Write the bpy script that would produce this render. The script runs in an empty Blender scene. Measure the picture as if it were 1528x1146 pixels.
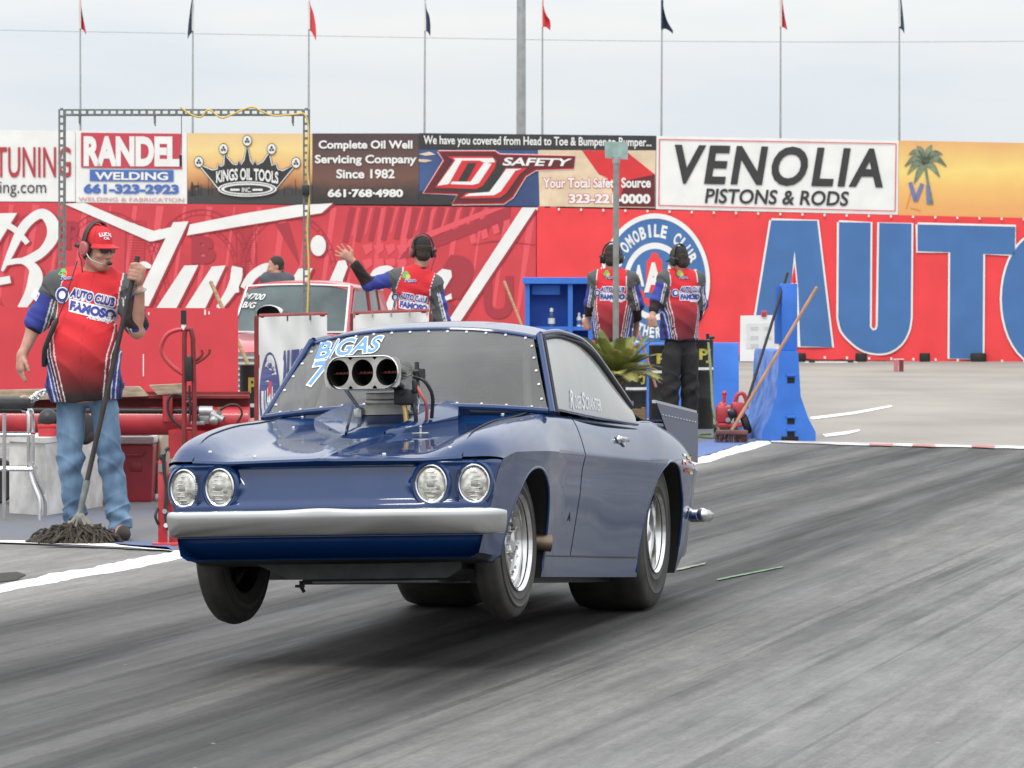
import bpy, bmesh, math, random
import numpy as np
from mathutils import Vector, Matrix
from mathutils.bvhtree import BVHTree
R = math.radians
random.seed(7); rng = np.random.default_rng(7)
SC = bpy.context.scene
COL = SC.collection
# ------------------------------------------------------------------ camera
F, H, YH, CX = 6000.0, 1.57, 412.0, 764.0      # focal length in photo pixels, eye height, horizon row, centre column
cd = bpy.data.cameras.new('camera'); cam = bpy.data.objects.new('camera', cd); COL.objects.link(cam)
cam.location = (0, 0, H); cam.rotation_euler = (R(90), 0, 0)
cd.sensor_width = 36; cd.lens = 36*F/1528; cd.shift_y = -(573-YH)/1528
cd.clip_start = 0.5; cd.clip_end = 6000
cd.dof.use_dof = True; cd.dof.focus_distance = 17.5; cd.dof.aperture_fstop = 18
SC.camera = cam
# ------------------------------------------------------------------ light
SUN_EL, SUN_AZ = R(56), R(200)                 # high overcast sun behind and to the left of the camera
sl = bpy.data.lights.new('sun', 'SUN'); so = bpy.data.objects.new('sun', sl); COL.objects.link(so)
sl.energy = 1.3; sl.angle = R(16); sl.color = (1, .965, .92)
so.location = (-20, -30, 60)
sd = Vector((math.sin(SUN_AZ)*math.cos(SUN_EL), math.cos(SUN_AZ)*math.cos(SUN_EL), math.sin(SUN_EL)))
so.rotation_euler = sd.to_track_quat('Z', 'Y').to_euler()
wd = bpy.data.worlds.new('World'); SC.world = wd; wd.use_nodes = True
wn, wl = wd.node_tree.nodes, wd.node_tree.links
bg = wn['Background']; bg.inputs[1].default_value = 0.1
sky = wn.new('ShaderNodeTexSky'); sky.sky_type = 'NISHITA'; sky.sun_disc = False
sky.sun_elevation = SUN_EL; sky.sun_rotation = SUN_AZ
tc = wn.new('ShaderNodeTexCoord')
mp = wn.new('ShaderNodeMapping'); mp.inputs['Scale'].default_value = (8, 8, 44)
nz = wn.new('ShaderNodeTexNoise'); nz.inputs['Scale'].default_value = 1.0; nz.inputs['Detail'].default_value = 5; nz.inputs['Roughness'].default_value = .55
wl.new(tc.outputs['Generated'], mp.inputs['Vector']); wl.new(mp.outputs[0], nz.inputs['Vector'])
sep = wn.new('ShaderNodeSeparateXYZ'); wl.new(tc.outputs['Generated'], sep.inputs[0])
rp = wn.new('ShaderNodeValToRGB')                 # cloud deck: pale blue breaks between soft white bands
rp.color_ramp.elements[0].position = .36; rp.color_ramp.elements[0].color = (.81, .865, .925, 1)
rp.color_ramp.elements[1].position = .62; rp.color_ramp.elements[1].color = (.94, .94, .93, 1)
wl.new(nz.outputs[0], rp.inputs[0])
el = wn.new('ShaderNodeMapRange'); el.inputs[1].default_value = 0; el.inputs[2].default_value = .07; el.inputs[3].default_value = .0; el.inputs[4].default_value = 1
wl.new(sep.outputs[2], el.inputs[0])
hz = wn.new('ShaderNodeMixRGB'); hz.inputs[1].default_value = (.76, .83, .90, 1)
wl.new(el.outputs[0], hz.inputs[0]); wl.new(rp.outputs[0], hz.inputs[2])
zen = wn.new('ShaderNodeMapRange'); zen.inputs[1].default_value = .05; zen.inputs[2].default_value = .55; zen.inputs[3].default_value = 8.9; zen.inputs[4].default_value = 19
wl.new(sep.outputs[2], zen.inputs[0])
mul = wn.new('ShaderNodeVectorMath'); mul.operation = 'SCALE'
wl.new(hz.outputs[0], mul.inputs[0]); wl.new(zen.outputs[0], mul.inputs['Scale'])
mx = wn.new('ShaderNodeMixRGB'); mx.inputs[0].default_value = .93
wl.new(sky.outputs[0], mx.inputs[1]); wl.new(mul.outputs[0], mx.inputs[2]); wl.new(mx.outputs[0], bg.inputs[0])
SC.view_settings.view_transform = 'Standard'; SC.view_settings.look = 'None'
SC.view_settings.exposure = 0.14; SC.view_settings.gamma = 1
SC.render.engine = 'CYCLES'
SC.cycles.use_denoising = True; SC.cycles.max_bounces = 8; SC.cycles.transparent_max_bounces = 16
# ------------------------------------------------------------------ helpers
def P(px, py, Y):
    'world point seen at photo pixel (px, py) at depth Y'
    return Vector(((px-CX)/F*Y, Y, H-(py-YH)/F*Y))
def G(px, py):
    'ground point under a photo pixel'
    return P(px, py, F*H/(py-YH))
def tag(o, label=None, cat=None, group=None, kind=None):
    if label: o['label'] = label
    if cat: o['category'] = cat
    if group: o['group'] = group
    if kind: o['kind'] = kind
    return o
def thing(name, label, cat, loc=(0, 0, 0), rz=0, group=None):
    o = bpy.data.objects.new(name, None); COL.objects.link(o); o.empty_display_size = .1
    o.location = loc; o.rotation_euler = (0, 0, rz)
    return tag(o, label, cat, group)
def smooth_angle(me, ang=35):
    for p in me.polygons: p.use_smooth = True
    me.set_sharp_from_angle(angle=R(ang))
def link(name, me, mats=None, parent=None, ang=35):
    o = bpy.data.objects.new(name, me); COL.objects.link(o)
    if mats is not None and not me.materials:
        for m in (mats if isinstance(mats, (list, tuple)) else [mats]): me.materials.append(m)
    if ang: smooth_angle(me, ang)
    if parent: o.parent = parent
    return o
def copy_tree(o, parent=None):
    c = o.copy(); COL.objects.link(c)
    if parent: c.parent = parent
    for ch in list(o.children): copy_tree(ch, c)
    return c
class MB:
    'collects shapes into one mesh'
    def __init__(s): s.v = []; s.f = []; s.m = []; s.k = 0
    def add(s, v, f, k=None):
        b = len(s.v); s.v += [tuple(x) for x in v]; s.f += [tuple(i+b for i in q) for q in f]
        s.m += [s.k if k is None else k]*len(f); return s
    def box(s, c, d, rot=None, bev=0, k=None):
        bm = bmesh.new(); bmesh.ops.create_cube(bm, size=1)
        for v in bm.verts: v.co = Vector((v.co.x*d[0], v.co.y*d[1], v.co.z*d[2]))
        if bev: bmesh.ops.bevel(bm, geom=bm.edges[:], offset=bev, segments=2, profile=.5, affect='EDGES')
        M = Matrix.Translation(c) @ (rot.to_4x4() if rot is not None else Matrix())
        bm.verts.index_update()
        s.add([M @ v.co for v in bm.verts], [[v.index for v in q.verts] for q in bm.faces], k); bm.free(); return s
    def tube(s, pts, r, n=10, k=None, cap=True):
        pts = [Vector(p) for p in pts]; m = len(pts)
        rs = r if isinstance(r, (list, tuple, np.ndarray)) else [r]*m
        t0 = (pts[1]-pts[0]).normalized()
        u = t0.orthogonal().normalized(); vs = []
        for i, p in enumerate(pts):
            t = (pts[min(i+1, m-1)]-pts[max(i-1, 0)])
            if t.length < 1e-9: t = t0
            t.normalize(); u = (u-t*u.dot(t))
            u = u.normalized() if u.length > 1e-6 else t.orthogonal().normalized()
            w = t.cross(u)
            for j in range(n):
                a = 2*math.pi*j/n; vs.append(p+(u*math.cos(a)+w*math.sin(a))*rs[i])
        fs = [(i*n+j, i*n+(j+1) % n, (i+1)*n+(j+1) % n, (i+1)*n+j) for i in range(m-1) for j in range(n)]
        if cap: fs += [tuple(range(n))[::-1], tuple(range((m-1)*n, m*n))]
        return s.add(vs, fs, k)
    def cyl(s, a, b, r, r2=None, n=20, k=None): return s.tube([a, b], [r, r if r2 is None else r2], n, k)
    def lathe(s, prof, M=None, n=32, k=None, ks=None):
        'profile of (radius, height) turned about local z; ks gives a material per profile segment'
        M = M or Matrix(); vs = []
        for (r, z) in prof:
            for j in range(n):
                a = 2*math.pi*j/n; vs.append(M @ Vector((r*math.cos(a), r*math.sin(a), z)))
        for i in range(len(prof)-1):
            s.add([], [], k)
        b = len(s.v); s.v += [tuple(x) for x in vs]
        for i in range(len(prof)-1):
            for j in range(n):
                s.f.append((b+i*n+j, b+i*n+(j+1) % n, b+(i+1)*n+(j+1) % n, b+(i+1)*n+j))
                s.m.append(ks[i] if ks else (s.k if k is None else k))
        return s
    def ball(s, c, r, k=None, n=12, rot=None):
        r = (r, r, r) if not isinstance(r, (tuple, list)) else r
        bm = bmesh.new(); bmesh.ops.create_uvsphere(bm, u_segments=n*2, v_segments=n, radius=1)
        M = Matrix.Translation(c) @ (rot.to_4x4() if rot is not None else Matrix()) @ Matrix.Diagonal((*r, 1))
        bm.verts.index_update()
        s.add([M @ v.co for v in bm.verts], [[v.index for v in q.verts] for q in bm.faces], k); bm.free(); return s
    def grid(s, fn, nu, nv, k=None, close_u=False):
        vs = [fn(i/nu, j/nv) for i in range(nu+1) for j in range(nv+1)]
        w = nv+1
        return s.add(vs, [(i*w+j, (i+1)*w+j, (i+1)*w+j+1, i*w+j+1) for i in range(nu) for j in range(nv)], k)
    def prism(s, pts, d, k=None):
        'polygon extruded along vector d'
        n = len(pts); a = [Vector(p) for p in pts]; b = [p+Vector(d) for p in a]
        return s.add(a+b, [tuple(range(n))[::-1], tuple(range(n, 2*n))]+[(i, (i+1) % n, n+(i+1) % n, n+i) for i in range(n)], k)
    def mesh(s, name):
        me = bpy.data.meshes.new(name); me.from_pydata(s.v, [], s.f); me.update()
        me.polygons.foreach_set('material_index', s.m); return me
    def build(s, name, mats, parent=None, ang=35, fix=True):
        me = s.mesh(name)
        if fix:
            bm = bmesh.new(); bm.from_mesh(me); bmesh.ops.recalc_face_normals(bm, faces=bm.faces); bm.to_mesh(me); bm.free()
        return link(name, me, mats, parent, ang)
def catmull(pts, n=8):
    pts = [np.array(p, float) for p in pts]; out = []
    q = [2*pts[0]-pts[1]]+pts+[2*pts[-1]-pts[-2]]
    for i in range(1, len(q)-2):
        for j in range(n):
            t = j/n; a, b, c, d = q[i-1:i+3]
            out.append(.5*((2*b)+(c-a)*t+(2*a-5*b+4*c-d)*t*t+(3*b-a-3*c+d)*t**3))
    out.append(pts[-1]); return [tuple(o) for o in out]
def curve1(kn, x):
    'smooth monotone-ish interpolation through knots (x, y)'
    xs = [k[0] for k in kn]; ys = [k[1] for k in kn]; n = len(xs)
    if x <= xs[0]: return ys[0]
    if x >= xs[-1]: return ys[-1]
    d = [(ys[i+1]-ys[i])/(xs[i+1]-xs[i]) for i in range(n-1)]
    m = [d[0]]+[0 if d[i-1]*d[i] <= 0 else 2*d[i-1]*d[i]/(d[i-1]+d[i]) for i in range(1, n-1)]+[d[-1]]
    for i in range(n-1):
        if x <= xs[i+1]:
            h = xs[i+1]-xs[i]; t = (x-xs[i])/h
            return (2*t**3-3*t*t+1)*ys[i]+(t**3-2*t*t+t)*h*m[i]+(-2*t**3+3*t*t)*ys[i+1]+(t**3-t*t)*h*m[i+1]
def sst(a, b, x):
    t = min(1, max(0, (x-a)/(b-a))); return t*t*(3-2*t)
# ------------------------------------------------------------------ materials
def mat(name, col, rough=.6, metal=0, coat=0, var=.0, scale=8, bump=0, spec=.5, var2=None, stretch=None, flake=0):
    m = bpy.data.materials.new(name); m.use_nodes = True
    nt = m.node_tree; b = nt.nodes['Principled BSDF']
    b.inputs['Roughness'].default_value = rough; b.inputs['Metallic'].default_value = metal
    b.inputs['Coat Weight'].default_value = coat; b.inputs['Coat Roughness'].default_value = .03
    b.inputs['Specular IOR Level'].default_value = spec
    b.inputs['Base Color'].default_value = (*col, 1)
    if var or bump:
        t = nt.nodes.new('ShaderNodeTexCoord'); mp = nt.nodes.new('ShaderNodeMapping')
        if stretch: mp.inputs['Scale'].default_value = stretch
        n = nt.nodes.new('ShaderNodeTexNoise'); n.inputs['Scale'].default_value = scale; n.inputs['Detail'].default_value = 6
        nt.links.new(t.outputs['Object'], mp.inputs[0]); nt.links.new(mp.outputs[0], n.inputs['Vector'])
        if var:
            r = nt.nodes.new('ShaderNodeValToRGB'); e = r.color_ramp.elements
            c2 = var2 or tuple(c*(1-var) for c in col)
            e[0].position = .35; e[0].color = (*c2, 1); e[1].position = .68; e[1].color = (*[min(1, c*(1+var*.35)) for c in col], 1)
            nt.links.new(n.outputs[0], r.inputs[0]); nt.links.new(r.outputs[0], b.inputs['Base Color'])
            rr = nt.nodes.new('ShaderNodeMapRange'); rr.inputs[3].default_value = rough*(1-var*.3); rr.inputs[4].default_value = min(1, rough*(1+var*.4))
            nt.links.new(n.outputs[0], rr.inputs[0]); nt.links.new(rr.outputs[0], b.inputs['Roughness'])
        if bump:
            bp = nt.nodes.new('ShaderNodeBump'); bp.inputs['Strength'].default_value = bump; bp.inputs['Distance'].default_value = .01
            nt.links.new(n.outputs[0], bp.inputs['Height']); nt.links.new(bp.outputs[0], b.inputs['Normal'])
    return m
def attr_mat(name, rough=.8, bump=0, scale=30):
    'material whose colour comes from the mesh colour attribute "pattern" (printed cloth)'
    m = mat(name, (.5, .5, .5), rough, bump=bump or .05, scale=scale)
    nt = m.node_tree; a = nt.nodes.new('ShaderNodeAttribute'); a.attribute_name = 'pattern'
    nt.links.new(a.outputs['Color'], nt.nodes['Principled BSDF'].inputs['Base Color']); return m
M = {}
M['white'] = mat('white_print', (.76, .76, .74), .55, var=.06, scale=3)
M['black'] = mat('black_print', (.035, .033, .034), .5, var=.15, scale=5)
M['red_print'] = mat('red_print', (.62, .03, .035), .5, var=.1, scale=3)
M['darkred'] = mat('dark_red_print', (.36, .035, .045), .5)
M['navy'] = mat('navy_print', (.03, .07, .2), .5, var=.1, scale=4)
M['blue_print'] = mat('blue_print', (.05, .15, .37), .55, var=.1, scale=2)
M['steel'] = mat('steel', (.42, .43, .43), .4, .9, var=.2, scale=20)
M['galv'] = mat('galvanised_metal', (.22, .24, .23), .55, .6, var=.25, scale=30)
M['chrome'] = mat('chrome', (.72, .72, .73), .10, 1, var=.1, scale=10)
M['rubber'] = mat('rubber', (.018, .017, .016), .7, var=.3, scale=14, bump=.05)
M['dark'] = mat('dark_void', (.006, .006, .006), .8)
M['blackplastic'] = mat('black_plastic', (.02, .02, .021), .45, var=.2, scale=20)
M['wood'] = mat('bare_wood', (.42, .27, .15), .7, var=.35, scale=6, stretch=(1, 1, 12))
M['skin'] = mat('skin', (.50, .26, .19), .5, var=.16, scale=18)
# ------------------------------------------------------------------ lettering
def text_mesh(s, bold=0.0, res=4, spacing=1.0):
    c = bpy.data.curves.new('text', 'FONT'); c.body = s; c.resolution_u = res; c.offset = bold; c.space_character = spacing
    o = bpy.data.objects.new('text', c); COL.objects.link(o)
    bpy.context.view_layer.update()
    dg = bpy.context.evaluated_depsgraph_get()
    me = bpy.data.meshes.new_from_object(o.evaluated_get(dg))
    vs = np.array([v.co[:] for v in me.vertices]) if len(me.vertices) else np.zeros((0, 3))
    fs = [tuple(p.vertices) for p in me.polygons]
    bpy.data.objects.remove(o); bpy.data.curves.remove(c); bpy.data.meshes.remove(me)
    return vs, fs
def text_quad(mb, s, quad, fn, k=0, bold=0.0, shear=0.0, grow=0, spacing=1.0, bbox=None, arch=None):
    'lays text into the quad TL, TR, BR, BL (2-D), then maps every 2-D point through fn'
    vs, fs = text_mesh(s, bold, spacing=spacing)
    v0, _ = text_mesh(s, bbox if bbox is not None else bold, spacing=spacing)
    mn, mxx = v0[:, :2].min(0), v0[:, :2].max(0)
    uv = (vs[:, :2]-mn)/(mxx-mn)
    q = [np.array(p, float) for p in quad]; out = []
    for u, v in uv:
        v_ = 1-v
        u2 = u+shear*(v-.5)
        p = (q[0]*(1-u2)+q[1]*u2)*(1-v_)+(q[3]*(1-u2)+q[2]*u2)*v_
        if arch: p = p+np.array([0, arch*(2*u-1)**2])
        out.append(fn(p[0], p[1]))
    mb.add(out, fs, k)
def poly(mb, pts, fn, k=0):
    'fills a 2-D polygon (may be concave) and maps it through fn'
    bm = bmesh.new(); vs = [bm.verts.new((p[0], -p[1], 0)) for p in pts]
    try: f = bm.faces.new(vs)
    except ValueError: bm.free(); return
    bmesh.ops.triangulate(bm, faces=[f]); bm.verts.index_update()
    mb.add([fn(v.co.x, -v.co.y) for v in bm.verts], [[v.index for v in q.verts] for q in bm.faces], k); bm.free()
def stroke(mb, pts, w, fn, k=0, n=6, smooth=True):
    'ribbon along a 2-D path, w is a width or one per point'
    ws = w if isinstance(w, (list, tuple)) else [w]*len(pts)
    q = catmull([(p[0], p[1], ww) for p, ww in zip(pts, ws)], n) if smooth and len(pts) > 2 else [(p[0], p[1], ww) for p, ww in zip(pts, ws)]
    vs = []; m = len(q)
    for i in range(m):
        a, b = q[max(i-1, 0)], q[min(i+1, m-1)]
        d = np.array([b[0]-a[0], b[1]-a[1]]); d = d/(np.linalg.norm(d)+1e-9); nrm = np.array([-d[1], d[0]])
        c = np.array(q[i][:2]); vs += [fn(*(c+nrm*q[i][2]/2)), fn(*(c-nrm*q[i][2]/2))]
    mb.add(vs, [(2*i, 2*i+1, 2*i+3, 2*i+2) for i in range(m-1)], k)
def ell(cx, cy, rx, ry, n=40, a0=0, a1=360):
    return [(cx+rx*math.cos(R(a0+(a1-a0)*i/n)), cy+ry*math.sin(R(a0+(a1-a0)*i/n))) for i in range(n if a1-a0 == 360 else n+1)]
# ================================================================== ground, track, painted lines
LANE = R(15.4); LU = (math.sin(LANE), math.cos(LANE)); LV = (math.cos(LANE), -math.sin(LANE))
def ground_mat():
    m = bpy.data.materials.new('track_asphalt'); m.use_nodes = True; nt = m.node_tree; N = nt.nodes.new; L = nt.links.new
    b = nt.nodes['Principled BSDF']
    t = N('ShaderNodeTexCoord')
    mp = N('ShaderNodeMapping'); mp.inputs['Rotation'].default_value = (0, 0, LANE); L(t.outputs['Object'], mp.inputs[0])   # x across the lane, y along it
    def noise(sc, detail=5, rough=.6, scale=1):
        a = N('ShaderNodeMapping'); a.inputs['Scale'].default_value = sc; L(mp.outputs[0], a.inputs[0])
        n = N('ShaderNodeTexNoise'); n.inputs['Scale'].default_value = scale; n.inputs['Detail'].default_value = detail; n.inputs['Roughness'].default_value = rough
        L(a.outputs[0], n.inputs['Vector']); return n.outputs[0]
    def ramp(inp, stops):
        r = N('ShaderNodeValToRGB'); e = r.color_ramp.elements
        while len(e) < len(stops): e.new(.5)
        for i, (p, c) in enumerate(stops): e[i].position = p; e[i].color = (*c, 1) if isinstance(c, tuple) else (c, c, c, 1)
        L(inp, r.inputs[0]); return r.outputs[0]
    def mixc(f, a, c, mode='MIX'):
        x = N('ShaderNodeMixRGB'); x.blend_type = mode
        for i, q in ((0, f), (1, a), (2, c)):
            if isinstance(q, (int, float)): x.inputs[i].default_value = q if i == 0 else (q, q, q, 1)
            elif isinstance(q, tuple): x.inputs[i].default_value = (*q, 1)
            else: L(q, x.inputs[i])
        return x.outputs[0]
    def math_(op, a, c=None):
        x = N('ShaderNodeMath'); x.operation = op; x.use_clamp = False
        for i, q in ((0, a), (1, c)):
            if q is None: continue
            if isinstance(q, (int, float)): x.inputs[i].default_value = q
            else: L(q, x.inputs[i])
        return x.outputs[0]
    sp = N('ShaderNodeSeparateXYZ'); L(mp.outputs[0], sp.inputs[0])
    base = ramp(noise((1, 1, 1), 3, .5, .35), [(.3, (.20, .193, .182)), (.7, (.285, .275, .258))])      # worn concrete / asphalt
    fine = noise((1, 1, 1), 8, .75, 45)
    streak = ramp(noise((3.6, .16, 1), 9, .68), [(.36, .0), (.58, 1.0)])
    streak2 = ramp(noise((15, .45, 1), 8, .7), [(.38, .0), (.60, 1.0)])
    # rubber laid down along the lane: wide grooves at their own distance across
    wob = math_('MULTIPLY', math_('SUBTRACT', noise((.5, .06, 1), 3), .5), .5)
    vx = math_('ADD', sp.outputs[0], wob)
    groove = None
    for (v0, w, amp) in GROOVES:
        q = math_('DIVIDE', math_('SUBTRACT', vx, v0), w); q = math_('MULTIPLY', q, q)
        g = math_('MULTIPLY', math_('POWER', 2.718, math_('MULTIPLY', q, -1)), amp)
        groove = g if groove is None else math_('MAXIMUM', groove, g)
    gm = math_('MULTIPLY', groove, math_('ADD', .30, math_('MULTIPLY', noise((5, .10, 1), 6, .65), 1.25)))
    # rubber only where the launches happen: the track side of the line
    lim = N('ShaderNodeMapRange'); lim.inputs[1].default_value = EDGE_V+.15; lim.inputs[2].default_value = EDGE_V+1.1; L(sp.outputs[0], lim.inputs[0])
    blotch = ramp(noise((.8, .35, 1), 6, .65), [(.35, .25), (.65, 1.0)])
    c = mixc(math_('MULTIPLY', lim.outputs[0], .45), base, (.155, .151, .146))
    paler = N('ShaderNodeMapRange'); paler.inputs[1].default_value = -4.3; paler.inputs[2].default_value = -2.9; paler.inputs[4].default_value = .8; L(vx, paler.inputs[0])   # less rubber towards the middle of the strip
    c = mixc(paler.outputs[0], c, (.27, .265, .257))
    c = mixc(math_('MULTIPLY', math_('MULTIPLY', lim.outputs[0], math_('SUBTRACT', 1, math_('MULTIPLY', paler.outputs[0], .55))), math_('MULTIPLY', math_('MULTIPLY', math_('SUBTRACT', 1, streak), blotch), .80)), c, (.040, .039, .037))
    c = mixc(math_('MULTIPLY', math_('SUBTRACT', 1, streak2), math_('MULTIPLY', math_('MULTIPLY', lim.outputs[0], blotch), .45)), c, (.050, .048, .046))
    c = mixc(math_('MINIMUM', math_('MULTIPLY', gm, lim.outputs[0]), .92), c, (.020, .019, .019))
    wisp = ramp(noise((7, .7, 1), 10, .78), [(.40, .55), (.60, 1.12)])
    c = mixc(.55, c, wisp, 'MULTIPLY')
    crisp = ramp(noise((11, .07, 1), 3, .5), [(.40, .45), (.435, 1.0)])
    c = mixc(math_('MULTIPLY', lim.outputs[0], math_('MULTIPLY', blotch, .8)), c, crisp, 'MULTIPLY')
    c = mixc(.38, c, ramp(noise((1, .55, 1), 9, .8, 11), [(.36, .55), (.62, 1.15)]), 'MULTIPLY')
    c = mixc(.55, c, ramp(fine, [(.32, .50), (.66, 1.15)]), 'MULTIPLY')
    c = mixc(.40, c, ramp(noise((1, 1, 1), 3, .7, 210), [(.35, .45), (.62, 1.15)]), 'MULTIPLY')
    vor = N('ShaderNodeTexVoronoi'); vor.inputs['Scale'].default_value = 2.6; L(mp.outputs[0], vor.inputs['Vector'])     # scattered crumbs of rubber and grit
    c = mixc(ramp(vor.outputs['Distance'], [(.016, .9), (.026, 0.0)]), c, ramp(noise((1, 1, 1), 1, .5, 3), [(.45, (.02, .02, .02)), (.55, (.40, .39, .37))]))
    L(c, b.inputs['Base Color'])
    rr = N('ShaderNodeMapRange'); rr.inputs[3].default_value = .50; rr.inputs[4].default_value = .85; L(streak, rr.inputs[0]); L(rr.outputs[0], b.inputs['Roughness'])
    b.inputs['Specular IOR Level'].default_value = .35
    bp = N('ShaderNodeBump'); bp.inputs['Strength'].default_value = .25; bp.inputs['Distance'].default_value = .006
    L(math_('ADD', fine, math_('MULTIPLY', streak2, .6)), bp.inputs['Height']); L(bp.outputs[0], b.inputs['Normal'])
    return m
def lane_v(px, py):
    g = G(px, py); return g.x*LV[0]+g.y*LV[1]
EDGE_V = lane_v(275, 827)
GROOVES = [(lane_v(1180, 845), .16, .75), (lane_v(640, 905), .34, .8), (lane_v(900, 912), .34, .85), (lane_v(1300, 655), .30, 1.0), (lane_v(1389, 668), .30, .95), (lane_v(1389, 735), .22, .9), (lane_v(300, 965), .10, .35), (lane_v(1100, 1000), .06, .35), (lane_v(700, 1060), .05, .3)]
gm = ground_mat()
mb = MB()
mb.add([(-2500, -40, 0), (2500, -40, 0), (2500, 5000, 0), (-2500, 5000, 0)], [(0, 1, 2, 3)])
tag(mb.build('ground', gm, ang=0), kind='structure')
def ground_strip(name, pts, mt, z=.004, wob=0, sub=24, kind='structure'):
    'flat painted shape on the ground; pts are photo pixels on the ground, edges worn by wob metres'
    q = [G(*p) for p in pts]; out = []
    for i in range(len(q)):
        a, b = q[i], q[(i+1) % len(q)]
        n = max(1, min(80, int((b-a).length/.12)))
        for j in range(n):
            p = a.lerp(b, j/n); w = wob*(random.random()-.5)*2
            out.append((p.x+w*.4, p.y+w*1.6, z))
    bm = bmesh.new(); f = bm.faces.new([bm.verts.new(p) for p in out]); bmesh.ops.triangulate(bm, faces=[f])
    me = bpy.data.meshes.new(name); bm.to_mesh(me); bm.free()
    return tag(link(name, me, mt, ang=0), kind=kind)
def worn_paint(name, col, under, amount=.5, scale=2.2, streaks=(1, 1, 1)):
    m = mat(name, col, .7, var=.001, scale=scale, stretch=streaks, bump=.1)
    r = [n for n in m.node_tree.nodes if n.type == 'VALTORGB'][0]; e = r.color_ramp.elements
    e[0].position = amount-.12; e[0].color = (*under, 1); e[1].position = amount+.1; e[1].color = (*col, 1); return m
apm = mat('apron_concrete', (.29, .264, .232), .85, var=.22, scale=.5, bump=.1, stretch=(1, .6, 1))
ground_strip('concrete_apron', [(-700, 663), (1150, 660), (1540, 668), (2600, 690), (5200, 470), (-4200, 470)], apm, .003)
wp_line = worn_paint('line_paint', (.78, .78, .76), (.50, .49, .47), .36, 5)
blue_pad = worn_paint('blue_pad_paint', (.115, .125, .165), (.125, .122, .12), .5, 1.6)
blue_pad2 = worn_paint('blue_edge_paint', (.07, .14, .36), (.15, .16, .18), .42, 3)
ground_strip('blue_painted_pavement', [(-150, 812), (0, 811), (262, 824), (620, 757), (1030, 687), (1150, 655), (1060, 640), (640, 655), (-150, 700)], blue_pad, .007)
ground_strip('blue_painted_edge', [(150, 808), (255, 816), (262, 824), (180, 816)], blue_pad2, .011, .01)
ground_strip('blue_painted_edge', [(1000, 690), (1042, 684), (1150, 652), (1100, 648), (1000, 672)], blue_pad2, .011, .02)
ground_strip('white_painted_line', [(-150, 807), (0, 808.5), (110, 810), (250, 819), (262, 825), (200, 820), (100, 814.5), (0, 812), (-150, 811)], wp_line, .011, .012)
mb = MB()                                            # thick, much repainted edge line standing a little proud of the track
ptsL = [(-160, 918, 12), (0, 879, 12), (60, 869, 13), (100, 860, 15), (150, 853, 13), (275, 827, 13), (620, 760, 10), (1042, 689, 6.5), (1140, 660.5, 4.5)]
row = []
for i in range(len(ptsL)-1):
    a, b = ptsL[i], ptsL[i+1]; ga, gb = G(a[0], a[1]), G(b[0], b[1]); n = max(2, int((gb-ga).length/.08))
    for j in range(n):
        g = ga.lerp(gb, j/n); ww = .092+.012*math.sin(g.y*2.1)
        row.append((g, ww*(1+.22*(random.random()-.5)), ww*(1+.22*(random.random()-.5))))
nr = Vector((LV[0], LV[1], 0)); vs = []
for g, wa, wb in row:
    h = .012+.01*random.random()
    vs += [g-nr*wa+Vector((0, 0, .001)), g-nr*(wa-.03)+Vector((0, 0, h)), g+nr*(wb-.03)+Vector((0, 0, h)), g+nr*wb+Vector((0, 0, .001))]
mb.add(vs, [(4*i+j, 4*i+j+1, 4*i+j+5, 4*i+j+4) for i in range(len(row)-1) for j in range(3)])
tag(mb.build('white_edge_line', wp_line, ang=60), kind='structure')
for pts in ([(1208, 623.5), (1270, 616), (1330, 605.5), (1331, 608), (1275, 619), (1212, 627)], [(1228, 649), (1262, 645), (1283, 641.5), (1284, 644), (1265, 649), (1232, 653)]):
    ground_strip('white_painted_line', pts, wp_line, .008, .03)
ground_strip('start_line', [(1150, 658.5), (1250, 661), (1540, 667), (1540, 671), (1250, 664.5), (1150, 661)], worn_paint('start_line_paint', (.62, .60, .58), (.3, .28, .27), .45, 3), .008, .03)
for x in (1298, 1362, 1450):
    ground_strip('start_line_patch', [(x, 663+(x-1298)*.02), (x+34, 664+(x-1298)*.02), (x+34, 667.5+(x-1298)*.02), (x, 666+(x-1298)*.02)], worn_paint('red_line_paint', (.42, .12, .12), (.3, .26, .25), .42, 5), .012, .02)
gs = mat('green_marking_paint', (.12, .30, .13), .7, var=.5, scale=14, var2=(.09, .10, .09))
ground_strip('green_spray_mark', [(1070, 865.5), (1120, 855.3), (1168, 846.3), (1169, 847.4), (1122, 857), (1072, 867)], gs, .006, .012)
ground_strip('green_spray_mark', [(1008, 850), (1052, 841), (1053, 843), (1010, 853)], worn_paint('faint_mark', (.28, .32, .2), (.08, .08, .08), .5, 20), .006, .015)
ground_strip('asphalt_crack', [(50, 818), (110, 815.5), (170, 817), (245, 824), (170, 819), (110, 818)], mat('crack', (.02, .02, .02), .9), .006, .02)
ground_strip('asphalt_patch', [(-20, 857), (20, 855), (42, 858), (30, 866), (-20, 872)], mat('patch_asphalt', (.035, .033, .03), .9, var=.3, scale=20), .004, .05)
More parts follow.
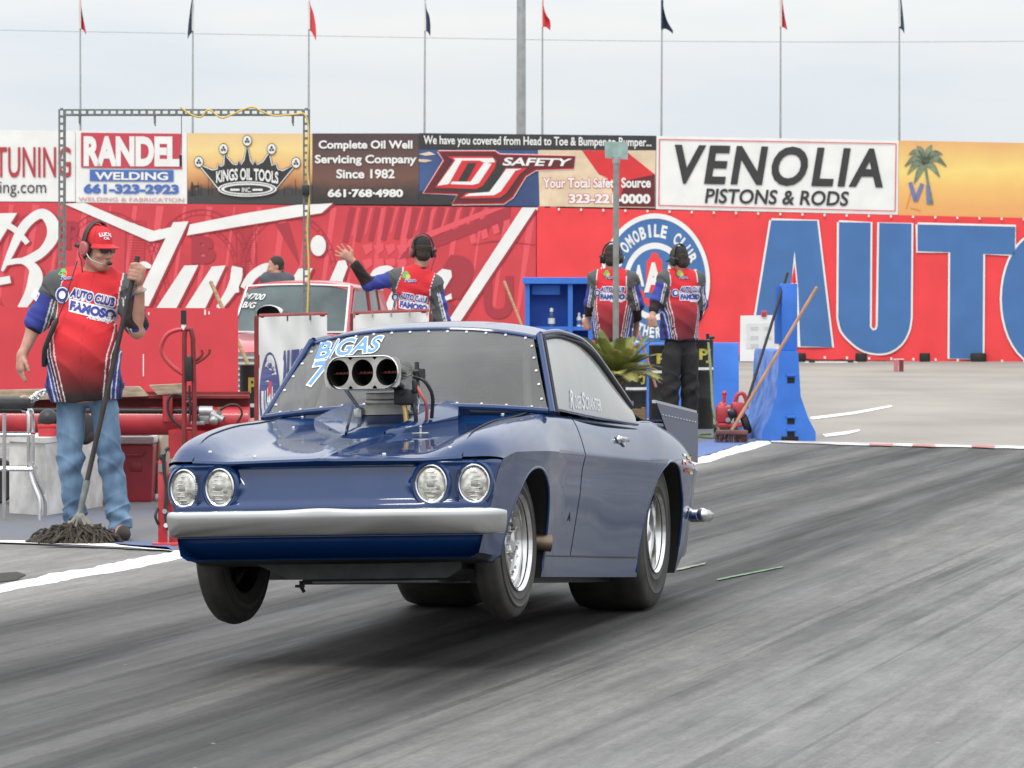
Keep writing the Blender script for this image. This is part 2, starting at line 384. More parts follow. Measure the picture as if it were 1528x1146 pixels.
# ================================================================== the sign wall
def wallY(px): return 75.75/(1+.2268*(px-CX)/F)
def WP(off):
    def fn(px, py):
        Y = wallY(px); p = P(px, py, Y); p.y -= off; return p
    return fn
WN = Vector((-.2212, -.9752, 0))                 # wall normal, towards the track
def panel(name, label, cat, quad, mt, thick=.05, group=None, off=0.0, kind=None):
    'board with its own thickness, front face given by photo pixels TL TR BR BL on the wall'
    fn = WP(off); q = [fn(*p) for p in quad]
    mb = MB(); mb.prism(q, tuple(-WN*thick)); o = mb.build(name, mt, ang=0)
    return tag(o, label, cat, group, kind)
def lettering(parent, name, mats, fill):
    mb = MB(); fill(mb); return mb.build(name, mats, parent, ang=0, fix=False)
def bw(mb, s, x0, x1, y0, y1, off=.02, k=0, bold=.02, shear=0, slope=0, grow=0, spacing=1, bbox=None, arch=None):
    'text fitted to a photo-pixel box on the wall; slope = extra rows at the right end'
    text_quad(mb, s, [(x0, y0), (x1, y0+slope), (x1, y1+slope), (x0, y1)], WP(off), k, bold, shear, spacing=spacing, bbox=bbox, arch=arch)
# the wall itself, a long steel and plywood fence carrying the boards
mb = MB(); f = WP(-.12)
mb.prism([f(-260, 204), f(1750, 222), f(1750, 560), f(-260, 540)], tuple(-WN*.12))
for px in range(-240, 1750, 55):
    Y = wallY(px)+.4; a = P(px, 215, Y); mb.box(Vector((a.x, a.y, 1.9)), (.1, .1, 3.8))
tag(mb.build('sign_wall', mat('plywood_wall', (.25, .2, .17), .8, var=.2)), 'long wooden fence behind the track carrying the sponsor boards', 'wall')
BG = 'sponsor boards along the top of the wall'
# --- tuning board
o = panel('sponsor_board', 'white board reading TUNING in red letters at left end of the wall', 'sign', [(-150, 192), (112, 195), (112, 301), (-150, 300)], M['white'], group=BG)
tr = mat('tuning_red', (.40, .04, .05), .5)
def f_(mb):
    bw(mb, 'TUNING', -7, 106, 219, 265, spacing=1.0, bold=.01)
    bw(mb, 'tuning.com', -32, 69, 271, 294, k=1, bold=.0)
lettering(o, 'lettering', [tr, M['black']], f_)
# --- welding board
o = panel('sponsor_board', 'white board reading RANDEL WELDING with blue phone number', 'sign', [(113, 195), (279, 198.5), (279, 304), (113, 302)], M['white'], group=BG)
blu = mat('sign_blue', (.06, .14, .42), .5); pink = mat('faded_red', (.55, .30, .30), .6); sred = mat('sign_red', (.50, .05, .08), .5)
def f_(mb):
    poly(mb, [(121, 198), (271, 199.5), (269, 237), (272, 252), (121, 250)], WP(.02), 0)
    bw(mb, 'RANDEL', 125, 269, 203, 248, .03, 1, bold=.055, slope=.6)
    poly(mb, [(134, 253), (259, 254), (259, 271), (134, 270)], WP(.02), 2)
    bw(mb, 'WELDING', 142, 251, 256.5, 268.5, .03, 1, bold=.03, slope=.5)
    bw(mb, '661-323-2923', 125, 267, 274, 289, .02, 2, bold=.05, slope=1)
    bw(mb, 'WELDING & FABRICATION', 117, 275, 294, 300, .02, 3, bold=.01, slope=1.5)
lettering(o, 'lettering', [sred, M['white'], blu, pink], f_)
# --- oil tools board: sunset picture with a crown
def sunset_mat(name, stops, axis_lo, axis_hi):
    m = mat(name, (.5, .4, .2), .55); nt = m.node_tree; N = nt.nodes.new
    t = N('ShaderNodeTexCoord'); s = N('ShaderNodeSeparateXYZ'); nt.links.new(t.outputs['Object'], s.inputs[0])
    r = N('ShaderNodeMapRange'); r.inputs[1].default_value = axis_lo; r.inputs[2].default_value = axis_hi; nt.links.new(s.outputs[2], r.inputs[0])
    n = N('ShaderNodeTexNoise'); n.inputs['Scale'].default_value = 2.2; n.inputs['Detail'].default_value = 4; nt.links.new(t.outputs['Object'], n.inputs['Vector'])
    a = N('ShaderNodeMath'); a.operation = 'MULTIPLY_ADD'; a.inputs[1].default_value = .22; a.inputs[2].default_value = -.11; nt.links.new(n.outputs[0], a.inputs[0])
    ad = N('ShaderNodeMath'); nt.links.new(r.outputs[0], ad.inputs[0]); nt.links.new(a.outputs[0], ad.inputs[1])
    c = N('ShaderNodeValToRGB'); e = c.color_ramp.elements
    while len(e) < len(stops): e.new(.5)
    for i, (p, col) in enumerate(stops): e[i].position = p; e[i].color = (*col, 1)
    nt.links.new(ad.outputs[0], c.inputs[0]); nt.links.new(c.outputs[0], nt.nodes['Principled BSDF'].inputs['Base Color']); return m
zt, zb = WP(0)(370, 199).z, WP(0)(370, 304).z
sm = sunset_mat('sunset_print', [(.10, (.05, .05, .05)), (.2, (.06, .05, .05)), (.28, (.40, .17, .07)), (.5, (.72, .40, .16)), (.75, (.78, .60, .25)), (1, (.72, .50, .26))], zb, zt)
o = panel('sponsor_board', 'sunset coloured board with a black and white crown reading KINGS OIL TOOLS', 'sign', [(279.5, 198.5), (466, 199.5), (466, 305), (279.5, 304)], sm, group=BG)
Z = lambda x, y: (270+x/7.276, 190+y/7.276)
def f_(mb):
    crown = [Z(*p) for p in [(205, 410), (345, 470), (400, 455), (405, 400), (435, 430), (470, 410), (480, 270), (500, 330), (560, 400), (610, 410), (630, 365), (655, 410), (690, 360), (720, 190), (750, 360), (780, 410), (805, 365), (830, 410), (890, 380), (960, 280), (965, 330), (985, 420), (1030, 400), (1050, 460), (1110, 475), (1240, 405), (1040, 650), (960, 705), (720, 740), (500, 705), (400, 650)]]
    stroke(mb, crown+[crown[0]], 4.6, WP(.016), 0, smooth=False)
    stroke(mb, crown+[crown[0]], 3.2, WP(.02), 1, smooth=False)
    poly(mb, crown, WP(.026), 0)
    for i, (x, y) in enumerate([(195, 375), (462, 235), (720, 145), (985, 235), (1250, 385)]):
        cx, cy = Z(x, y)
        for k, q in ((0, 7.6), (1, 6.6)): poly(mb, ell(cx, cy, q*.92, q*1.12), WP(.03+.004*k), k)
        for dx, dy in ((-2, 1.4), (2, 1.4), (0, -2.4)): poly(mb, ell(cx+dx, cy+dy, 1.7, 1.9, 14), WP(.042), 0)
    cx, cy = Z(722, 670)
    for k, (rx, ry) in ((1, (44, 11.5)), (0, (41, 9.5)), (1, (39, 8.6)), (0, (34.5, 6.0))): poly(mb, ell(cx, cy, rx, ry), WP(.045+.004*(44-rx)/3), k)
    n = 'KINGS OIL TOOLS'; a, b = Z(385, 470), Z(1060, 600)
    text_quad(mb, n, [Z(385, 440), Z(1060, 450), Z(1060, 580), Z(385, 570)], WP(.07), 1, .03, arch=5)
    for q in ((540, 640), (780, 890)): poly(mb, [Z(q[0], 668), Z(q[1], 668), Z(q[1], 690), Z(q[0], 690)], WP(.08), 1)
    bw(mb, 'INC.', *[Z(665, 0)[0], Z(765, 0)[0], Z(0, 655)[1], Z(0, 705)[1]], off=.08, k=1)
    for px, h in ((287, 14), (296, 20), (300, 16), (311, 26), (316, 24), (330, 9), (424, 12), (436, 9), (441, 24), (447, 8)):
        poly(mb, [(px-.4, 291), (px-.3, 291-h), (px+.3, 291-h), (px+.5, 291)], WP(.012), 0)
    poly(mb, [(283, 291), (286, 270), (289, 277), (297, 276), (298, 279), (290, 280), (292, 291)], WP(.012), 0)
lettering(o, 'crown_emblem', [M['black'], M['white']], f_)
# --- oil well servicing board
zt, zb = WP(0)(545, 199).z, WP(0)(545, 304).z
bm_ = sunset_mat('dusk_brown_print', [(.08, (.035, .03, .03)), (.2, (.07, .045, .04)), (.35, (.16, .075, .055)), (.7, (.105, .06, .055)), (1, (.07, .045, .045))], zb, zt)
o = panel('sponsor_board', 'dark brown board reading Complete Oil Well Servicing Company Since 1982', 'sign', [(466.5, 199), (625, 199), (625, 305.5), (466.5, 305)], bm_, group=BG)
def f_(mb):
    bw(mb, 'Complete Oil Well', 475.5, 615.5, 209.5, 225.5, bold=.03)
    bw(mb, 'Servicing Company', 470, 621.5, 231, 247.5, bold=.03)
    bw(mb, 'Since 1982', 502, 589, 252.5, 266.5, bold=.03)
    bw(mb, '661\u00b7768\u00b74980', 489, 601.5, 282, 294.5, bold=.045)
    for px in (488, 507, 523, 566, 571):
        poly(mb, [(px-.4, 291), (px, 272), (px+.5, 291)], WP(.012), 1)
lettering(o, 'lettering', [M['white'], M['black']], f_)
# --- racing safety board
cream = mat('cream_print', (.70, .55, .38), .55, var=.2, scale=2.5)
o = panel('sponsor_board', 'wide board with a large slanted DJ and SAFETY under a black slogan strip', 'sign', [(625.5, 198.5), (979, 202.5), (978, 311), (625.5, 305.5)], mat('night_blue_print', (.045, .085, .22), .55, var=.3, scale=1.5), group=BG)
Z2 = lambda x, y: (620+x/4.1297, 190+y/4.128)
def f_(mb):
    poly(mb, [(626, 199), (979, 203), (979, 224.5), (626, 222)], WP(.012), 0)
    poly(mb, [Z2(755, 140), (978.5, 224.5), (977.5, 310.5), Z2(765, 486)], WP(.012), 3)
    poly(mb, [Z2(1025, 142), Z2(1290, 142), Z2(1475, 290), Z2(1475, 490), Z2(1250, 487), Z2(1180, 310), Z2(1130, 290)], WP(.016), 2)
    poly(mb, [Z2(1290, 330), Z2(1475, 290), Z2(1475, 490), Z2(1250, 487)], WP(.02), 4)
    poly(mb, [(626, 285), (700, 300), (700, 305.8), (626, 305)], WP(.014), 0)
    poly(mb, [Z2(20, 165), Z2(85, 150), Z2(125, 168), Z2(60, 175)], WP(.014), 3)
    poly(mb, [Z2(20, 195), Z2(70, 198), Z2(105, 206), Z2(60, 216), Z2(20, 212)], WP(.014), 3)
    bw(mb, 'We have you covered from Head to Toe & Bumper to Bumper...', 632, 972, 202, 219, off=.02, k=1, bold=.018, slope=3.5)
    outer = [Z2(*p) for p in [(140, 148), (490, 148), (520, 168), (985, 178), (975, 255), (745, 262), (680, 300), (600, 430), (545, 470), (225, 474), (262, 412), (50, 405), (175, 205)]]
    stroke(mb, outer+[outer[0]], 3.4, WP(.022), 1, smooth=False)
    stroke(mb, outer+[outer[0]], 1.5, WP(.026), 2, smooth=False)
    poly(mb, outer, WP(.024), 4)
    inn = [Z2(*p) for p in [(190, 172), (480, 172), (505, 200), (520, 235), (700, 246), (650, 290), (575, 410), (530, 440), (265, 448), (300, 395), (105, 385), (215, 205)]]
    poly(mb, inn, WP(.028), 0)
    poly(mb, [Z2(*p) for p in [(195, 178), (470, 178), (500, 205), (490, 250), (415, 360), (375, 380), (120, 372), (235, 205)]], WP(.032), 2)
    poly(mb, [Z2(*p) for p in [(245, 205), (285, 205), (205, 350), (135, 360)]], WP(.036), 1)
    poly(mb, [Z2(*p) for p in [(235, 190), (480, 190), (490, 215), (430, 220), (395, 205), (245, 205)]], WP(.036), 1)
    poly(mb, [Z2(*p) for p in [(425, 215), (470, 225), (390, 345), (350, 355), (215, 350), (225, 335), (340, 335)]], WP(.036), 1)
    poly(mb, [Z2(*p) for p in [(325, 220), (375, 220), (315, 332), (262, 332)]], WP(.038), 0)
    poly(mb, [Z2(*p) for p in [(555, 250), (690, 250), (640, 290), (560, 405), (520, 435), (275, 438), (310, 405), (470, 400)]], WP(.032), 2)
    poly(mb, [Z2(*p) for p in [(560, 256), (655, 256), (615, 268), (525, 395), (485, 418), (300, 425), (330, 408), (455, 398)]], WP(.036), 1)
    text_quad(mb, 'SAFETY', [Z2(545, 185), Z2(960, 192), Z2(950, 240), Z2(540, 236)], WP(.034), 1, .03, .03)
    for k, bd in ((2, .07), (1, .03)):
        bw(mb, 'Your Total Safety Source', 810, 971, 265.5, 285, off=.026-.004*k, k=k, bold=bd, bbox=.03, slope=-.5)
        bw(mb, '323-221-0000', 849, 970.5, 289, 303.5, off=.026-.004*k, k=k, bold=bd+.02, bbox=.05, slope=.5)
lettering(o, 'lettering', [M['black'], M['white'], M['red_print'], cream, mat('deep_red', (.12, .015, .02), .5)], f_)
# --- pistons board
o = panel('sponsor_board', 'white board reading VENOLIA PISTONS & RODS inside a thin red border', 'sign', [(979.5, 203), (1341, 209.5), (1340, 320.5), (978.5, 312)], M['white'], group=BG)
def f_(mb):
    q = [(984, 208), (1337, 214.5), (1335.5, 315), (983, 306.5)]
    for a, b in zip(q, q[1:]+q[:1]): stroke(mb, [a, b], 1.3, WP(.02), 1, smooth=False)
    bw(mb, 'VENOLIA', 1002, 1322, 215, 274, k=0, bold=.028, spacing=1.16, shear=.03, slope=6.5)
    bw(mb, 'PISTONS & RODS', 1053, 1266, 281, 303, k=0, bold=.02, shear=.015, slope=4.5)
    mb.v = mb.v
lettering(o, 'lettering', [M['black'], M['red_print']], f_)
# --- palm tree board at the right
zt, zb = WP(0)(1400, 211).z, WP(0)(1400, 322).z
o = panel('sponsor_board', 'orange and yellow board with a painted palm tree right of the VENOLIA board', 'sign', [(1341.5, 209.5), (1560, 214), (1560, 327), (1340.5, 321)], sunset_mat('orange_print', [(.1, (.72, .36, .12)), (.35, (.76, .45, .14)), (.6, (.80, .60, .18)), (.85, (.74, .46, .16)), (1, (.70, .38, .15))], zb, zt), group=BG)
pg = mat('palm_print', (.20, .25, .17), .6, var=.4, scale=6); vb = mat('violet_print', (.16, .17, .36), .6)
def f_(mb):
    for (dx, dy, b) in ((-26, 16, -8), (-30, 4, -10), (-24, -14, -10), (-12, -26, -6), (10, -28, -4), (26, -14, -8), (32, 4, -10), (22, 20, -6), (-16, 30, -4)):
        stroke(mb, [(1380, 244), (1380+dx*.5, 244+dy*.5+b), (1380+dx, 244+dy)], [5, 9, 1.5], WP(.02), 0)
    stroke(mb, [(1380, 244), (1384, 270), (1390, 305)], [4, 4, 6], WP(.018), 0)
    for s in ((1358, 272, 1366, 300), (1366, 300, 1376, 274)): stroke(mb, [s[:2], s[2:]], 6, WP(.024), 1, smooth=False)
    stroke(mb, [(1384, 276), (1385, 304)], 5, WP(.024), 1, smooth=False)
    for q in ((1352, 312, 1362, 276), (1358, 310, 1374, 314)): stroke(mb, [q[:2], q[2:]], 1.2, WP(.016), 2, smooth=False)
lettering(o, 'palm_picture', [pg, vb, mat('orange_line', (.62, .25, .1), .6)], f_)
# ------------------------------------------------------------------ the big script banner (left) and the club banner (right)
brd = mat('banner_red', (.60, .050, .065), .5, var=.14, scale=1.2, bump=.4)
bro = mat('banner_rose', (.70, .085, .11), .5); bdk = mat('banner_maroon', (.36, .032, .048), .5)
o = panel('banner', 'large red banner with white script lettering on the left half of the wall', 'banner', [(-150, 300), (800, 309.5), (800, 520), (-150, 515)], brd)
WP0 = WP
def f_(mb):
    K = lambda x, y: (x/6.0333, 290+y/6.0333)
    K4 = lambda x, y: (200+x/5.457, 290+y/5.457)
    K5 = lambda x, y: (460+x/4.2444, 295+y/4.2444)
    WP = lambda o: WP0(o*.45 if o < .03 else o)
    g = WP(.006)
    # faded engraving in the background: rose strips, rings, hatching, big faint letters
    for px in range(-20, 800, 37):
        stroke(mb, [(px, 305+px*.01), (px-22, 470)], [3+(px % 5)*2, 5], g, 1, smooth=False)
    for (cx, cy, r) in ((300, 408, 95), (300, 408, 70), (160, 412, 96), (430, 408, 90), (60, 410, 92)):
        stroke(mb, ell(cx, cy, r*.8, r, 40), 1.6, WP(.014), 2); stroke(mb, ell(cx, cy, r*.72, r*.92, 40), 1.0, WP(.014), 2)
        for i in range(60):
            a = R(i*6); c, s = math.cos(a), math.sin(a)
            if i % 3: stroke(mb, [(cx+r*.73*c, cy+r*.93*s), (cx+r*.79*c, cy+r*.99*s)], 1.0, WP(.014), 2, smooth=False)
    for i in range(26):
        y = 340+i*3.6; stroke(mb, [(357, y), (378, y+.6)], .9, WP(.015), 2, smooth=False)
        stroke(mb, [(192, 330+i*4), (214, 330.6+i*4)], .9, WP(.015), 2, smooth=False)
    for q in ((352, 340, 356, 440), (381, 338, 384, 440), (188, 330, 186, 440), (217, 330, 214, 440)): stroke(mb, [q[:2], q[2:]], 1.6, WP(.015), 2, smooth=False)
    bw(mb, 'B', 286, 322, 352, 394, .016, 2, bold=.06)
    bw(mb, 'R', 100, 124, 330, 372, .016, 2, bold=.03)
    poly(mb, [K4(1150, 240), K4(1260, 230), K4(1330, 470), K4(1350, 580)], WP(.016), 2)
    for i in range(13):                                                            # sloping dark bars right of the script dot
        x = 520+i*19
        stroke(mb, [(x+6, 309.5), (x-5, 362-i*1.2)], [9, 8], WP(.014), 2, smooth=False)
        if i < 11: stroke(mb, [(x+16, 309.5), (x+6, 352-i*1.5)], [3.5, 3], WP(.015), 1, smooth=False)
    poly(mb, [K5(640, 300), K5(1120, 130), K5(1250, 60), K5(1285, 60), K5(1275, 130), K5(880, 290), K5(560, 410)], WP(.017), 2)
    poly(mb, [K5(640, 262), K5(1140, 70), K5(1250, 62), K5(800, 240), K5(600, 330)], WP(.018), 1)
    for i in range(9):
        a = (700+i*17, 352-i*7.2); poly(mb, [a, (a[0]+9, a[1]-4), (a[0]+12, a[1]+9), (a[0]+3, a[1]+13)], WP(.020), 1)
    for row_, y, n in ((0, 366, 4), (1, 388, 4)):
        for i in range(n): poly(mb, [(540+i*17, y), (555+i*17, y-3), (556+i*17, y+7), (546+i*17, y+15)], WP(.020), 1)
    bw(mb, '?', 655, 708, 380, 475, .016, 2, bold=.07); bw(mb, 'U', 722, 766, 412, 476, .016, 2, bold=.04)
    stroke(mb, [K5(1050, 300), K5(1200, 275), K5(1440, 300)], [1, 2.4, 1], WP(.016), 2)
    # white script, each stroke with a maroon shadow to its lower right
    W = []
    W.append(('p', [K(-60, 180), K(20, 170), K(155, 168), K(0, 420), K(-60, 470)]))
    W.append(('s', [K(60, 270), K(150, 330), K(250, 440)], [9, 9, 8]))
    W.append(('s', [K(20, 690), K(90, 540), K(190, 330), K(290, 215), K(390, 175), K(470, 260), K(475, 380), K(400, 500), K(300, 570), K(200, 600)], [4, 10, 14, 14, 15, 19, 18, 14, 14, 9]))
    W.append(('s', [K(60, 615), K(200, 600), K(300, 660), K(320, 760), K(270, 900), K(190, 1030)], [8, 9, 15, 22, 17, 12]))
    W.append(('s', [K(-40, 790), K(95, 765)], [11, 11]))
    W.append(('p', [K(580, 85), K(760, 75), K(1180, 255), K(1390, 330), K(1448, 310), K(1448, 400), K(1350, 425)]))
    W.append(('p', [K4(-2, 235), K4(150, 300), K4(300, 268), K4(265, 355), K4(145, 384), K4(-2, 320)]))
    W.append(('p', [K4(455, 245), K4(900, 155), K4(1330, 85), K4(1528, 78), K4(1620, 72), K4(1528, 152), K4(900, 255), K4(430, 335)]))
    W.append(('p', [K4(320, 228), K4(445, 220), K4(120, 910), K4(-10, 910)]))
    W.append(('s', [K4(-60, 800), K4(-10, 680), K4(70, 580), K4(140, 590)], [5, 14, 12, 5]))
    W.append(('p', [K4(410, 580), K4(525, 575), K4(345, 930), K4(180, 930)]))
    W.append(('p', [K4(635, 588), K4(748, 578), K4(580, 930), K4(415, 930)]))
    W.append(('s', [K4(690, 930), K4(780, 800), K4(830, 690), K4(840, 600)], [9, 14, 17, 17]))
    W.append(('s', [K4(840, 590), K4(820, 700), K4(840, 800)], [15, 13, 6]))
    W.append(('s', [K4(900, 770), K4(960, 670), K4(1060, 600), K4(1150, 580)], [14, 14, 13, 8]))
    W.append(('p', [K4(1340, 605), K4(1455, 600), K4(1380, 760), K4(1240, 760)]))
    W.append(('p', ell(475, 366.5, 11.5, 15.5)))
    W.append(('p', [K5(190, 400), K5(235, 395), K5(250, 440), K5(220, 520), K5(215, 560), K5(120, 560)]))
    W.append(('s', [K5(400, 560), K5(430, 480), K5(500, 455), K5(560, 480)], [12, 13, 12, 8]))
    W.append(('s', [K5(500, 730), K5(560, 600), K5(700, 520), K5(780, 490)], [12, 12, 10, 8]))
    W.append(('p', [K5(800, 490), K5(850, 450), K5(905, 460), K5(910, 500), K5(850, 600), K5(800, 640), K5(780, 560)]))
    W.append(('p', [K5(840, 640), K5(905, 605), K5(910, 640), K5(850, 660)]))
    W.append(('p', [K5(1355, 62), K5(1445, 62), K5(960, 790), K5(880, 790)]))
    for i, w in enumerate(W):
        sh = [(p[0]+3.2, p[1]+1.6) for p in w[1]]
        if w[0] == 'p': poly(mb, sh, WP0(.022), 2); poly(mb, w[1], WP0(.026+.0004*i), 0)
        else: stroke(mb, sh, w[2], WP0(.0222), 2); stroke(mb, w[1], w[2], WP0(.026+.0004*i), 0)
lettering(o, 'lettering', [M['white'], bro, bdk], f_)
cr = mat('club_banner_red', (.78, .048, .055), .5, var=.10, scale=1.5, bump=.5)
# the right banner hangs by eyelets with slack folds
mb = MB(); fn = WP(.02); nU, nV = 90, 16
def bq(u, v):
    px = 801+u*(1620-801); yt = 309.5+(px-801)*.0215; yb = 527+(px-801)*.020+1.3*abs(math.sin(px*.0525))
    p = fn(px, yt+(yb-yt)*v)
    w = .012*math.sin(px*.105+v*3)*(v**2) + .012*math.sin((px-801)*.03+v*6)*v*(1-v)
    return p+WN*w
mb.grid(bq, nU, nV); o = mb.build('banner', [cr], ang=60)
tag(o, 'bright red banner with a round blue club emblem and huge blue letters AUTO', 'banner')
C3 = lambda x, y: (1100+x/4.5828, 300+y/4.584)
C2 = lambda x, y: (870+x/5.455, 310+y/5.457)
g_ = lambda off: (lambda x, y: WP(.046+off*.5)(x, y))
def f_(mb):
    def outl(pts, w=3.2):
        stroke(mb, pts+[pts[0]], w*1.9, g_(0), 0, smooth=False); poly(mb, pts, g_(.012), 1)
    A = [C3(*p) for p in [(232, 132), (545, 135), (648, 1000), (432, 992), (400, 560), (392, 345), (375, 560), (330, 990), (95, 985)]]
    outl(A); poly(mb, [C3(391, 430), C3(405, 560), C3(365, 560)], g_(.02), 2)
    poly(mb, [C3(391, 340), C3(416, 600), C3(430, 1000), C3(340, 990), C3(365, 600)], g_(.016), 0)
    poly(mb, [C3(390, 480), C3(402, 640), C3(412, 1010), C3(345, 1000), C3(378, 620)], g_(.020), 2)
    U = [C3(*p) for p in [(695, 145), (910, 148), (905, 860), (925, 885), (950, 880), (960, 850), (970, 150), (1190, 155), (1185, 800)]+list(catmull([(1185, 800), (1168, 890), (1120, 975), (1040, 1030), (945, 1040), (850, 1015), (770, 955), (712, 885), (690, 800)], 5))[1:]]
    outl(U)
    T = [C3(*p) for p in [(1232, 160), (1900, 176), (1895, 366), (1680, 361), (1676, 1080), (1450, 1075), (1455, 350), (1232, 342)]]
    outl(T)
    O_ = [(x*.98, y) for x, y in ell(1585, 446, 60, 98)]
    outl(O_); poly(mb, ell(1553, 447, 9, 70), g_(.016), 0)
    # round emblem
    cx, cy = C2(585, 600); ell_ = lambda q: ell(cx, cy, 82*q, 101.5*q, 64)
    poly(mb, ell_(1), g_(0), 0); poly(mb, ell_(.925), g_(.008), 1)
    poly(mb, ell_(.57), g_(.012), 0); poly(mb, ell_(.48), g_(.016), 1)
    def arc(s, a0, a1, r, hgt, inward):
        n = len(s)
        for i, ch in enumerate(s):
            if ch == ' ': continue
            a = R(a0+(a1-a0)*(i+.5)/n); w = abs(R(a1-a0))/n*.40*r
            if ch == 'I': w *= .42
            ux, uy = math.cos(a), math.sin(a)           # outward
            tx, ty = (-uy, ux)
            if inward: ux, uy, tx, ty = -ux, -uy, -tx, -ty
            q = [(-w, hgt), (w, hgt), (w, -hgt), (-w, -hgt)]
            quad = [(cx+82*(math.cos(a)*r+tx*x+ux*y), cy+101.5*(math.sin(a)*r+ty*x+uy*y)) for x, y in q]
            text_quad(mb, ch, quad, g_(.012), 0, .04)
    arc('AUTOMOBILE CLUB', 187, 338, .745, .095, False)
    arc('OF SOUTHERN CALIF.', 168, 12, .745, .085, True)
    for a in (349, 191): poly(mb, ell(cx+82*.75*math.cos(R(a)), cy+101.5*.75*math.sin(R(a)), 3.2, 4, 14), g_(.012), 0)
    poly(mb, [C2(*p) for p in [(515, 440), (550, 400), (555, 375), (585, 360), (610, 375), (615, 400), (645, 430), (645, 690), (510, 690)]], g_(.022), 2)
    poly(mb, ell(*C2(468, 712), 6, 8, 20), g_(.022), 2); poly(mb, [C2(440, 730), C2(630, 745), C2(560, 830), C2(480, 760)], g_(.022), 2)
    bw(mb, 'A', *[C2(408, 0)[0], C2(498, 0)[0], C2(0, 465)[1], C2(0, 640)[1]], off=.064, bold=.05)
    bw(mb, 'A', *[C2(495, 0)[0], C2(650, 0)[0], C2(0, 445)[1], C2(0, 690)[1]], off=.066, bold=.05)
    bw(mb, 'A', *[C2(655, 0)[0], C2(750, 0)[0], C2(0, 465)[1], C2(0, 640)[1]], off=.064, bold=.05)
lettering(o, 'lettering', [M['white'], M['blue_print'], cr], f_)
e0 = None
for px in range(801, 1620, 33):
    for p in (WP(.06)(px, 311.5+(px-801)*.0215), WP(.13)(px, 524.5+(px-801)*.020)):
        if e0 is None: mb = MB(); mb.box((0, 0, 0), (.035, .02, .045)); e0 = mb.build('eyelet', M['white'], o, ang=0); e = e0
        else: e = e0.copy(); COL.objects.link(e); e.parent = o
        e.location = p
# ------------------------------------------------------------------ flags, lamp post, overhead wire
fr = mat('flag_red', (.60, .05, .06), .8); fnv = mat('flag_navy', (.03, .05, .09), .8); fw = mat('flag_white', (.7, .7, .68), .8); pole_m = mat('grey_pole', (.36, .37, .37), .5, .3, var=.15)
FL = [(119.5, 43, 'r', 13, 26, 0), (288, 46, 'n', -9, 20, 1), (461, 44, 'r', 14, 26, 2), (634.5, 46, 'n', 10, 18, 3), (809.5, 41, 'r', 15, 28, 4), (988, 44, 'n', 20, 24, 5), (1165, 40, 'r', 11, 24, 6), (1342, 40, 'n', 8, 20, 7)]
cnt = {'r': 0, 'n': 0}; ordn = ['first', 'second', 'third', 'fourth']
def flagpole(px, yb, col, dx, sp, i, base):
    Y = wallY(px)+.6; s = F/Y
    nm = 'red' if col == 'r' else 'navy'; k = cnt[col]; cnt[col] += 1
    t = thing('flag_pole', f'thin pole with {nm} flag behind the wall, {ordn[k]} {nm} flag from the left', 'flag', (P(px, 412, Y).x, Y, 0), 0, 'flags behind the wall')
    top = P(px, -14, Y).z; ln = (base-px)/s
    mb = MB(); mb.tube([(ln, 0, 0), (ln*.5, 0, top*.55), (0, 0, top)], [.026, .022, .012], 8); mb.build('pole', pole_m, t)
    z0 = P(px, yb, Y).z; z1 = P(px, yb-44, Y).z; L_ = dx/s
    mb = MB()
    def fg(u, v):
        z = z0+(z1-z0)*v; w = L_*(1.0-.75*v)*(.55+.45*math.sin(v*2.6+.5))
        return (u*w, .05*math.sin(u*5+i)-.12*u*u, z-abs(L_)*.75*u*u-.1*u*math.sin(v*4+i))
    mb.grid(fg, 10, 14)
    mb.build('flag', fr if col == 'r' else fnv, t)
    mb = MB(); mb.box((0, -.02, (z0+z1)/2), (.045, .03, abs(z1-z0))); mb.build('flag_sleeve', fw if i != 5 else fnv, t)
for f_l, base in zip(FL, (121, 287, 460, 632, 809, 985.5, 1164, 1342)): flagpole(*f_l, base)
Y = wallY(777)+4
t = thing('lamp_post', 'tall thick grey post rising behind the middle of the wall', 'post', (P(777, 412, Y).x, Y, 0))
mb = MB(); mb.cyl((0, 0, 0), (.02, 0, 13.0), .105, .075, 16); mb.build('pole', pole_m, t)
mb = MB(); mb.tube([(0, 0, 12.8), (.3, 0, 13.3), (1.2, 0, 13.5)], .04); mb.box((1.5, 0, 13.5), (.7, .3, .14), bev=.04); mb.build('lamp_head', M['galv'], t)
mb = MB(); mb.cyl((0, 0, 0), (0, 0, .25), .22, .2, 16); mb.build('base', M['galv'], t)
mb = MB(); pts = []
for i in range(41):
    px = -200+i*50; Y = 92; pts.append(P(px, 45+((px-0)*.018)-(max(0, px-700)/1000)**2*16, Y))
mb.tube(pts, .0055, 5); tag(mb.build('overhead_wire', M['galv']), 'thin dark wire strung across the sky above the wall', 'wire')
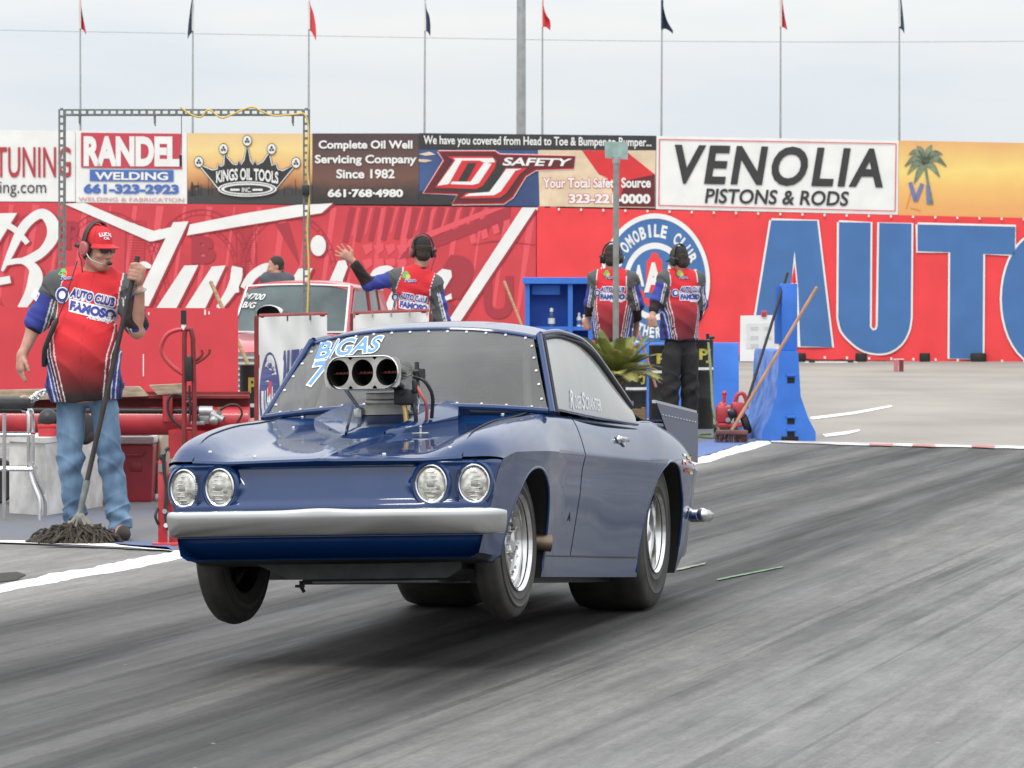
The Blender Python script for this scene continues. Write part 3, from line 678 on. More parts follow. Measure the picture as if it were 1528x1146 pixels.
# ================================================================== the blue drag car
PSI, PIT, ROL = R(14.8), R(4.15), R(1.7)
fwv = Vector((-math.sin(PSI)*math.cos(PIT), -math.cos(PSI)*math.cos(PIT), math.sin(PIT)))
lfv = Vector((math.cos(PSI), -math.sin(PSI), 0)); upv = fwv.cross(lfv)
RR = 0.36255
CO = Vector((0.08471, 19.04356, 0.00095))
car = thing('drag_car', 'blue drag car with chrome air scoop through its hood and front wheels lifted', 'race car')
CARM = Matrix(((fwv.x, lfv.x, upv.x, CO.x), (fwv.y, lfv.y, upv.y, CO.y), (fwv.z, lfv.z, upv.z, CO.z), (0, 0, 0, 1)))
car.matrix_world = CARM
ROLLM = Matrix.Translation((0, 0, .3)) @ Matrix.Rotation(ROL, 4, 'X') @ Matrix.Translation((0, 0, -.3))
BODYM = CARM @ ROLLM
def cpart(o):
    o.parent = car; o.matrix_parent_inverse = Matrix(); o.matrix_basis = ROLLM; return o
def car_paint(name, col, rough=.38):
    m = mat(name, col, rough, 0, 1.0, spec=.04)
    nt = m.node_tree; b = nt.nodes['Principled BSDF']
    b.inputs['Coat IOR'].default_value = 1.58
    t = nt.nodes.new('ShaderNodeTexCoord'); n = nt.nodes.new('ShaderNodeTexNoise'); n.inputs['Scale'].default_value = 2.4; n.inputs['Detail'].default_value = 2
    nt.links.new(t.outputs['Object'], n.inputs['Vector'])
    bp = nt.nodes.new('ShaderNodeBump'); bp.inputs['Strength'].default_value = .10; bp.inputs['Distance'].default_value = .02
    nt.links.new(n.outputs[0], bp.inputs['Height']); nt.links.new(bp.outputs[0], b.inputs['Coat Normal'])
    n2 = nt.nodes.new('ShaderNodeTexNoise'); n2.inputs['Scale'].default_value = 40; n2.inputs['Detail'].default_value = 5; nt.links.new(t.outputs['Object'], n2.inputs['Vector'])
    r = nt.nodes.new('ShaderNodeMapRange'); r.inputs[3].default_value = .02; r.inputs[4].default_value = .10; nt.links.new(n2.outputs[0], r.inputs[0]); nt.links.new(r.outputs[0], b.inputs['Coat Roughness'])
    return m
paint = car_paint('blue_car_paint', (.004, .029, .112))
seam = mat('panel_gap', (.006, .008, .015), .6)
underm = mat('underbody_black', (.012, .012, .012), .7, var=.3)
pan_m = mat('belly_pan_grey', (.055, .055, .055), .45, .5, var=.35, scale=9)
polished = mat('polished_aluminium', (.70, .70, .69), .14, 1, var=.25, scale=12)
castal = mat('cast_aluminium', (.45, .43, .39), .42, .9, var=.3, scale=14)
KYC = [(-1.0, .612), (-.9, .632), (-.6, .668), (0, .685), (.5, .672), (1.2, .658), (1.9, .672), (2.55, .718), (3.0, .712), (3.15, .706), (3.3, .70)]
KZC = [(-1.0, .655), (0, .665), (1.9, .66), (3.1, .635), (3.3, .605)]
KZF = [(-1.0, .735), (-.9, .755), (-.5, .82), (-.2, .852), (.1, .872), (.5, .852), (.9, .845), (1.5, .838), (2.1, .828), (2.5, .80), (2.7, .785), (3.0, .745), (3.15, .715), (3.25, .672), (3.3, .616)]
KZH = [(-1.0, .79), (-.3, .85), (0, .80), (1.9, .80), (2.1, .825), (2.3, .772), (2.5, .738), (2.7, .708), (3.0, .662), (3.15, .638), (3.25, .620), (3.3, .604)]
KIN = [(-1.0, .07), (0, .085), (.5, .085), (1.9, .075), (2.6, .115), (3.1, .12), (3.3, .10)]
def X(s, y):
    a = (abs(y)/.72)
    return s-sst(2.2, 3.3, s)*(.115*a**2.4+.075*sst(.84, 1.0, a)**2)+.10*sst(-.3, -1.0, s)*a**2.0
def zhood(s, y, bulge=False):
    yF = curve1(KYC, s)-curve1(KIN, s); u = min(1, abs(y)/yF)
    z0, z1 = curve1(KZH, s), curve1(KZF, s)
    return z0+(z1-z0)*sst(.62, 1.0, u)-.006*u*u
def sec(s):
    yC, zC, zF = curve1(KYC, s), curve1(KZC, s), curve1(KZF, s)
    yF = yC-curve1(KIN, s); pts = [(yF*i/18, zhood(s, yF*i/18)) for i in range(19)]
    fa = .48+.30*sst(2.3, 3.1, s)
    c = (yF+fa*(yC-yF), zF-.10*(zF-zC))
    zt = zhood(s, yF)
    for i in range(1, 13):
        t = i/12; pts.append(((1-t)**2*yF+2*t*(1-t)*c[0]+t*t*yC, (1-t)**2*zt+2*t*(1-t)*c[1]+t*t*zC))
    fr = sst(2.9, 3.3, s); rr = sst(-.35, -.8, s)
    yS, zS = yC-.070-.01*fr+.005*rr, .225+.02*rr; yB, zB = yS-.014-.02*fr, .137+.075*fr+.10*rr
    if s > 2.0: zB += .05*sst(2.2, 2.9, s)*(1-fr); zB = min(zB, .216)
    zS = max(zS, zB+.02)
    for i in range(1, 15):
        t = i/14; bul = -.006*math.sin(math.pi*min(1, t*3))
        pts.append((yC+(yS-yC)*t**1.05+bul, zC+(zS-zC)*t))
    for i in range(1, 4): pts.append((yS+(yB-yS)*i/3, zS+(zB-zS)*i/3))
    for i in range(1, 6): pts.append((yB*(1-i/5), zB))
    return pts
def body_mesh():
    ss = list(np.linspace(-1.0, 3.2, 120))+[3.22, 3.24, 3.26, 3.28, 3.29, 3.3]
    rows = []
    for s in ss:
        h = sec(s); full = [(X(s, y), -y, z) for y, z in h[::-1]]+[(X(s, y), y, z) for y, z in h[1:-1]]
        rows.append(full)
    n = len(rows[0])
    zc = .42
    for sh, dx in ((.97, -.06), (.94, -.25)):
        rows.append([(p[0]+dx, p[1]*sh, zc+(p[2]-zc)*sh) for p in rows[119+6]])
    mb = MB(); vs = [p for r in rows for p in r]; m = len(rows)
    fs = [(i*n+j, i*n+(j+1) % n, (i+1)*n+(j+1) % n, (i+1)*n+j) for i in range(m-1) for j in range(n)]
    k0, k1 = len(vs), len(vs)+1
    vs += [(-1.06, 0, .5), (2.9, 0, .42)]
    fs += [(k0, (j+1) % n, j) for j in range(n)]+[(k1, (m-1)*n+j, (m-1)*n+(j+1) % n) for j in range(n)]
    mb.add(vs, fs); return mb
body = body_mesh().build('body', [paint, underm], None, ang=None)
for f in body.data.polygons:
    c = f.center
    if f.normal.z < -.7 or (0.05 < c.x < 1.8 and abs(c.y) < .52 and c.z > .78): f.material_index = 1
cuts = []
for (x, z, r, y0) in ((2.575, .21, .372, .36), (-.055, .255, .425, .16)):
    for sgn in (1, -1):
        mb = MB(); mb.k = 0
        mb.lathe([(0, 0), (r, 0), (r, .7), (0, .7)], Matrix.Translation((x, sgn*y0, z)) @ Matrix.Rotation(R(-90*sgn), 4, 'X') @ Matrix.Diagonal((1, 1, 1, 1)), 64)
        o = mb.build('cutter', [underm], None, ang=None)
        bm = bmesh.new(); bm.from_mesh(o.data); bmesh.ops.remove_doubles(bm, verts=bm.verts, dist=1e-5); bmesh.ops.recalc_face_normals(bm, faces=bm.faces); bm.to_mesh(o.data); bm.free()
        cuts.append(o)
for o in cuts:
    md = body.modifiers.new('b', 'BOOLEAN'); md.operation = 'DIFFERENCE'; md.solver = 'EXACT'; md.object = o; md.material_mode = 'TRANSFER'
bpy.context.view_layer.update()
nm = bpy.data.meshes.new_from_object(body.evaluated_get(bpy.context.evaluated_depsgraph_get()))
body.modifiers.clear(); body.data = nm
for o in cuts: bpy.data.objects.remove(o)
smooth_angle(body.data, 32); cpart(body)
# arch lips
def sideY(x, z):
    s = x
    for _ in range(4):
        h = sec(s)[18:46]
        y = np.interp(-z, [-q[1] for q in h], [q[0] for q in h]); s = x+(s-X(s, y))
    return float(y)
for (x, z, r, a0, a1) in ((2.575, .21, .374, 4, 187), (-.055, .255, .427, -13, 176)):
    for sg in (1, -1):
        mb = MB(); pts = []
        for i in range(41):
            a = R(a0+(a1-a0)*i/40); xx, zz = x+r*math.cos(a), z+r*math.sin(a)
            pts.append((xx, sg*(sideY(xx, max(.15, zz))-.004), zz))
        mb.tube(pts, .007, 8); cpart(mb.build('arch_lip', paint))
# doors, slightly proud, with a dark gap line around
def door(sg):
    def pt(u, v, off):
        x = .42+(1.60-.42)*u+ (.03*(1-v) if u > .5 else -.04*math.sin(v*3.1)*(1-u)); z = .23+(.832-.23)*v
        return (x, sg*(sideY(x, z)+off), z)
    mb = MB(); nu, nv = 36, 36
    mb.grid(lambda u, v: pt(u, v, .0022), nu, nv)
    per = [(i/nu, 0) for i in range(nu)]+[(1, i/nv) for i in range(nv)]+[(1-i/nu, 1) for i in range(nu)]+[(0, 1-i/nv) for i in range(nv)]
    k = len(per); mb.add([pt(u, v, .0022) for u, v in per]+[pt(u, v, -.006) for u, v in per], [(i, (i+1) % k, k+(i+1) % k, k+i) for i in range(k)])
    d = cpart(mb.build('door', paint, ang=50))
    mb = MB(); mb.tube([pt(u, v, -.0025) for u, v in [q for q in per if q[1] < 1]], .0045, 6, cap=False); cpart(mb.build('door_gap', seam))
    x = .84; z = .757; y = sideY(x, z)
    mb = MB(); mb.box((x-.015, sg*(y+.020), z), (.15, .012, .022), bev=.005); mb.ball((x+.05, sg*(y+.008), z-.004), (.03, .012, .02)); mb.box((x-.06, sg*(y+.010), z), (.03, .02, .02), bev=.004)
    mb.tube([(x+.02, sg*(y+.012), z-.012), (x-.02, sg*(y+.016), z-.03), (x-.045, sg*(y+.012), z-.012)], .006, 6)
    mb.build('handle', M['chrome'], d)
door(1); door(-1)
for sg in (1, -1):                                     # rocker seam
    mb = MB(); mb.tube([(x, sg*(sideY(x, .226)+.0006), .226) for x in np.linspace(.41, 2.24, 30)], .0035, 6); cpart(mb.build('rocker_gap', seam))
    mb = MB(); mb.tube([(x, sg*(sideY(x, .30)+.001), .30+.022*(x > 1)) for x in (1.765, 1.768)], .004, 6); mb.box((1.765, sg*(sideY(1.765, .40)+.001), .40), (.006, .004, .05)); cpart(mb.build('vent', seam))
# hood with its raised, pointed scoop
KYR = [(2.05, .240), (2.09, .232), (2.4, .160), (2.69, .092), (2.8, .085), (3.0, .065), (3.2, .03), (3.3, .01)]
KZR = [(2.05, .905), (2.09, .900), (2.4, .815), (2.69, .732), (2.8, .712), (3.0, .680), (3.2, .640), (3.3, .612)]
def hoodz(x, y):
    s = x+.15*sst(2.2, 3.3, x)*(abs(y)/.72)**2.4; s = min(3.3, s)
    z = zhood(s, y)+.004
    a = abs(y)
    yr = curve1(KYR, x); zr = curve1(KZR, x)
    hb = zhood(min(3.3, x), yr)+.004; h = max(0, zr-hb)
    if a >= yr:
        w = .10 if y > 0 else .45                      # the driver's side flank is steeper
        z += h*(w*max(0, 1-(a-yr)/.36)**1.25+(1-w)*max(0, 1-(a-yr)/.05)**1.5)
    else:
        t = min(1, max(0, (2.74-x)/.36)); zin = max(hb-.014*sst(3.0, 2.75, x), hb-.014+.112*t**1.1)   # bowl between the ridges, ramping up to the blower
        q = (a/yr)**3; z = min(zin, hb+h)*(1-q)+(hb+h)*q
        if x > 2.8: z = hb+h*(.5+.5*(a/yr))
    return z
mb = MB()
def hpt(u, v, off=0):
    y = (u*2-1)*(.560-.02*(1-v)); x1 = X(3.296, y)+.002; x = 2.085+(x1-2.085)*v
    return (x, y, hoodz(x, y)+off)
mb.grid(lambda u, v: hpt(u, v), 220, 130)
k = 60; ed = [hpt(i/k, 1) for i in range(k+1)]
mb.add(ed+[(p[0]+.006, p[1], p[2]-.010) for p in ed]+[(p[0]-.01, p[1], p[2]-.018) for p in ed], [(i+r*(k+1), i+1+r*(k+1), k+2+i+r*(k+1), k+1+i+r*(k+1)) for r in range(2) for i in range(k)])
hood = cpart(mb.build('hood', paint, ang=40))
mb = MB(); mb.tube([hpt(0, v, .0008) for v in np.linspace(0, 1, 30)], .0035, 6); mb.tube([hpt(1, v, .0008) for v in np.linspace(0, 1, 30)], .0035, 6); mb.tube([hpt(u, 0, .001) for u in np.linspace(0, 1, 30)], .004, 6); mb.build('hood_gap', seam, hood)
mb = MB(); vs = []                                      # closed rear of the scoop
for i in range(41):
    y = -.47+.94*i/40; vs += [(2.086, y, hoodz(2.086, y)), (2.07, y, .80)]
mb.add(vs, [(2*i, 2*i+1, 2*i+3, 2*i+2) for i in range(40)]); mb.build('scoop_back', paint, hood, ang=30)
for sg in (1, -1):                                     # raised pointed wings of the scoop, open towards the windshield
    wide = 1.0 if sg > 0 else 1.35; n = 16; vs = []
    A, B, C_ = Vector((2.70, .088, .738)), Vector((2.32, .145+.145*wide, .808)), Vector((2.09, .232, .912))
    for i in range(n+1):
        f = i/n; x = A.x+(C_.x-A.x)*f; top = A.lerp(C_, f)
        if x > B.x: g = (A.x-x)/(A.x-B.x); out = A.lerp(B, g)
        else: g = (B.x-x)/(B.x-C_.x); out = B.lerp(C_, g)
        out = out.copy(); out.z += .004*math.sin(math.pi*f)
        zb = hoodz(x, sg*out.y)-.012; ih = hoodz(x, sg*(top.y-.02))-.012
        if x > B.x: out.z = max(zb+.010, out.z-.012*(1-g))
        vs += [(x, sg*(out.y+.001), zb), (x, sg*out.y, out.z), (x, sg*(out.y*.5+top.y*.5), (out.z+top.z)/2+.003), (x, sg*top.y, top.z), (x, sg*(top.y-.006), top.z-.003), (x, sg*(top.y-.016), min(ih, top.z-.006))]
    mb = MB(); mb.add(vs, [(6*i+j, 6*i+j+1, 6*i+j+7, 6*i+j+6) for i in range(n) for j in range(5)]+[tuple(6*n+j for j in range(6))])
    mb.build('scoop_wing', paint, hood, ang=32)
def disc(mb, c, n, r, h):
    n = Vector(n).normalized(); c = Vector(c); mb.tube([c, c+n*h*.6, c+n*h], [r, r*.9, r*.5], 12)
mb = MB()
for y in (-.50, -.30, .24, .50): x = X(3.3, y)-.055; disc(mb, (x, y, hoodz(x, y)), (.2, 0, 1), .009, .007)
for y in (-.44, .44): x = 2.16; disc(mb, (x, y, hoodz(x, y)), (.1, 0, 1), .011, .008)
for x, y in ((2.35, .42), (2.35, -.42)): disc(mb, (x, y, hoodz(x, y)), (.1, 0, 1), .008, .006)
mb.build('hood_pin', M['chrome'], hood)
mb = MB(); x, y = 2.66, .225; z = hoodz(x, y); mb.cyl((x, y, z), (x, y, z+.035), .006, .004, 8); mb.box((x, y, z+.01), (.02, .07, .006), bev=.002); mb.ball((x, y, z+.036), .007); mb.build('hood_catch', M['steel'], hood)
# front fascia
def fW(z):
    h = sec(3.3)[18:50]; return float(np.interp(-z, [-q[1] for q in h], [q[0] for q in h]))
def frec(y, z):
    a = abs(y); r = 0
    inz_edge = 1-sst(.90, .985, a/fW(z))
    pod = .345+.10*(abs(z-.50)/.085)**1.6              # edge of the pointed lamp pods
    inz = sst(.425, .450, z)*(1-sst(.575, .590, z))
    ctr = 1-sst(pod-.02, pod+.03, a)
    r += inz*inz_edge*.010+ctr*(.004+.034*min(1, max(0, (z-.425)/.15)))*sst(.412, .435, z)*(1-sst(.584, .594, z))
    if z < .30: r += .015+.11*((.30-z)/.085)**1.5
    if z > .588: r += .012*((z-.588)/.012)
    return r
mb = MB()
def fpt(u, v):
    z = .2155+(.600-.2155)*v; W = fW(z)-.001; y = W*(2*u-1)
    return (X(3.302, y)-frec(y, z), y, z)
mb.grid(fpt, 150, 80)
fas = cpart(mb.build('front_panel', paint, ang=60))
for sg in (1, -1):
    mb = MB()
    for i in range(17):
        z = .437+.0075*i; y = sg*.520; x = X(3.302, y)-.014; mb.box((x, y, z), (.012, .052, .0032), rot=Matrix.Rotation(-sg*R(9), 3, 'Z'))
    mb.build('lamp_louvres', paint, fas, ang=0)
lens = mat('lamp_glass', (.62, .61, .55), .12, .25, 1, var=.45, scale=22, var2=(.25, .25, .22), bump=.5, stretch=(1, 1.6, 1.6))
for yy in (-.602, -.438, .438, .602):
    x = X(3.302, yy)-.006; ya = math.copysign(R(12 if abs(yy) > .5 else 7), yy)
    Mx = Matrix.Translation((x, yy, .503)) @ Matrix.Rotation(ya, 4, 'Z') @ Matrix.Rotation(R(90), 4, 'Y') @ Matrix.Diagonal((1.13, .93, 1, 1))
    mb = MB(); mb.lathe([(.0005, .010), (.02, .0095), (.04, .007), (.054, .002), (.060, -.004)], Mx, 40); mb.k = 1
    mb.k = 1
    for i in range(7):
        w = .05*math.sqrt(1-((i-3)/3.6)**2); q = Mx @ Vector(((i-3)*.014, 0, .0085)); mb.box(q, (.003, w*1.1, .0025))
    mb.k = 2; q = Mx @ Vector((0, 0, .0095)); mb.box(q, (.005, .032, .022), bev=.001); q = Mx @ Vector((.012, .03, .008)); mb.box(q, (.005, .016, .018), bev=.001); q = Mx @ Vector((.028, -.012, .008)); mb.box(q, (.005, .03, .008), bev=.001)
    hl = cpart(mb.build('headlight', [lens, mat('lamp_rib', (.78, .77, .72), .2, .2), mat('lamp_shadow', (.32, .31, .28), .25, .5)]))
    mb = MB(); mb.lathe([(.058, -.012), (.060, .004), (.0645, .007), (.069, .003), (.070, -.014)], Mx, 40, 0); mb.build('ring', [M['chrome']], hl)
    mb = MB(); mb.lathe([(.0695, -.02), (.071, .001), (.078, .003), (.088, -.008), (.090, -.03)], Mx, 40, 0); mb.build('bezel', [paint], hl)
# bumper
bum = mat('satin_bumper', (.60, .60, .595), .22, 1, var=.06, scale=5)
path = []
for i in range(61):
    u = -1+2*i/60; y = u*.640; path.append(Vector((X(3.3, y)+.006, y, 0)))
for sg, at in ((-1, 0), (1, None)):
    ex = [Vector((3.165, sg*.664, 0)), Vector((3.135, sg*.676, 0)), Vector((3.08, sg*.682, 0))]
    if sg < 0: path = ex[::-1]+path
    else: path = path+ex
prof = [(0, .410), (.024, .410), (.033, .4075), (.0385, .401), (.0405, .392), (.040, .376), (.035, .348), (.027, .321), (.019, .309), (.008, .305), (-.01, .306)]
mb = MB(); vs = []
for i, p in enumerate(path):
    a, b = path[max(i-1, 0)], path[min(i+1, len(path)-1)]; d = (b-a).normalized(); nn = Vector((d.y, -d.x, 0))
    if nn.x < 0 and abs(p.y) < .6: nn = -nn
    e = min(1, (min(i, len(path)-1-i)+.6)/4)
    pk = math.exp(-(p.y/.10)**2)
    for (o_, z) in [(q[0]*(.35+.65*e), q[1]) for q in prof]: vs.append((p.x+nn.x*o_, p.y+nn.y*o_, .356+(z-.356)*(.84+.16*e)+(.007*pk if z > .38 else 0)))
k = len(prof); mb.add(vs, [(i*k+j, i*k+j+1, (i+1)*k+j+1, (i+1)*k+j) for i in range(len(path)-1) for j in range(k-1)]+[tuple(range(k)), tuple(range((len(path)-1)*k, len(path)*k))])
cpart(mb.build('front_bumper', bum, ang=40))
# belly pan, skid plate, underside
mb = MB(); a = [(-.41, .222), (-.22, .135), (.44, .135), (.50, .17), (.50, .222)]
mb.prism([(3.05, y, z) for y, z in a], (-1.0, 0, 0)); cpart(mb.build('belly_pan', pan_m))
mb = MB(); mb.box((2.9, .17, .121), (.5, .52, .012), bev=.003); mb.box((1.2, 0, .13), (1.9, .9, .03)); cpart(mb.build('skid_plate', pan_m))
mb = MB(); mb.tube([(2.95, -.2, .13), (2.95, -.2, .105), (2.94, -.19, .085)], .008, 8); mb.box((2.95, -.205, .108), (.02, .035, .012)); cpart(mb.build('tow_hook', underm))
# wheels
def wheel(name, x, y, z, Rt, w, rr, sg, steer=0, dish=.05, roll=True):
    Mw = Matrix.Translation((x, y, z)) @ Matrix.Rotation(R(steer), 4, 'Z') @ Matrix.Rotation(R(-90*sg), 4, 'X')
    h = w/2; c = min(.045, w*.3)
    prof = [(rr-.012, h-.004), (rr+.004, h+.004), (rr+.03, h+.007), (rr+.034, h+.010), (rr+.040, h+.007), (rr+(Rt-rr)*.52, h+.009), (rr+(Rt-rr)*.55, h+.012), (rr+(Rt-rr)*.60, h+.008), (Rt-.05, h+.006), (Rt-c*.62, h-.002), (Rt-c*.28, h-.012), (Rt-.006, h-c*.75), (Rt, h-c*1.3), (Rt+.002, 0)]
    prof = prof+[(r, -q) for r, q in prof[-2::-1]]
    mb = MB(); mb.lathe(prof, Mw, 64)
    t = mb.build('wheel', M['tyre'], None, 50)
    if roll: cpart(t)
    else: t.parent = car
    mb = MB()
    pr = [(rr-.008, h-.002), (rr+.002, h+.012), (rr+.004, h+.006), (rr+.001, h-.002), (rr-.010, h-.006), (rr-.013, h-.010), (rr-.016, h-dish*.5), (rr-.03, h-dish*.55), (rr-.045, h-dish), (rr-.06, h-dish*.92), (rr*.62, h-dish*.6), (rr*.42, h-dish*.5), (rr*.40, h-dish*.9), (.045, h-dish*.95), (.04, h-dish*.3), (.001, h-dish*.2)]
    mb.lathe(pr, Mw, 48)
    for i in range(16):
        a = 2*math.pi*i/16; q = Mw @ Vector((math.cos(a)*(rr-.052), math.sin(a)*(rr-.052), h-dish*.95)); q2 = Mw @ Vector((math.cos(a)*(rr-.052), math.sin(a)*(rr-.052), h-dish*.95+.016)); mb.cyl(q, q2, .008, .007, 8)
    for i in range(5):
        a = 2*math.pi*i/5+.3; ca, sa = math.cos(a), math.sin(a)
        mb.cyl(Mw @ Vector((ca*.07, sa*.07, h-dish*.9)), Mw @ Vector((ca*.07, sa*.07, h-dish*.9+.03)), .011, .009, 8)
    mb.build('rim', polished, t)
    return t
tym = mat('tyre_rubber', (.020, .019, .018), .62, var=.35, scale=10, bump=.08, var2=(.050, .046, .041)); M['tyre'] = tym
wheel('w', 2.69, .585, .278, .312, .10, .196, 1, steer=-1)
wheel('w', 2.69, -.572, .268, .312, .10, .196, -1, steer=-4)
for sg in (1, -1): wheel('w', 0, sg*.42, RR, RR, .36, .185, sg, dish=.09, roll=False)
mb = MB(); mb.tube([(2.32, .40, .30), (2.24, .56, .285), (2.20, .655, .277)], [.040, .038, .036], 20, cap=False); mb.tube([(2.20, .655, .277), (2.22, .61, .281)], [.032, .032], 20)
cpart(mb.build('exhaust_dump', mat('bronze_heat', (.20, .15, .11), .38, .9, var=.4, scale=10)))
# greenhouse
KRZ = [(-.10, .875), (.2, .985), (.6, 1.155), (1.0, 1.243), (1.4, 1.268), (1.62, 1.252), (1.80, 1.218)]
KEZ = [(-.10, .862), (.2, .893), (.35, .958), (.76, 1.108), (1.0, 1.165), (1.2, 1.190), (1.5, 1.198), (1.80, 1.172)]
KEY = [(-.10, .58), (.2, .56), (.35, .545), (.76, .525), (1.2, .525), (1.5, .520), (1.80, .502)]
def rpt(u, v):
    x0 = -.10+(1.80+.10)*v; a = abs(2*u-1); y = (2*u-1)*curve1(KEY, x0)
    ze, zr = curve1(KEZ, x0), curve1(KRZ, x0)
    z = ze+(zr-ze)*(1-a**2.6)
    return (x0+.06*sst(1.3, 1.8, x0)*(1-a*a), y, z)
mb = MB(); mb.grid(rpt, 60, 60)
k = 30; ed = [rpt(i/k, 1) for i in range(k+1)]; mb.add(ed+[(p[0]+.012, p[1], p[2]-.018) for p in ed], [(i, i+1, k+2+i, k+1+i) for i in range(k)])
ed2 = [rpt(i/k, 1) for i in range(k+1)]; mb.add([(p[0], p[1]*.98, p[2]-.03) for p in ed2]+[(rpt(i/k, 0)[0], rpt(i/k, 0)[1]*.97, rpt(i/k, 0)[2]-.03) for i in range(k+1)], [])
roof = cpart(mb.build('roof', paint, ang=45))
def wsp(u, v, off=0):                                   # windshield
    b = Vector((2.10+.13*(1-u*u), .622*u, .832+.028*(1-u*u))); t = Vector((1.812+.06*(1-u*u), .488*u, 1.160+.043*(1-abs(u)**2.6)))
    p = b.lerp(t, v); n = Vector((.76, 0, .65)); return tuple(p+n*(.018*math.sin(math.pi*v)+off))
def glass(name, base, alpha, rough=.05, coat=0, var=.25):
    m = mat(name, base, rough, 0, coat, var=var, scale=2.5); m.node_tree.nodes['Principled BSDF'].inputs['Alpha'].default_value = alpha
    m.node_tree.nodes['Principled BSDF'].inputs['IOR'].default_value = 1.55; return m
wsm = glass('windshield_polycarbonate', (.21, .21, .205), .60, .05)
mb = MB(); mb.grid(lambda u, v: wsp(2*u-1, v), 40, 16)
ws = cpart(mb.build('windshield', wsm, ang=60))
mb = MB()
for u, v in [(u, .97) for u in np.linspace(-.93, .93, 12)]+[(u, .035) for u in np.linspace(-.9, .9, 12)]+[(sg*.975, v) for sg in (1, -1) for v in np.linspace(.14, .86, 5)]:
    disc(mb, wsp(u, v, .001), (.76, 0, .65), .0075, .006)
mb.build('rivets', M['chrome'], ws)
def strip(name, pts, r, mt, flat=None):
    mb = MB(); mb.tube(pts, r, 10); return cpart(mb.build(name, mt))
for sg in (1, -1):
    a = [Vector((2.09-.285*i/8, sg*(.640-.128*i/8), .825+.350*i/8)) for i in range(9)]
    strip('windshield_pillar', a, .014, paint)
    strip('pillar_seal', [p+Vector((-.028, sg*.012, 0)) for p in a], .009, seam)
mb = MB(); mb.tube([wsp(u, 0, .002) for u in np.linspace(-1, 1, 30)], .014, 8); cpart(mb.build('cowl_trim', paint))
mb = MB(); mb.tube([wsp(u, 1.01, .0) for u in np.linspace(-1, 1, 30)], .010, 8); cpart(mb.build('header_trim', paint))
def side_edge(v):                                       # from pillar top along the roof edge to the belt
    x = 1.78+(.31-1.78)*v; return Vector((x, curve1(KEY, x)+.004, curve1(KEZ, x)-.004))
sidem = glass('side_window', (.52, .52, .50), .84, .10, var=.10)
for sg in (1, -1):
    N_ = 36
    top, bot = [], []
    for i in range(N_+1):
        v = i/N_; t = side_edge(v); xb = 2.06+(.36-2.06)*v
        bot.append(Vector((xb, sg*(curve1(KYC, xb)-curve1(KIN, xb)+.012), .838+.01*(1-v)))); top.append(Vector((t.x, sg*t.y, t.z)))
    def sp(u, v, off=0):
        i = min(N_-1, int(u*N_)); f = u*N_-i; a = bot[i].lerp(bot[i+1], f); b = top[i].lerp(top[i+1], f)
        p = a.lerp(b, v); return p+Vector((0, sg*(.010*math.sin(math.pi*v)+off), 0))
    mb = MB(); mb.grid(lambda u, v: sp(u, v), 40, 12); sw = cpart(mb.build('side_window', sidem, ang=60))
    mb = MB(); mb.tube([p+Vector((0, sg*.010, -.012)) for p in top], [.006+.010*sst(.25, .6, i/N_) for i in range(N_+1)], 8); mb.build('seal', seam, sw)
    mb = MB(); mb.tube([p+Vector((0, sg*.004, .004)) for p in bot], .008, 8); mb.build('belt_trim', paint, sw)
    mb = MB(); mb.tube([p+Vector((0, sg*.004, .010)) for p in top], .012, 8); cpart(mb.build('drip_rail', paint))
    if sg > 0: swl = sw
mb = MB(); mb.grid(lambda u, v: tuple(Vector(rpt(.13+.74*u, .10+.27*v))+Vector((-.004, 0, .006))), 20, 12); cpart(mb.build('rear_window', glass('rear_glass', (.02, .022, .025), 1, .06)))
# cabin seen through the glass: cage, seat, dash, steering wheel
mb = MB()
for sg in (1, -1):
    mb.tube(catmull([(1.95, sg*.50, .80), (1.72, sg*.44, 1.12), (1.2, sg*.43, 1.16), (.95, sg*.44, 1.15), (.85, sg*.48, .80)], 6), .019, 10)
    mb.tube([(.95, sg*.44, 1.14), (.35, sg*.40, .84)], .019, 10)
mb.tube([(.95, -.44, 1.14), (.95, .44, 1.14)], .019, 10); mb.tube([(.9, -.45, .98), (.9, .45, .98)], .019, 10); mb.tube([(1.72, -.44, 1.12), (1.72, .44, 1.12)], .019, 10); mb.tube([(.95, .44, 1.14), (.88, -.46, .82)], .016, 10)
cpart(mb.build('roll_cage', mat('cage_grey', (.12, .12, .12), .4)))
mb = MB(); mb.box((1.88, 0, .83), (.2, 1.0, .07), bev=.03); cpart(mb.build('dashboard', M['blackplastic']))
mb = MB(); mb.box((1.0, .24, .92), (.12, .32, .34), rot=Matrix.Rotation(R(-12), 3, 'Y'), bev=.05); cpart(mb.build('seat', M['blackplastic']))
mb = MB(); mb.tube([(1.62+.05*math.sin(a), .24+.13*math.cos(a), .93+.11*math.sin(a)) for a in np.linspace(0, 2*math.pi, 30)], .012, 8); mb.cyl((1.62, .24, .93), (1.8, .24, .86), .015); cpart(mb.build('steering_wheel', M['blackplastic']))
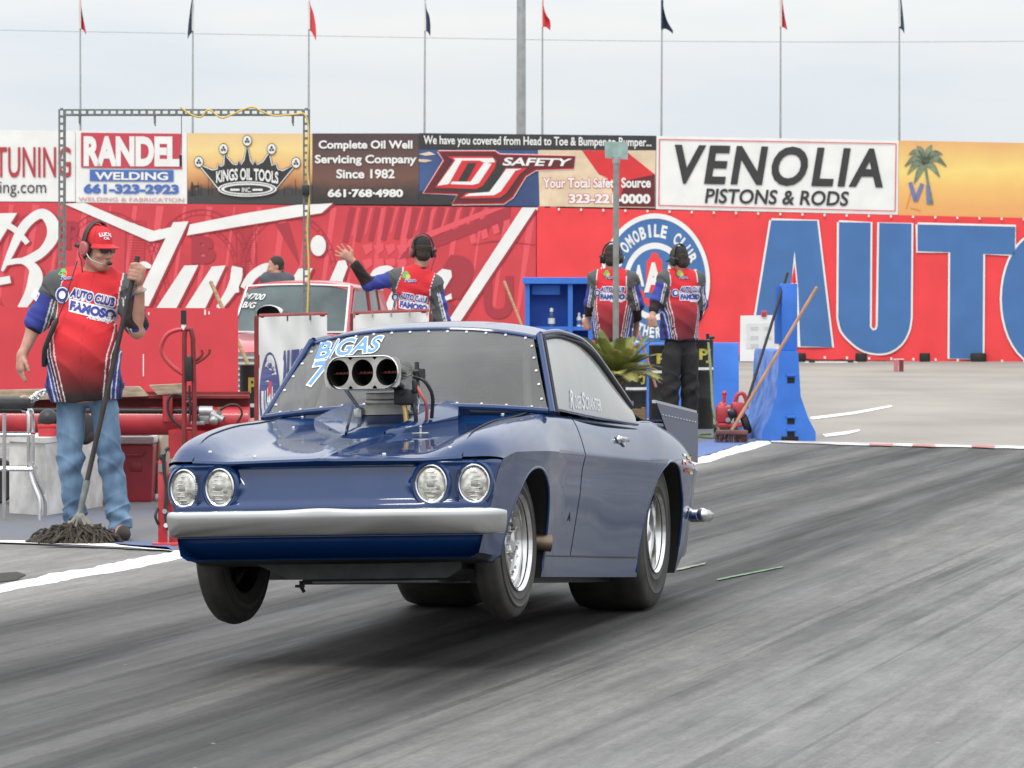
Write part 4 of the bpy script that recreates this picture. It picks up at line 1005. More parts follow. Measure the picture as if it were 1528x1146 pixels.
# tail: deck, spoiler, rear bumper tip
mb = MB(); mb.grid(lambda u, v: (-.08-.90*v, (2*u-1)*.55, .868+.012*(1-(2*u-1)**2)+.018*v), 20, 10); cpart(mb.build('trunk_lid', paint))
mb = MB(); mb.prism([(-.30, -.60, .88), (-.98, -.60, .885), (-.98, .60, .885), (-.30, .60, .88)], (0, 0, .010)); sp_ = cpart(mb.build('spoiler', paint))
pm = mat('spoiler_dark_paint', (.030, .050, .125), .40, 0, .2, var=.3, scale=4)
for sg in (1, -1):
    mb = MB(); mb.prism([(-.05, sg*.602, .958), (-.98, sg*.602, .945), (-.96, sg*.602, .70), (-.85, sg*.602, .70), (-.25, sg*.602, .84)], (0, sg*.006, 0)); ep = mb.build('end_plate', pm, sp_, ang=0)
    mb = MB(); mb.prism([(-.05, sg*.602, .958), (-.98, sg*.602, .945), (-.98, sg*.585, .945), (-.05, sg*.585, .958)], (0, 0, .014)); mb.build('flange', mat('flange_grey', (.42, .44, .47), .35, .6), ep, ang=0)
    mb = MB()
    for i in range(12): disc(mb, (-.18-.066*i, sg*.608, .905-.0006*i), (0, sg, 0), .006, .004)
    mb.build('rivets', M['steel'], ep)
mb = MB(); path = [(-.80, .660, .44), (-.98, .645, .44), (-1.05, .60, .44), (-1.10, .3, .44), (-1.11, 0, .44)]; path = path+[(x, -y, z) for x, y, z in path[-2::-1]]
mb.tube(catmull(path, 6), .032, 12); mb.ball((-.80, .662, .44), (.04, .03, .034)); cpart(mb.build('rear_bumper', M['chrome']))
# blower, injector hat and its plumbing
def rr_loop(x, w, h, cy, cz, n=10):
    r = h/2; o = []
    for s_, c0 in ((1, w/2-r), (-1, -(w/2-r))):
        for i in range(n+1):
            a = R(-90+180*i/n) if s_ > 0 else R(90+180*i/n); o.append((x, cy+c0+r*math.cos(a)*.9, cz+r*math.sin(a)))
    return o
HC = (-.010, .980)
mb = MB(); L_ = [rr_loop(2.36, .26, .10, HC[0], HC[1]-.01), rr_loop(2.45, .315, .128, *HC), rr_loop(2.69, .322, .136, *HC), rr_loop(2.705, .326, .140, *HC), rr_loop(2.708, .318, .132, *HC), rr_loop(2.698, .308, .124, *HC)]
k = len(L_[0]); mb.add([p for l in L_ for p in l], [(i*k+j, i*k+(j+1) % k, (i+1)*k+(j+1) % k, (i+1)*k+j) for i in range(len(L_)-1) for j in range(k)]+[tuple(range(k))])
hat = cpart(mb.build('injector_hat', polished, ang=40))
mb = MB(); bm = bmesh.new()                              # face plate with three round mouths
def face_ring(mb, cy):
    n = 32; w = .052; ri = .0465; vs = []
    for i in range(n):
        a = 2*math.pi*i/n; c, s_ = math.cos(a), math.sin(a)
        q = 1/max(abs(c)/w, abs(s_)/.062); vs += [(2.699, cy+c*q, HC[1]+s_*q), (2.699, cy+c*ri, HC[1]+s_*.0555), (2.685, cy+c*ri*.97, HC[1]+s_*.054), (2.52, cy+c*ri*.95, HC[1]+s_*.053)]
    mb.add(vs, [(4*i+j, 4*i+j+1, 4*((i+1) % n)+j+1, 4*((i+1) % n)+j) for i in range(n) for j in range(1)], 0)
    mb.add(vs, [(4*i+j, 4*i+j+1, 4*((i+1) % n)+j+1, 4*((i+1) % n)+j) for i in range(n) for j in range(1, 3)]+[tuple(4*i+3 for i in range(n))], 1)
for i in range(3): face_ring(mb, HC[0]+(i-1)*.104)
for sg in (1, -1): mb.add([(2.699, HC[0]+sg*.156, HC[1]-.058), (2.699, HC[0]+sg*.156, HC[1]+.058), (2.699, HC[0]+sg*.165, HC[1]+.02), (2.699, HC[0]+sg*.165, HC[1]-.02)], [(0, 1, 2, 3)], 0)
bm.free(); mb.build('face_plate', [castal, M['dark']], hat, ang=30)
for i in range(3):
    cy = HC[0]+(i-1)*.104; mb = MB(); mb.box((2.62, cy, HC[1]+.001), (.006, .088, .004)); mb.k = 1
    for q in (-.028, -.012, .004, .018, .028): mb.box((2.624, cy+q, HC[1]+.005), (.004, .010, .004+.003*abs(math.sin(q*90))))
    mb.build('butterfly', [mat('butterfly_red', (.16, .02, .015), .5), mat('butterfly_edge', (.40, .05, .035), .5)], hat, ang=0)
mb = MB()
mb.box((2.25, -.018, .897), (.26, .150, .028), bev=.004); mb.box((2.25, -.018, .874), (.28, .155, .016), bev=.003)
for i in range(5): mb.box((2.25, -.018, .888+.006*i), (.262, .154, .0016))
mb.add([(2.38, -.095, .866), (2.38, .060, .866), (2.39, .115, .82), (2.39, -.125, .82), (2.2, -.095, .866), (2.2, .06, .866), (2.2, .115, .80), (2.2, -.125, .80)], [(0, 1, 2, 3), (0, 3, 7, 4), (1, 5, 6, 2), (0, 4, 5, 1), (4, 7, 6, 5)])
mb.box((2.25, 0, .78), (.26, .24, .1)); cpart(mb.build('blower', castal))
mb = MB(); mb.box((2.50, .115, .885), (.10, .075, .062), bev=.006); mb.cyl((2.555, .115, .90), (2.565, .115, .90), .008, n=10); mb.box((2.5, .16, .93), (.05, .022, .055), bev=.006); mb.cyl((2.5, .165, .96), (2.5, .165, 1.03), .010, n=10); mb.cyl((2.5, .15, .99), (2.5, .195, .99), .013, n=10)
mb.cyl((2.5, .185, .955), (2.5, .185, 1.0), .016, n=12); fuel = cpart(mb.build('fuel_pump', M['blackplastic']))
for (pts, r, mt) in (([(2.5, .15, .97), (2.51, .20, .95), (2.48, .225, .89), (2.44, .21, .80)], .008, M['blackplastic']), ([(2.5, .16, .94), (2.52, .185, .90), (2.5, .205, .85), (2.45, .19, .78)], .007, mat('hose_red', (.5, .12, .1), .5)), ([(2.49, .14, .99), (2.5, .17, .90), (2.5, .17, .82)], .004, M['chrome']), ([(2.5, .11, .85), (2.5, .115, .81), (2.5, .12, .77)], .011, mat('brass', (.55, .38, .14), .3, .9)), ([(2.5, .145, .86), (2.51, .16, .82), (2.5, .16, .77)], .009, M['blackplastic'])):
    mb = MB(); mb.tube(catmull(pts, 6), r, 10); mb.build('fuel_line', mt, fuel)
mb = MB(); mb.tube([(2.48, -.19, .985), (2.46, -.16, .93), (2.40, -.115, .845)], .008, 10); mb.ball((2.48, -.195, .985), .014); mb.ball((2.40, -.115, .84), .016); mb.box((2.40, -.12, .82), (.03, .035, .05), bev=.004); mb.cyl((2.48, -.16, .985), (2.48, -.20, .985), .02, n=14); cpart(mb.build('throttle_link', M['steel']))
# lettering and decals lying on the glass and paint
bpy.context.view_layer.update()
def onto(o, off):
    mw = BODYM; me = o.data
    bv = BVHTree.FromPolygons([mw @ v.co for v in me.vertices], [tuple(p.vertices) for p in me.polygons]); inv = mw.inverted()
    def fn(px, py):
        o_ = Vector((0, 0, H)); d = (P(px, py, 10)-o_).normalized(); h = bv.ray_cast(o_, d)
        p = h[0] if h[0] is not None else P(px, py, 18)
        n = h[1] if h[0] is not None else -d
        if n.dot(d) > 0: n = -n
        return tuple(inv @ (p+n*off))
    return fn
lb = mat('decal_blue', (.10, .26, .62), .4); lw = mat('decal_white', (.78, .80, .82), .4)
mb = MB(); fn = onto(ws, .004); f2 = onto(ws, .0055)
for k, bd, f_n in ((1, .062, fn), (0, .015, f2)):
    text_quad(mb, 'B', [(477, 512), (497, 510), (493, 534), (473, 537)], f_n, k, bd, .2, bbox=.02)
    stroke(mb, [(508-21*i/9, 504+39*i/9) for i in range(10)], 2.4+2.2*k, f_n, k, smooth=False)
    text_quad(mb, 'GAS', [(506, 507), (570, 502), (566, 526), (502, 532)], f_n, k, bd, .14, bbox=.02)
    text_quad(mb, '7', [(470, 541), (494, 538), (482, 574), (458, 577)], f_n, k, bd, .1, bbox=.02)
mb.build('lettering', [lb, lw], ws, ang=0, fix=False)
mb = MB(); fn = onto(swl, .004)
text_quad(mb, 'R', [(849.5, 582), (855, 583), (856, 611), (850.5, 609)], fn, 0, .02); text_quad(mb, 'S', [(867, 585), (871, 586), (872, 612), (868, 610)], fn, 0, .02)
text_quad(mb, 'OGER', [(856, 590), (866, 591), (867.5, 611), (857.5, 609.5)], fn, 0, .01); text_quad(mb, 'CRANTER', [(872, 592), (895, 596), (897, 614), (873, 611)], fn, 0, .01)
mb.build('lettering', [lw], swl, ang=0, fix=False)
mb = MB(); fn = onto(body, .003)
rngd = random.Random(3)
for i in range(16):
    px, py = 1014+rngd.random()*17, 676+rngd.random()*24+ (i % 3)*2; w, h = 2+rngd.random()*2.5, 2+rngd.random()*3
    try: mb.add([fn(px, py), fn(px+w, py+1), fn(px+w, py+h+1), fn(px, py+h)], [(0, 1, 2, 3)], i % 4)
    except Exception: pass
mb.build('stickers', [mat('sticker_red', (.5, .06, .05), .4), mat('sticker_yellow', (.65, .48, .06), .4), lw, mat('sticker_orange', (.6, .2, .05), .4)], body, ang=0, fix=False)
# ================================================================== people
class Field:
    'signed distance volume turned into one continuous skin'
    def __init__(s, lo, hi, h):
        s.lo = np.array(lo, np.float32); s.h = h; s.n = np.ceil((np.array(hi)-s.lo)/h).astype(int)+1
        s.D = np.full(s.n, 1.0, np.float32)
    def sub(s, lo, hi):
        a = np.clip(np.floor((np.array(lo)-s.lo)/s.h).astype(int), 0, s.n); b = np.clip(np.ceil((np.array(hi)-s.lo)/s.h).astype(int)+1, 0, s.n)
        if (b <= a).any(): return None
        ax = [(s.lo[i]+np.arange(a[i], b[i])*s.h).astype(np.float32) for i in range(3)]
        return tuple(slice(a[i], b[i]) for i in range(3)), np.meshgrid(*ax, indexing='ij', sparse=True)
    def put(s, sl, d, k):
        o = s.D[sl]
        if k <= 0: s.D[sl] = np.minimum(o, d); return
        t = np.clip(.5+.5*(o-d)/k, 0, 1); s.D[sl] = o*(1-t)+d*t-k*t*(1-t)
    def cap(s, a, b, ra, rb=None, k=.03, f=1.0):
        'rounded cone; f squashes it front to back'
        rb = ra if rb is None else rb; a, b = np.array(a, float), np.array(b, float); m = max(ra, rb)+k+2*s.h
        q = s.sub(np.minimum(a, b)-m, np.maximum(a, b)+m)
        if q is None: return s
        sl, (X_, Y_, Z_) = q; d = b-a; d2 = d.copy(); d2[1] /= f; L2 = max(1e-9, (d2**2).sum())
        px, py, pz = X_-a[0], (Y_-a[1])/f, Z_-a[2]
        t = np.clip((px*d2[0]+py*d2[1]+pz*d2[2])/L2, 0, 1)
        s.put(sl, (np.sqrt((px-t*d2[0])**2+(py-t*d2[1])**2+(pz-t*d2[2])**2)-(ra+(rb-ra)*t))*min(1, f), k); return s
    def ell(s, c, r, k=.03, M=None, carve=False):
        c, r = np.array(c, float), np.array(r, float); m = r.max()+k+2*s.h
        q = s.sub(c-m, c+m)
        if q is None: return s
        sl, (X_, Y_, Z_) = q; x, y, z = X_-c[0], Y_-c[1], Z_-c[2]
        if M is not None:
            I = np.array(M.inverted()); x, y, z = I[0, 0]*x+I[0, 1]*y+I[0, 2]*z, I[1, 0]*x+I[1, 1]*y+I[1, 2]*z, I[2, 0]*x+I[2, 1]*y+I[2, 2]*z
        q0 = np.sqrt((x/r[0])**2+(y/r[1])**2+(z/r[2])**2); q1 = np.sqrt((x/r[0]**2)**2+(y/r[1]**2)**2+(z/r[2]**2)**2)+1e-9
        d = q0*(q0-1)/q1
        if carve:
            o = s.D[sl]; t = np.clip(.5-.5*(o+d)/k, 0, 1); s.D[sl] = o*(1-t)-d*t+k*t*(1-t)
        else: s.put(sl, d, k)
        return s
    def cut(s, p, n):
        'keeps the side the normal points away from'
        sl, (X_, Y_, Z_) = s.sub(s.lo, s.lo+s.n*s.h); s.D = np.maximum(s.D, (X_-p[0])*n[0]+(Y_-p[1])*n[1]+(Z_-p[2])*n[2]).astype(np.float32); return s
    def folds(s, fn):
        sl, (X_, Y_, Z_) = s.sub(s.lo, s.lo+s.n*s.h); s.D = (s.D+fn(X_, Y_, Z_)).astype(np.float32); return s
    def mesh(s):
        D = s.D; I = D < 0; n = s.n
        c = np.zeros(n-1, np.int8)
        for i in (0, 1):
            for j in (0, 1):
                for k in (0, 1): c += I[i:n[0]-1+i, j:n[1]-1+j, k:n[2]-1+k]
        act = (c > 0) & (c < 8); idx = np.argwhere(act); ids = np.full(n-1, -1, np.int64); ids[act] = np.arange(len(idx))
        acc = np.zeros((len(idx), 3)); cnt = np.zeros(len(idx))
        co = [(i, j, k) for i in (0, 1) for j in (0, 1) for k in (0, 1)]
        for a in co:
            for ax in range(3):
                if a[ax]: continue
                b = list(a); b[ax] = 1; pa, pb = idx+a, idx+b
                da, db = D[tuple(pa.T)], D[tuple(pb.T)]; m = (da < 0) != (db < 0)
                t = np.where(m, da/np.where(m, da-db, 1), 0); acc[m] += (pa+(pb-pa)*t[:, None])[m]; cnt[m] += 1
        v = s.lo+acc/cnt[:, None]*s.h; fs = []
        for ax in range(3):
            o = [q for q in range(3) if q != ax]; A = [slice(1, n[q]-1) for q in range(3)]; B = list(A); A[ax] = slice(0, n[ax]-1); B[ax] = slice(1, n[ax])
            a, b = I[tuple(A)], I[tuple(B)]; e = np.argwhere(a != b); fl = a[tuple(e.T)]
            off = np.array([1, 1, 1]); off[ax] = 0; p = e+off; q = []
            for (u, w) in ((-1, -1), (0, -1), (0, 0), (-1, 0)):
                pp = p.copy(); pp[:, o[0]] += u; pp[:, o[1]] += w; q.append(ids[tuple(pp.T)])
            q = np.array(q).T; flip = fl if ax != 1 else ~fl
            q[~flip] = q[~flip][:, ::-1]; fs.append(q)
        f = np.concatenate(fs); f = f[(f >= 0).all(1)]
        for _ in range(2):                                # light smoothing
            e = np.concatenate([f[:, [0, 1]], f[:, [1, 2]], f[:, [2, 3]], f[:, [3, 0]]]); sm = np.zeros_like(v); ct = np.zeros(len(v))
            np.add.at(sm, e[:, 0], v[e[:, 1]]); np.add.at(ct, e[:, 0], 1); v = v*.5+.5*sm/np.maximum(ct, 1)[:, None]
        return v, f
def field_obj(name, fld, mt, parent, colour=None):
    v, f = fld.mesh(); me = bpy.data.meshes.new(name); me.from_pydata(v.tolist(), [], f.tolist()); me.update()
    if colour is not None:
        c = np.ones((len(v), 4), np.float32); c[:, :3] = colour(v); a = me.color_attributes.new('pattern', 'FLOAT_COLOR', 'POINT'); a.data.foreach_set('color', c.ravel())
    o = link(name, me, mt, parent, None)
    for p in me.polygons: p.use_smooth = True
    return o
cloth_m = attr_mat('printed_shirt_cloth', .82, .12, 60)
denim = mat('faded_denim', (.17, .27, .39), .85, var=.5, scale=6, bump=.45, var2=(.06, .11, .19), stretch=(1, 1, .45))
blackcloth = mat('black_trouser_cloth', (.022, .020, .020), .85, var=.4, scale=12, bump=.2)
hairm = mat('dark_hair', (.035, .022, .014), .7, var=.4, scale=60, bump=.4)
redcap = mat('red_cap_cloth', (.62, .025, .035), .8, var=.1, scale=40); capblack = mat('black_cap_cloth', (.015, .015, .015), .8, var=.2, scale=30)
lensblack = mat('sunglass_lens', (.008, .008, .009), .08, 0, 1)
leather = mat('worn_shoe_leather', (.05, .04, .032), .8, var=.4, scale=20, bump=.2)
def shirt_colour(xc, hw, z0, z1, arms, back, J):
    'team shirt: red yoke, fading to black at the hem, blue striped flanks, grey and blue sleeves'
    red, blk, blu, wht, gry, mar = [np.array(c) for c in ((.62, .022, .03), (.028, .016, .016), (.035, .05, .27), (.72, .72, .74), (.085, .088, .09), (.20, .018, .03))]
    def fn(v):
        x, y, z = v.T; n = len(v); h = (z-z0)/(z1-z0)
        c = np.tile(red, (n, 1)).astype(float)
        g = np.clip((.50-h)/.46, 0, 1)[:, None]
        if back: g = np.clip((.62-h)/.1, 0, 1)[:, None]*.55+np.clip((.55-h)/.6, 0, 1)[:, None]*.45; c = c*(1-g)+(mar*(1-g)+blk*g*.6+mar*g*.4)*g
        else: c = c*(1-g)+blk*g
        u = (x-np.interp(z, *xc))/np.interp(z, *hw); au = np.abs(u)
        e = .80-.26*np.clip((.50-h)/.5, 0, 1)                # stripes sweep inwards towards the hem
        low = h < .60
        for (a, b, col) in ((-.015, .015, wht), (.05, .10, mar), (.10, .125, wht), (.125, .19, blk), (.19, .215, wht), (.215, 9, blu)):
            m = low & (au > e+a) & (au <= e+b); c[m] = col
        m = low & (au > e+.30) & (au < e+.33); c[m] = wht
        m = low & (au > e+.40) & (au < e+.46); c[m] = blk
        if not back: m = (np.abs(u-.02) < .006) & (y < 0); c[m] *= .7
        m = (~low) & (au > .80); c[m] = gry
        m = (~low) & (au > .775) & (au <= .80); c[m] = wht
        for (S, E_, W_) in arms:                            # sleeves
            S, E_, W_ = [np.array(q) for q in (S, E_, W_)]; d = E_-S; t = ((v-S)@d)/(d@d); dist = np.linalg.norm(v-(S+np.clip(t, 0, 1)[:, None]*d), axis=1)
            d2 = W_-E_; t2 = ((v-E_)@d2)/(d2@d2); dist2 = np.linalg.norm(v-(E_+np.clip(t2, 0, 1)[:, None]*d2), axis=1)
            sg = np.sign(S[0]-np.interp(S[2], *xc)); out = (v[:, 0]-S[0])*sg
            on = ((dist < .098) & (t > .05) & (out > -.03) | (dist2 < .1) & (t2 > .0)) & (au > .8)
            c[on] = gry
            st = on & (np.sin(v@np.array([150., 60., 90.])) > .75); c[st] = gry*.5
            q = on & (t > .26); side = (out-.02-.30*(t-.4)*np.linalg.norm(d)*0)
            ang = ((v-S)@np.array([sg, -.25 if not back else .25, .25]))
            bl = q & (ang > .018); c[bl] = blu
            c[q & (ang > .008) & (ang <= .018)] = wht; c[q & (ang > -.012) & (ang <= -.005)] = wht
            c[on & (t2 > .12) & (dist2 < .09)] = blk*.7
        return c
    return fn
def on_mesh(o, dirn, off):
    'drops 2-D (x, z) points onto a mesh along y'
    me = o.data; bv = BVHTree.FromPolygons([v.co for v in me.vertices], [tuple(p.vertices) for p in me.polygons])
    def fn(x, z):
        h = bv.ray_cast(Vector((x, -3*dirn, z)), Vector((0, dirn, 0)))
        p = h[0] if h[0] is not None else Vector((x, 0, z))
        return (p.x, p.y-dirn*off, p.z)
    return fn
tw, tb = mat('shirt_print_white', (.74, .74, .80), .7), mat('shirt_print_blue', (.04, .05, .26), .7)
tg, ty, tr_ = mat('shirt_print_green', (.13, .42, .09), .7), mat('shirt_print_yellow', (.6, .5, .1), .7), mat('shirt_print_red', (.6, .05, .06), .7)
def shirt_prints(sh, x0, x1, zt, zb, logo, em, tilt=0, dirn=1):
    'club lettering and emblem lying on the cloth'
    mb = MB(); h = zt-zb; f1, f2, f3 = on_mesh(sh, dirn, .004), on_mesh(sh, dirn, .006), on_mesh(sh, dirn, .008)
    sl = lambda x: tilt*(x-x0)
    Q = lambda a, b, c, d: [(a, c+sl(a)), (b, c+sl(b)), (b, d+sl(b)), (a, d+sl(a))]
    qa = Q(x0-.008, x1+.008, zt-.50*h, zb-.010)
    mb.grid(lambda u, v: f1(qa[0][0]+(qa[1][0]-qa[0][0])*u, (qa[0][1]+(qa[1][1]-qa[0][1])*u)*(1-v)+(qa[3][1]+(qa[2][1]-qa[3][1])*u)*v), 24, 8, 0)
    for fn, k, b in ((f1, 0, .16), (f2, 1, .045)):
        text_quad(mb, 'AUTO CLUB', Q(x0, x1, zt, zt-.42*h), fn, k, b, .05, bbox=.045)
    text_quad(mb, 'FAMOSO', Q(x0, x1, zt-.56*h, zb), f3, 1, .06, .03)
    text_quad(mb, 'Raceway', Q(x0+(x1-x0)*.42, x1-.01, zb-.004, zb-.03), f2, 0, .03, .2)
    ex, ez, er = em
    for k, q, fn in ((1, 1, f1), (0, .92, f2), (1, .78, f3), (0, .45, on_mesh(sh, dirn, .009))): poly(mb, [(a, -b) for a, b in ell(ex, ez, er*q, er*q*1.15, 24)], lambda x, y: fn(x, -y), k)
    lx, lz, lr = logo
    for (dx, dz, r, k) in ((-.3, .1, .5, 2), (-.62, 0, .35, 2), (-.1, -.1, .38, 3), (-.35, .42, .34, 2)):
        poly(mb, [(a, -b) for a, b in ell(lx+dx*lr, lz+dz*lr, r*lr, r*lr*.9, 16)], lambda x, y: f1(x, -y), k)
    text_quad(mb, 'Famoso', [(lx-.6*lr, lz-.3*lr), (lx+1.2*lr, lz-.3*lr), (lx+1.2*lr, lz-.9*lr), (lx-.6*lr, lz-.9*lr)], f2, 0, .09)
    text_quad(mb, 'Famoso', [(lx-.6*lr, lz-.3*lr), (lx+1.2*lr, lz-.3*lr), (lx+1.2*lr, lz-.9*lr), (lx-.6*lr, lz-.9*lr)], f3, 1, .02)
    mb.build('print', [tw, tb, tg, ty, tr_], sh, ang=0, fix=False)
def hand_relaxed(F_, wr, d, side, k=.012, curl=.25, fwd=(0, -1, 0), spread=.0, L=1.0):
    'open hand: palm, four unequal fingers with knuckle bends, thumb from the side of the palm'
    wr, d, side, fwd = Vector(wr), Vector(d).normalized(), Vector(side).normalized(), Vector(fwd).normalized()
    pc = wr+d*.05*L
    F_.cap(wr, wr+d*.085*L+side*.012, .026*L, .024*L, .02); F_.cap(wr+d*.02*L-side*.012, wr+d*.085*L-side*.02, .022*L, .022*L, .02); F_.cap(wr+d*.04*L+side*.02, wr+d*.085*L+side*.028, .018*L, .017*L, .02)
    for i, (o_, ln) in enumerate(((.032, .070), (.011, .080), (-.011, .075), (-.031, .058))):
        p = wr+d*.088*L+side*o_*L; dd = (d+side*spread*(1.5-i)*.5).normalized()
        for j, q in enumerate((.42, .32, .26)):
            dd = (dd+fwd*curl*(1+.3*i)).normalized(); p2 = p+dd*ln*q*L*1.05; F_.cap(p, p2, (.0098-.0009*j)*L, (.0092-.0009*j)*L, .006); p = p2
    p = wr+d*.025*L+side*.028*L
    for j, (q, dr) in enumerate(((.04, side*.75+d*.6), (.032, side*.35+d+fwd*.3), (.026, d+fwd*.5))):
        p2 = p+dr.normalized()*q*L; F_.cap(p, p2, (.0125-.001*j)*L, (.0115-.001*j)*L, .010); p = p2
def hand_fist(F_, c, axis, palm, front, L=1.0):
    'hand closed round a pole: fingers wrap from the palm side across the front'
    c, a = Vector(c), Vector(axis).normalized(); u = Vector(palm); u = (u-a*u.dot(a)).normalized(); v = Vector(front); v = (v-a*v.dot(a)-u*v.dot(u)).normalized()
    F_.cap(c+u*.038*L+a*.03*L, c+u*.036*L-a*.035*L, .026*L, .024*L, .018); F_.cap(c+u*.03*L+v*.012*L+a*.03*L, c+u*.03*L+v*.012*L-a*.03*L, .020*L, .018*L, .015)
    for i in range(4):
        ci = c+a*(1.5-i)*.0205*L; r = .0265*L-(.002*L if i == 3 else 0); p = None
        for th in (15, 60, 100, 145, 185-12*(i == 3)):
            q = ci+(u*math.cos(R(th))+v*math.sin(R(th)))*r*(1.1 if th < 80 else 1)
            if p is not None: F_.cap(p, q, .0105*L, .0098*L, .004)
            p = q
    p = c+u*.03*L+a*.035*L-v*.004
    for q in (c+u*.018*L+a*.052*L+v*.014*L, c-u*.006*L+a*.050*L+v*.024*L, c-u*.024*L+a*.044*L+v*.022*L): F_.cap(p, q, .0125*L, .011*L, .008); p = q
def head_prims(F_, c, M3, L=1.0, grow=0):
    'face looks along local -y'
    W = lambda x, y, z: tuple(Vector(c)+M3 @ Vector((x*L, y*L, z*L)))
    E = lambda p, r, k=.02: F_.ell(W(*p), [q*L+grow for q in r], k, M3)
    E((0, .012, .035), (.073, .094, .092)); E((0, -.022, -.035), (.060, .070, .078), .03); E((0, -.055, -.092), (.036, .034, .030), .03)
    F_.cap(W(-.045, .01, -.07), W(-.022, -.06, -.1), .024*L, .020*L, .02); F_.cap(W(.045, .01, -.07), W(.022, -.06, -.1), .024*L, .020*L, .02)
    if grow: return
    F_.cap(W(0, -.086, .008), W(0, -.106, -.034), .010*L, .014*L, .012); E((-.013, -.096, -.037), (.010, .012, .008), .008); E((.013, -.096, -.037), (.010, .012, .008), .008)
    for s_ in (-1, 1):
        E((s_*.030, -.082, .022), (.022, .012, .008), .012); E((s_*.040, -.066, -.030), (.022, .020, .018), .018)
        F_.ell(W(s_*.029, -.090, .004), [q*L for q in (.015, .010, .009)], .008, M3, carve=True); E((s_*.029, -.078, .004), (.012, .011, .010), .003)
        E((s_*.075, .012, -.005), (.009, .019, .031), .006); F_.ell(W(s_*.083, .010, -.003), [q*L for q in (.005, .010, .018)], .004, M3, carve=True)
    F_.cap(W(-.019, -.089, -.064), W(.019, -.089, -.064), .0065*L, None, .006); F_.cap(W(-.017, -.086, -.076), W(.017, -.086, -.076), .0075*L, None, .006)
    F_.ell(W(0, -.097, -.070), [q*L for q in (.024, .007, .0028)], .003, M3, carve=True)
def cap_hat(person, c, M3, mt, L=1.0, tilt=0):
    W = lambda p: Vector(c)+M3 @ (Matrix.Rotation(R(tilt), 3, 'X') @ Vector([q*L for q in p]))
    mb = MB(); pr = [(.0005, .140), (.03, .138), (.055, .128), (.075, .105), (.084, .078), (.0865, .045), (.086, .030), (.083, .030)]
    vs = []; n = 36
    for (r, z) in pr:
        for j in range(n): a = 2*math.pi*j/n; vs.append(W((r*math.cos(a)*.93, .010+r*math.sin(a)*1.14, z+.006*math.sin(a))))
    mb.add(vs, [(i*n+j, i*n+(j+1) % n, (i+1)*n+(j+1) % n, (i+1)*n+j) for i in range(len(pr)-1) for j in range(n)])
    for j in range(6):
        a = math.pi*j/3+.5; mb.tube([W((r*math.cos(a)*.935, .010+r*math.sin(a)*1.145, z+.001)) for r, z in pr[1:6]], .0012*L, 5)
    mb.ball(W((0, .01, .142)), .006*L)
    o = mb.build('cap', mt, person, 50); mb = MB()
    def br(u, v):
        a = math.pi*(1.12+.76*u); rx = .080+.004*v; x = rx*math.cos(a)*(1+.10*v); y = .01+.098*math.sin(a)-.075*v*max(0, math.sin(math.pi*u))**.6
        return tuple(W((x, y, .033-.018*v-.22*abs(x)**1.6*(.4+v))))
    mb.grid(br, 20, 8); v0 = list(mb.v); mb.add([tuple(Vector(p)+M3 @ Vector((0, 0, -.004))) for p in v0], [tuple(q) for q in mb.f])
    mb.build('brim', mt, o, 50); return o, W
def headset(person, c, M3, cupm, L=1.0, boom=1, behind=False):
    W = lambda *p: Vector(c)+M3 @ Vector([q*L for q in p]); mb = MB()
    pts = [W(.094*math.cos(a), .028, .035+.120*math.sin(a)) for a in np.linspace(.05, math.pi-.05, 24)]
    for off in (-.012, 0, .012): mb.tube([p+M3 @ Vector((0, off*L, 0)) for p in pts], .006*L, 6)
    o = mb.build('headset', mat('headset_band', (.06, .045, .04), .6), person)
    for s_ in (-1, 1):
        mb = MB(); Mx = Matrix.Translation(W(s_*.070, .016, -.004)) @ (M3 @ Matrix.Rotation(R(90*s_), 3, 'Y')).to_4x4() @ Matrix.Diagonal((1.25*L, L, L, 1))
        mb.lathe([(.0, .0), (.036, .0), (.040, .006), (.040, .016), (.034, .018), (.034, .022), (.036, .034), (.028, .042), (.0, .044)], Mx, 24, ks=[0, 0, 0, 0, 0, 1, 1, 1]); mb.build('ear_cup', [M['blackplastic'], cupm], o)
    if boom:
        s_ = boom; mb = MB(); mb.tube(catmull([W(s_*.098, .0, -.015), W(s_*.095, -.05, -.055), W(s_*.055, -.105, -.072), W(s_*.015, -.118, -.07)], 6), .004*L, 6); mb.build('boom', M['chrome'], o)
        mb = MB(); mb.ball(W(s_*.008, -.118, -.069), (.021*L, .013*L, .012*L), rot=M3); mb.build('microphone', M['blackplastic'], o)
    mb = MB(); s_ = boom or 1; mb.cyl(W(s_*.10, .05, .006), W(s_*.10, .085, .008), .013*L, n=10); mb.tube(catmull([W(s_*.1, .05, 0), W(s_*.11, .04, -.04), W(s_*.09, .03, -.09), W(s_*.06, .04, -.2)], 5), .003*L, 5); mb.build('wire', M['blackplastic'], o)
    return o
def limb(F_, S, E_, W_, r, k=.03, f=1.0):
    F_.cap(S, E_, r[0], r[1], k, f); F_.cap(E_, W_, r[2], r[3], k, f)
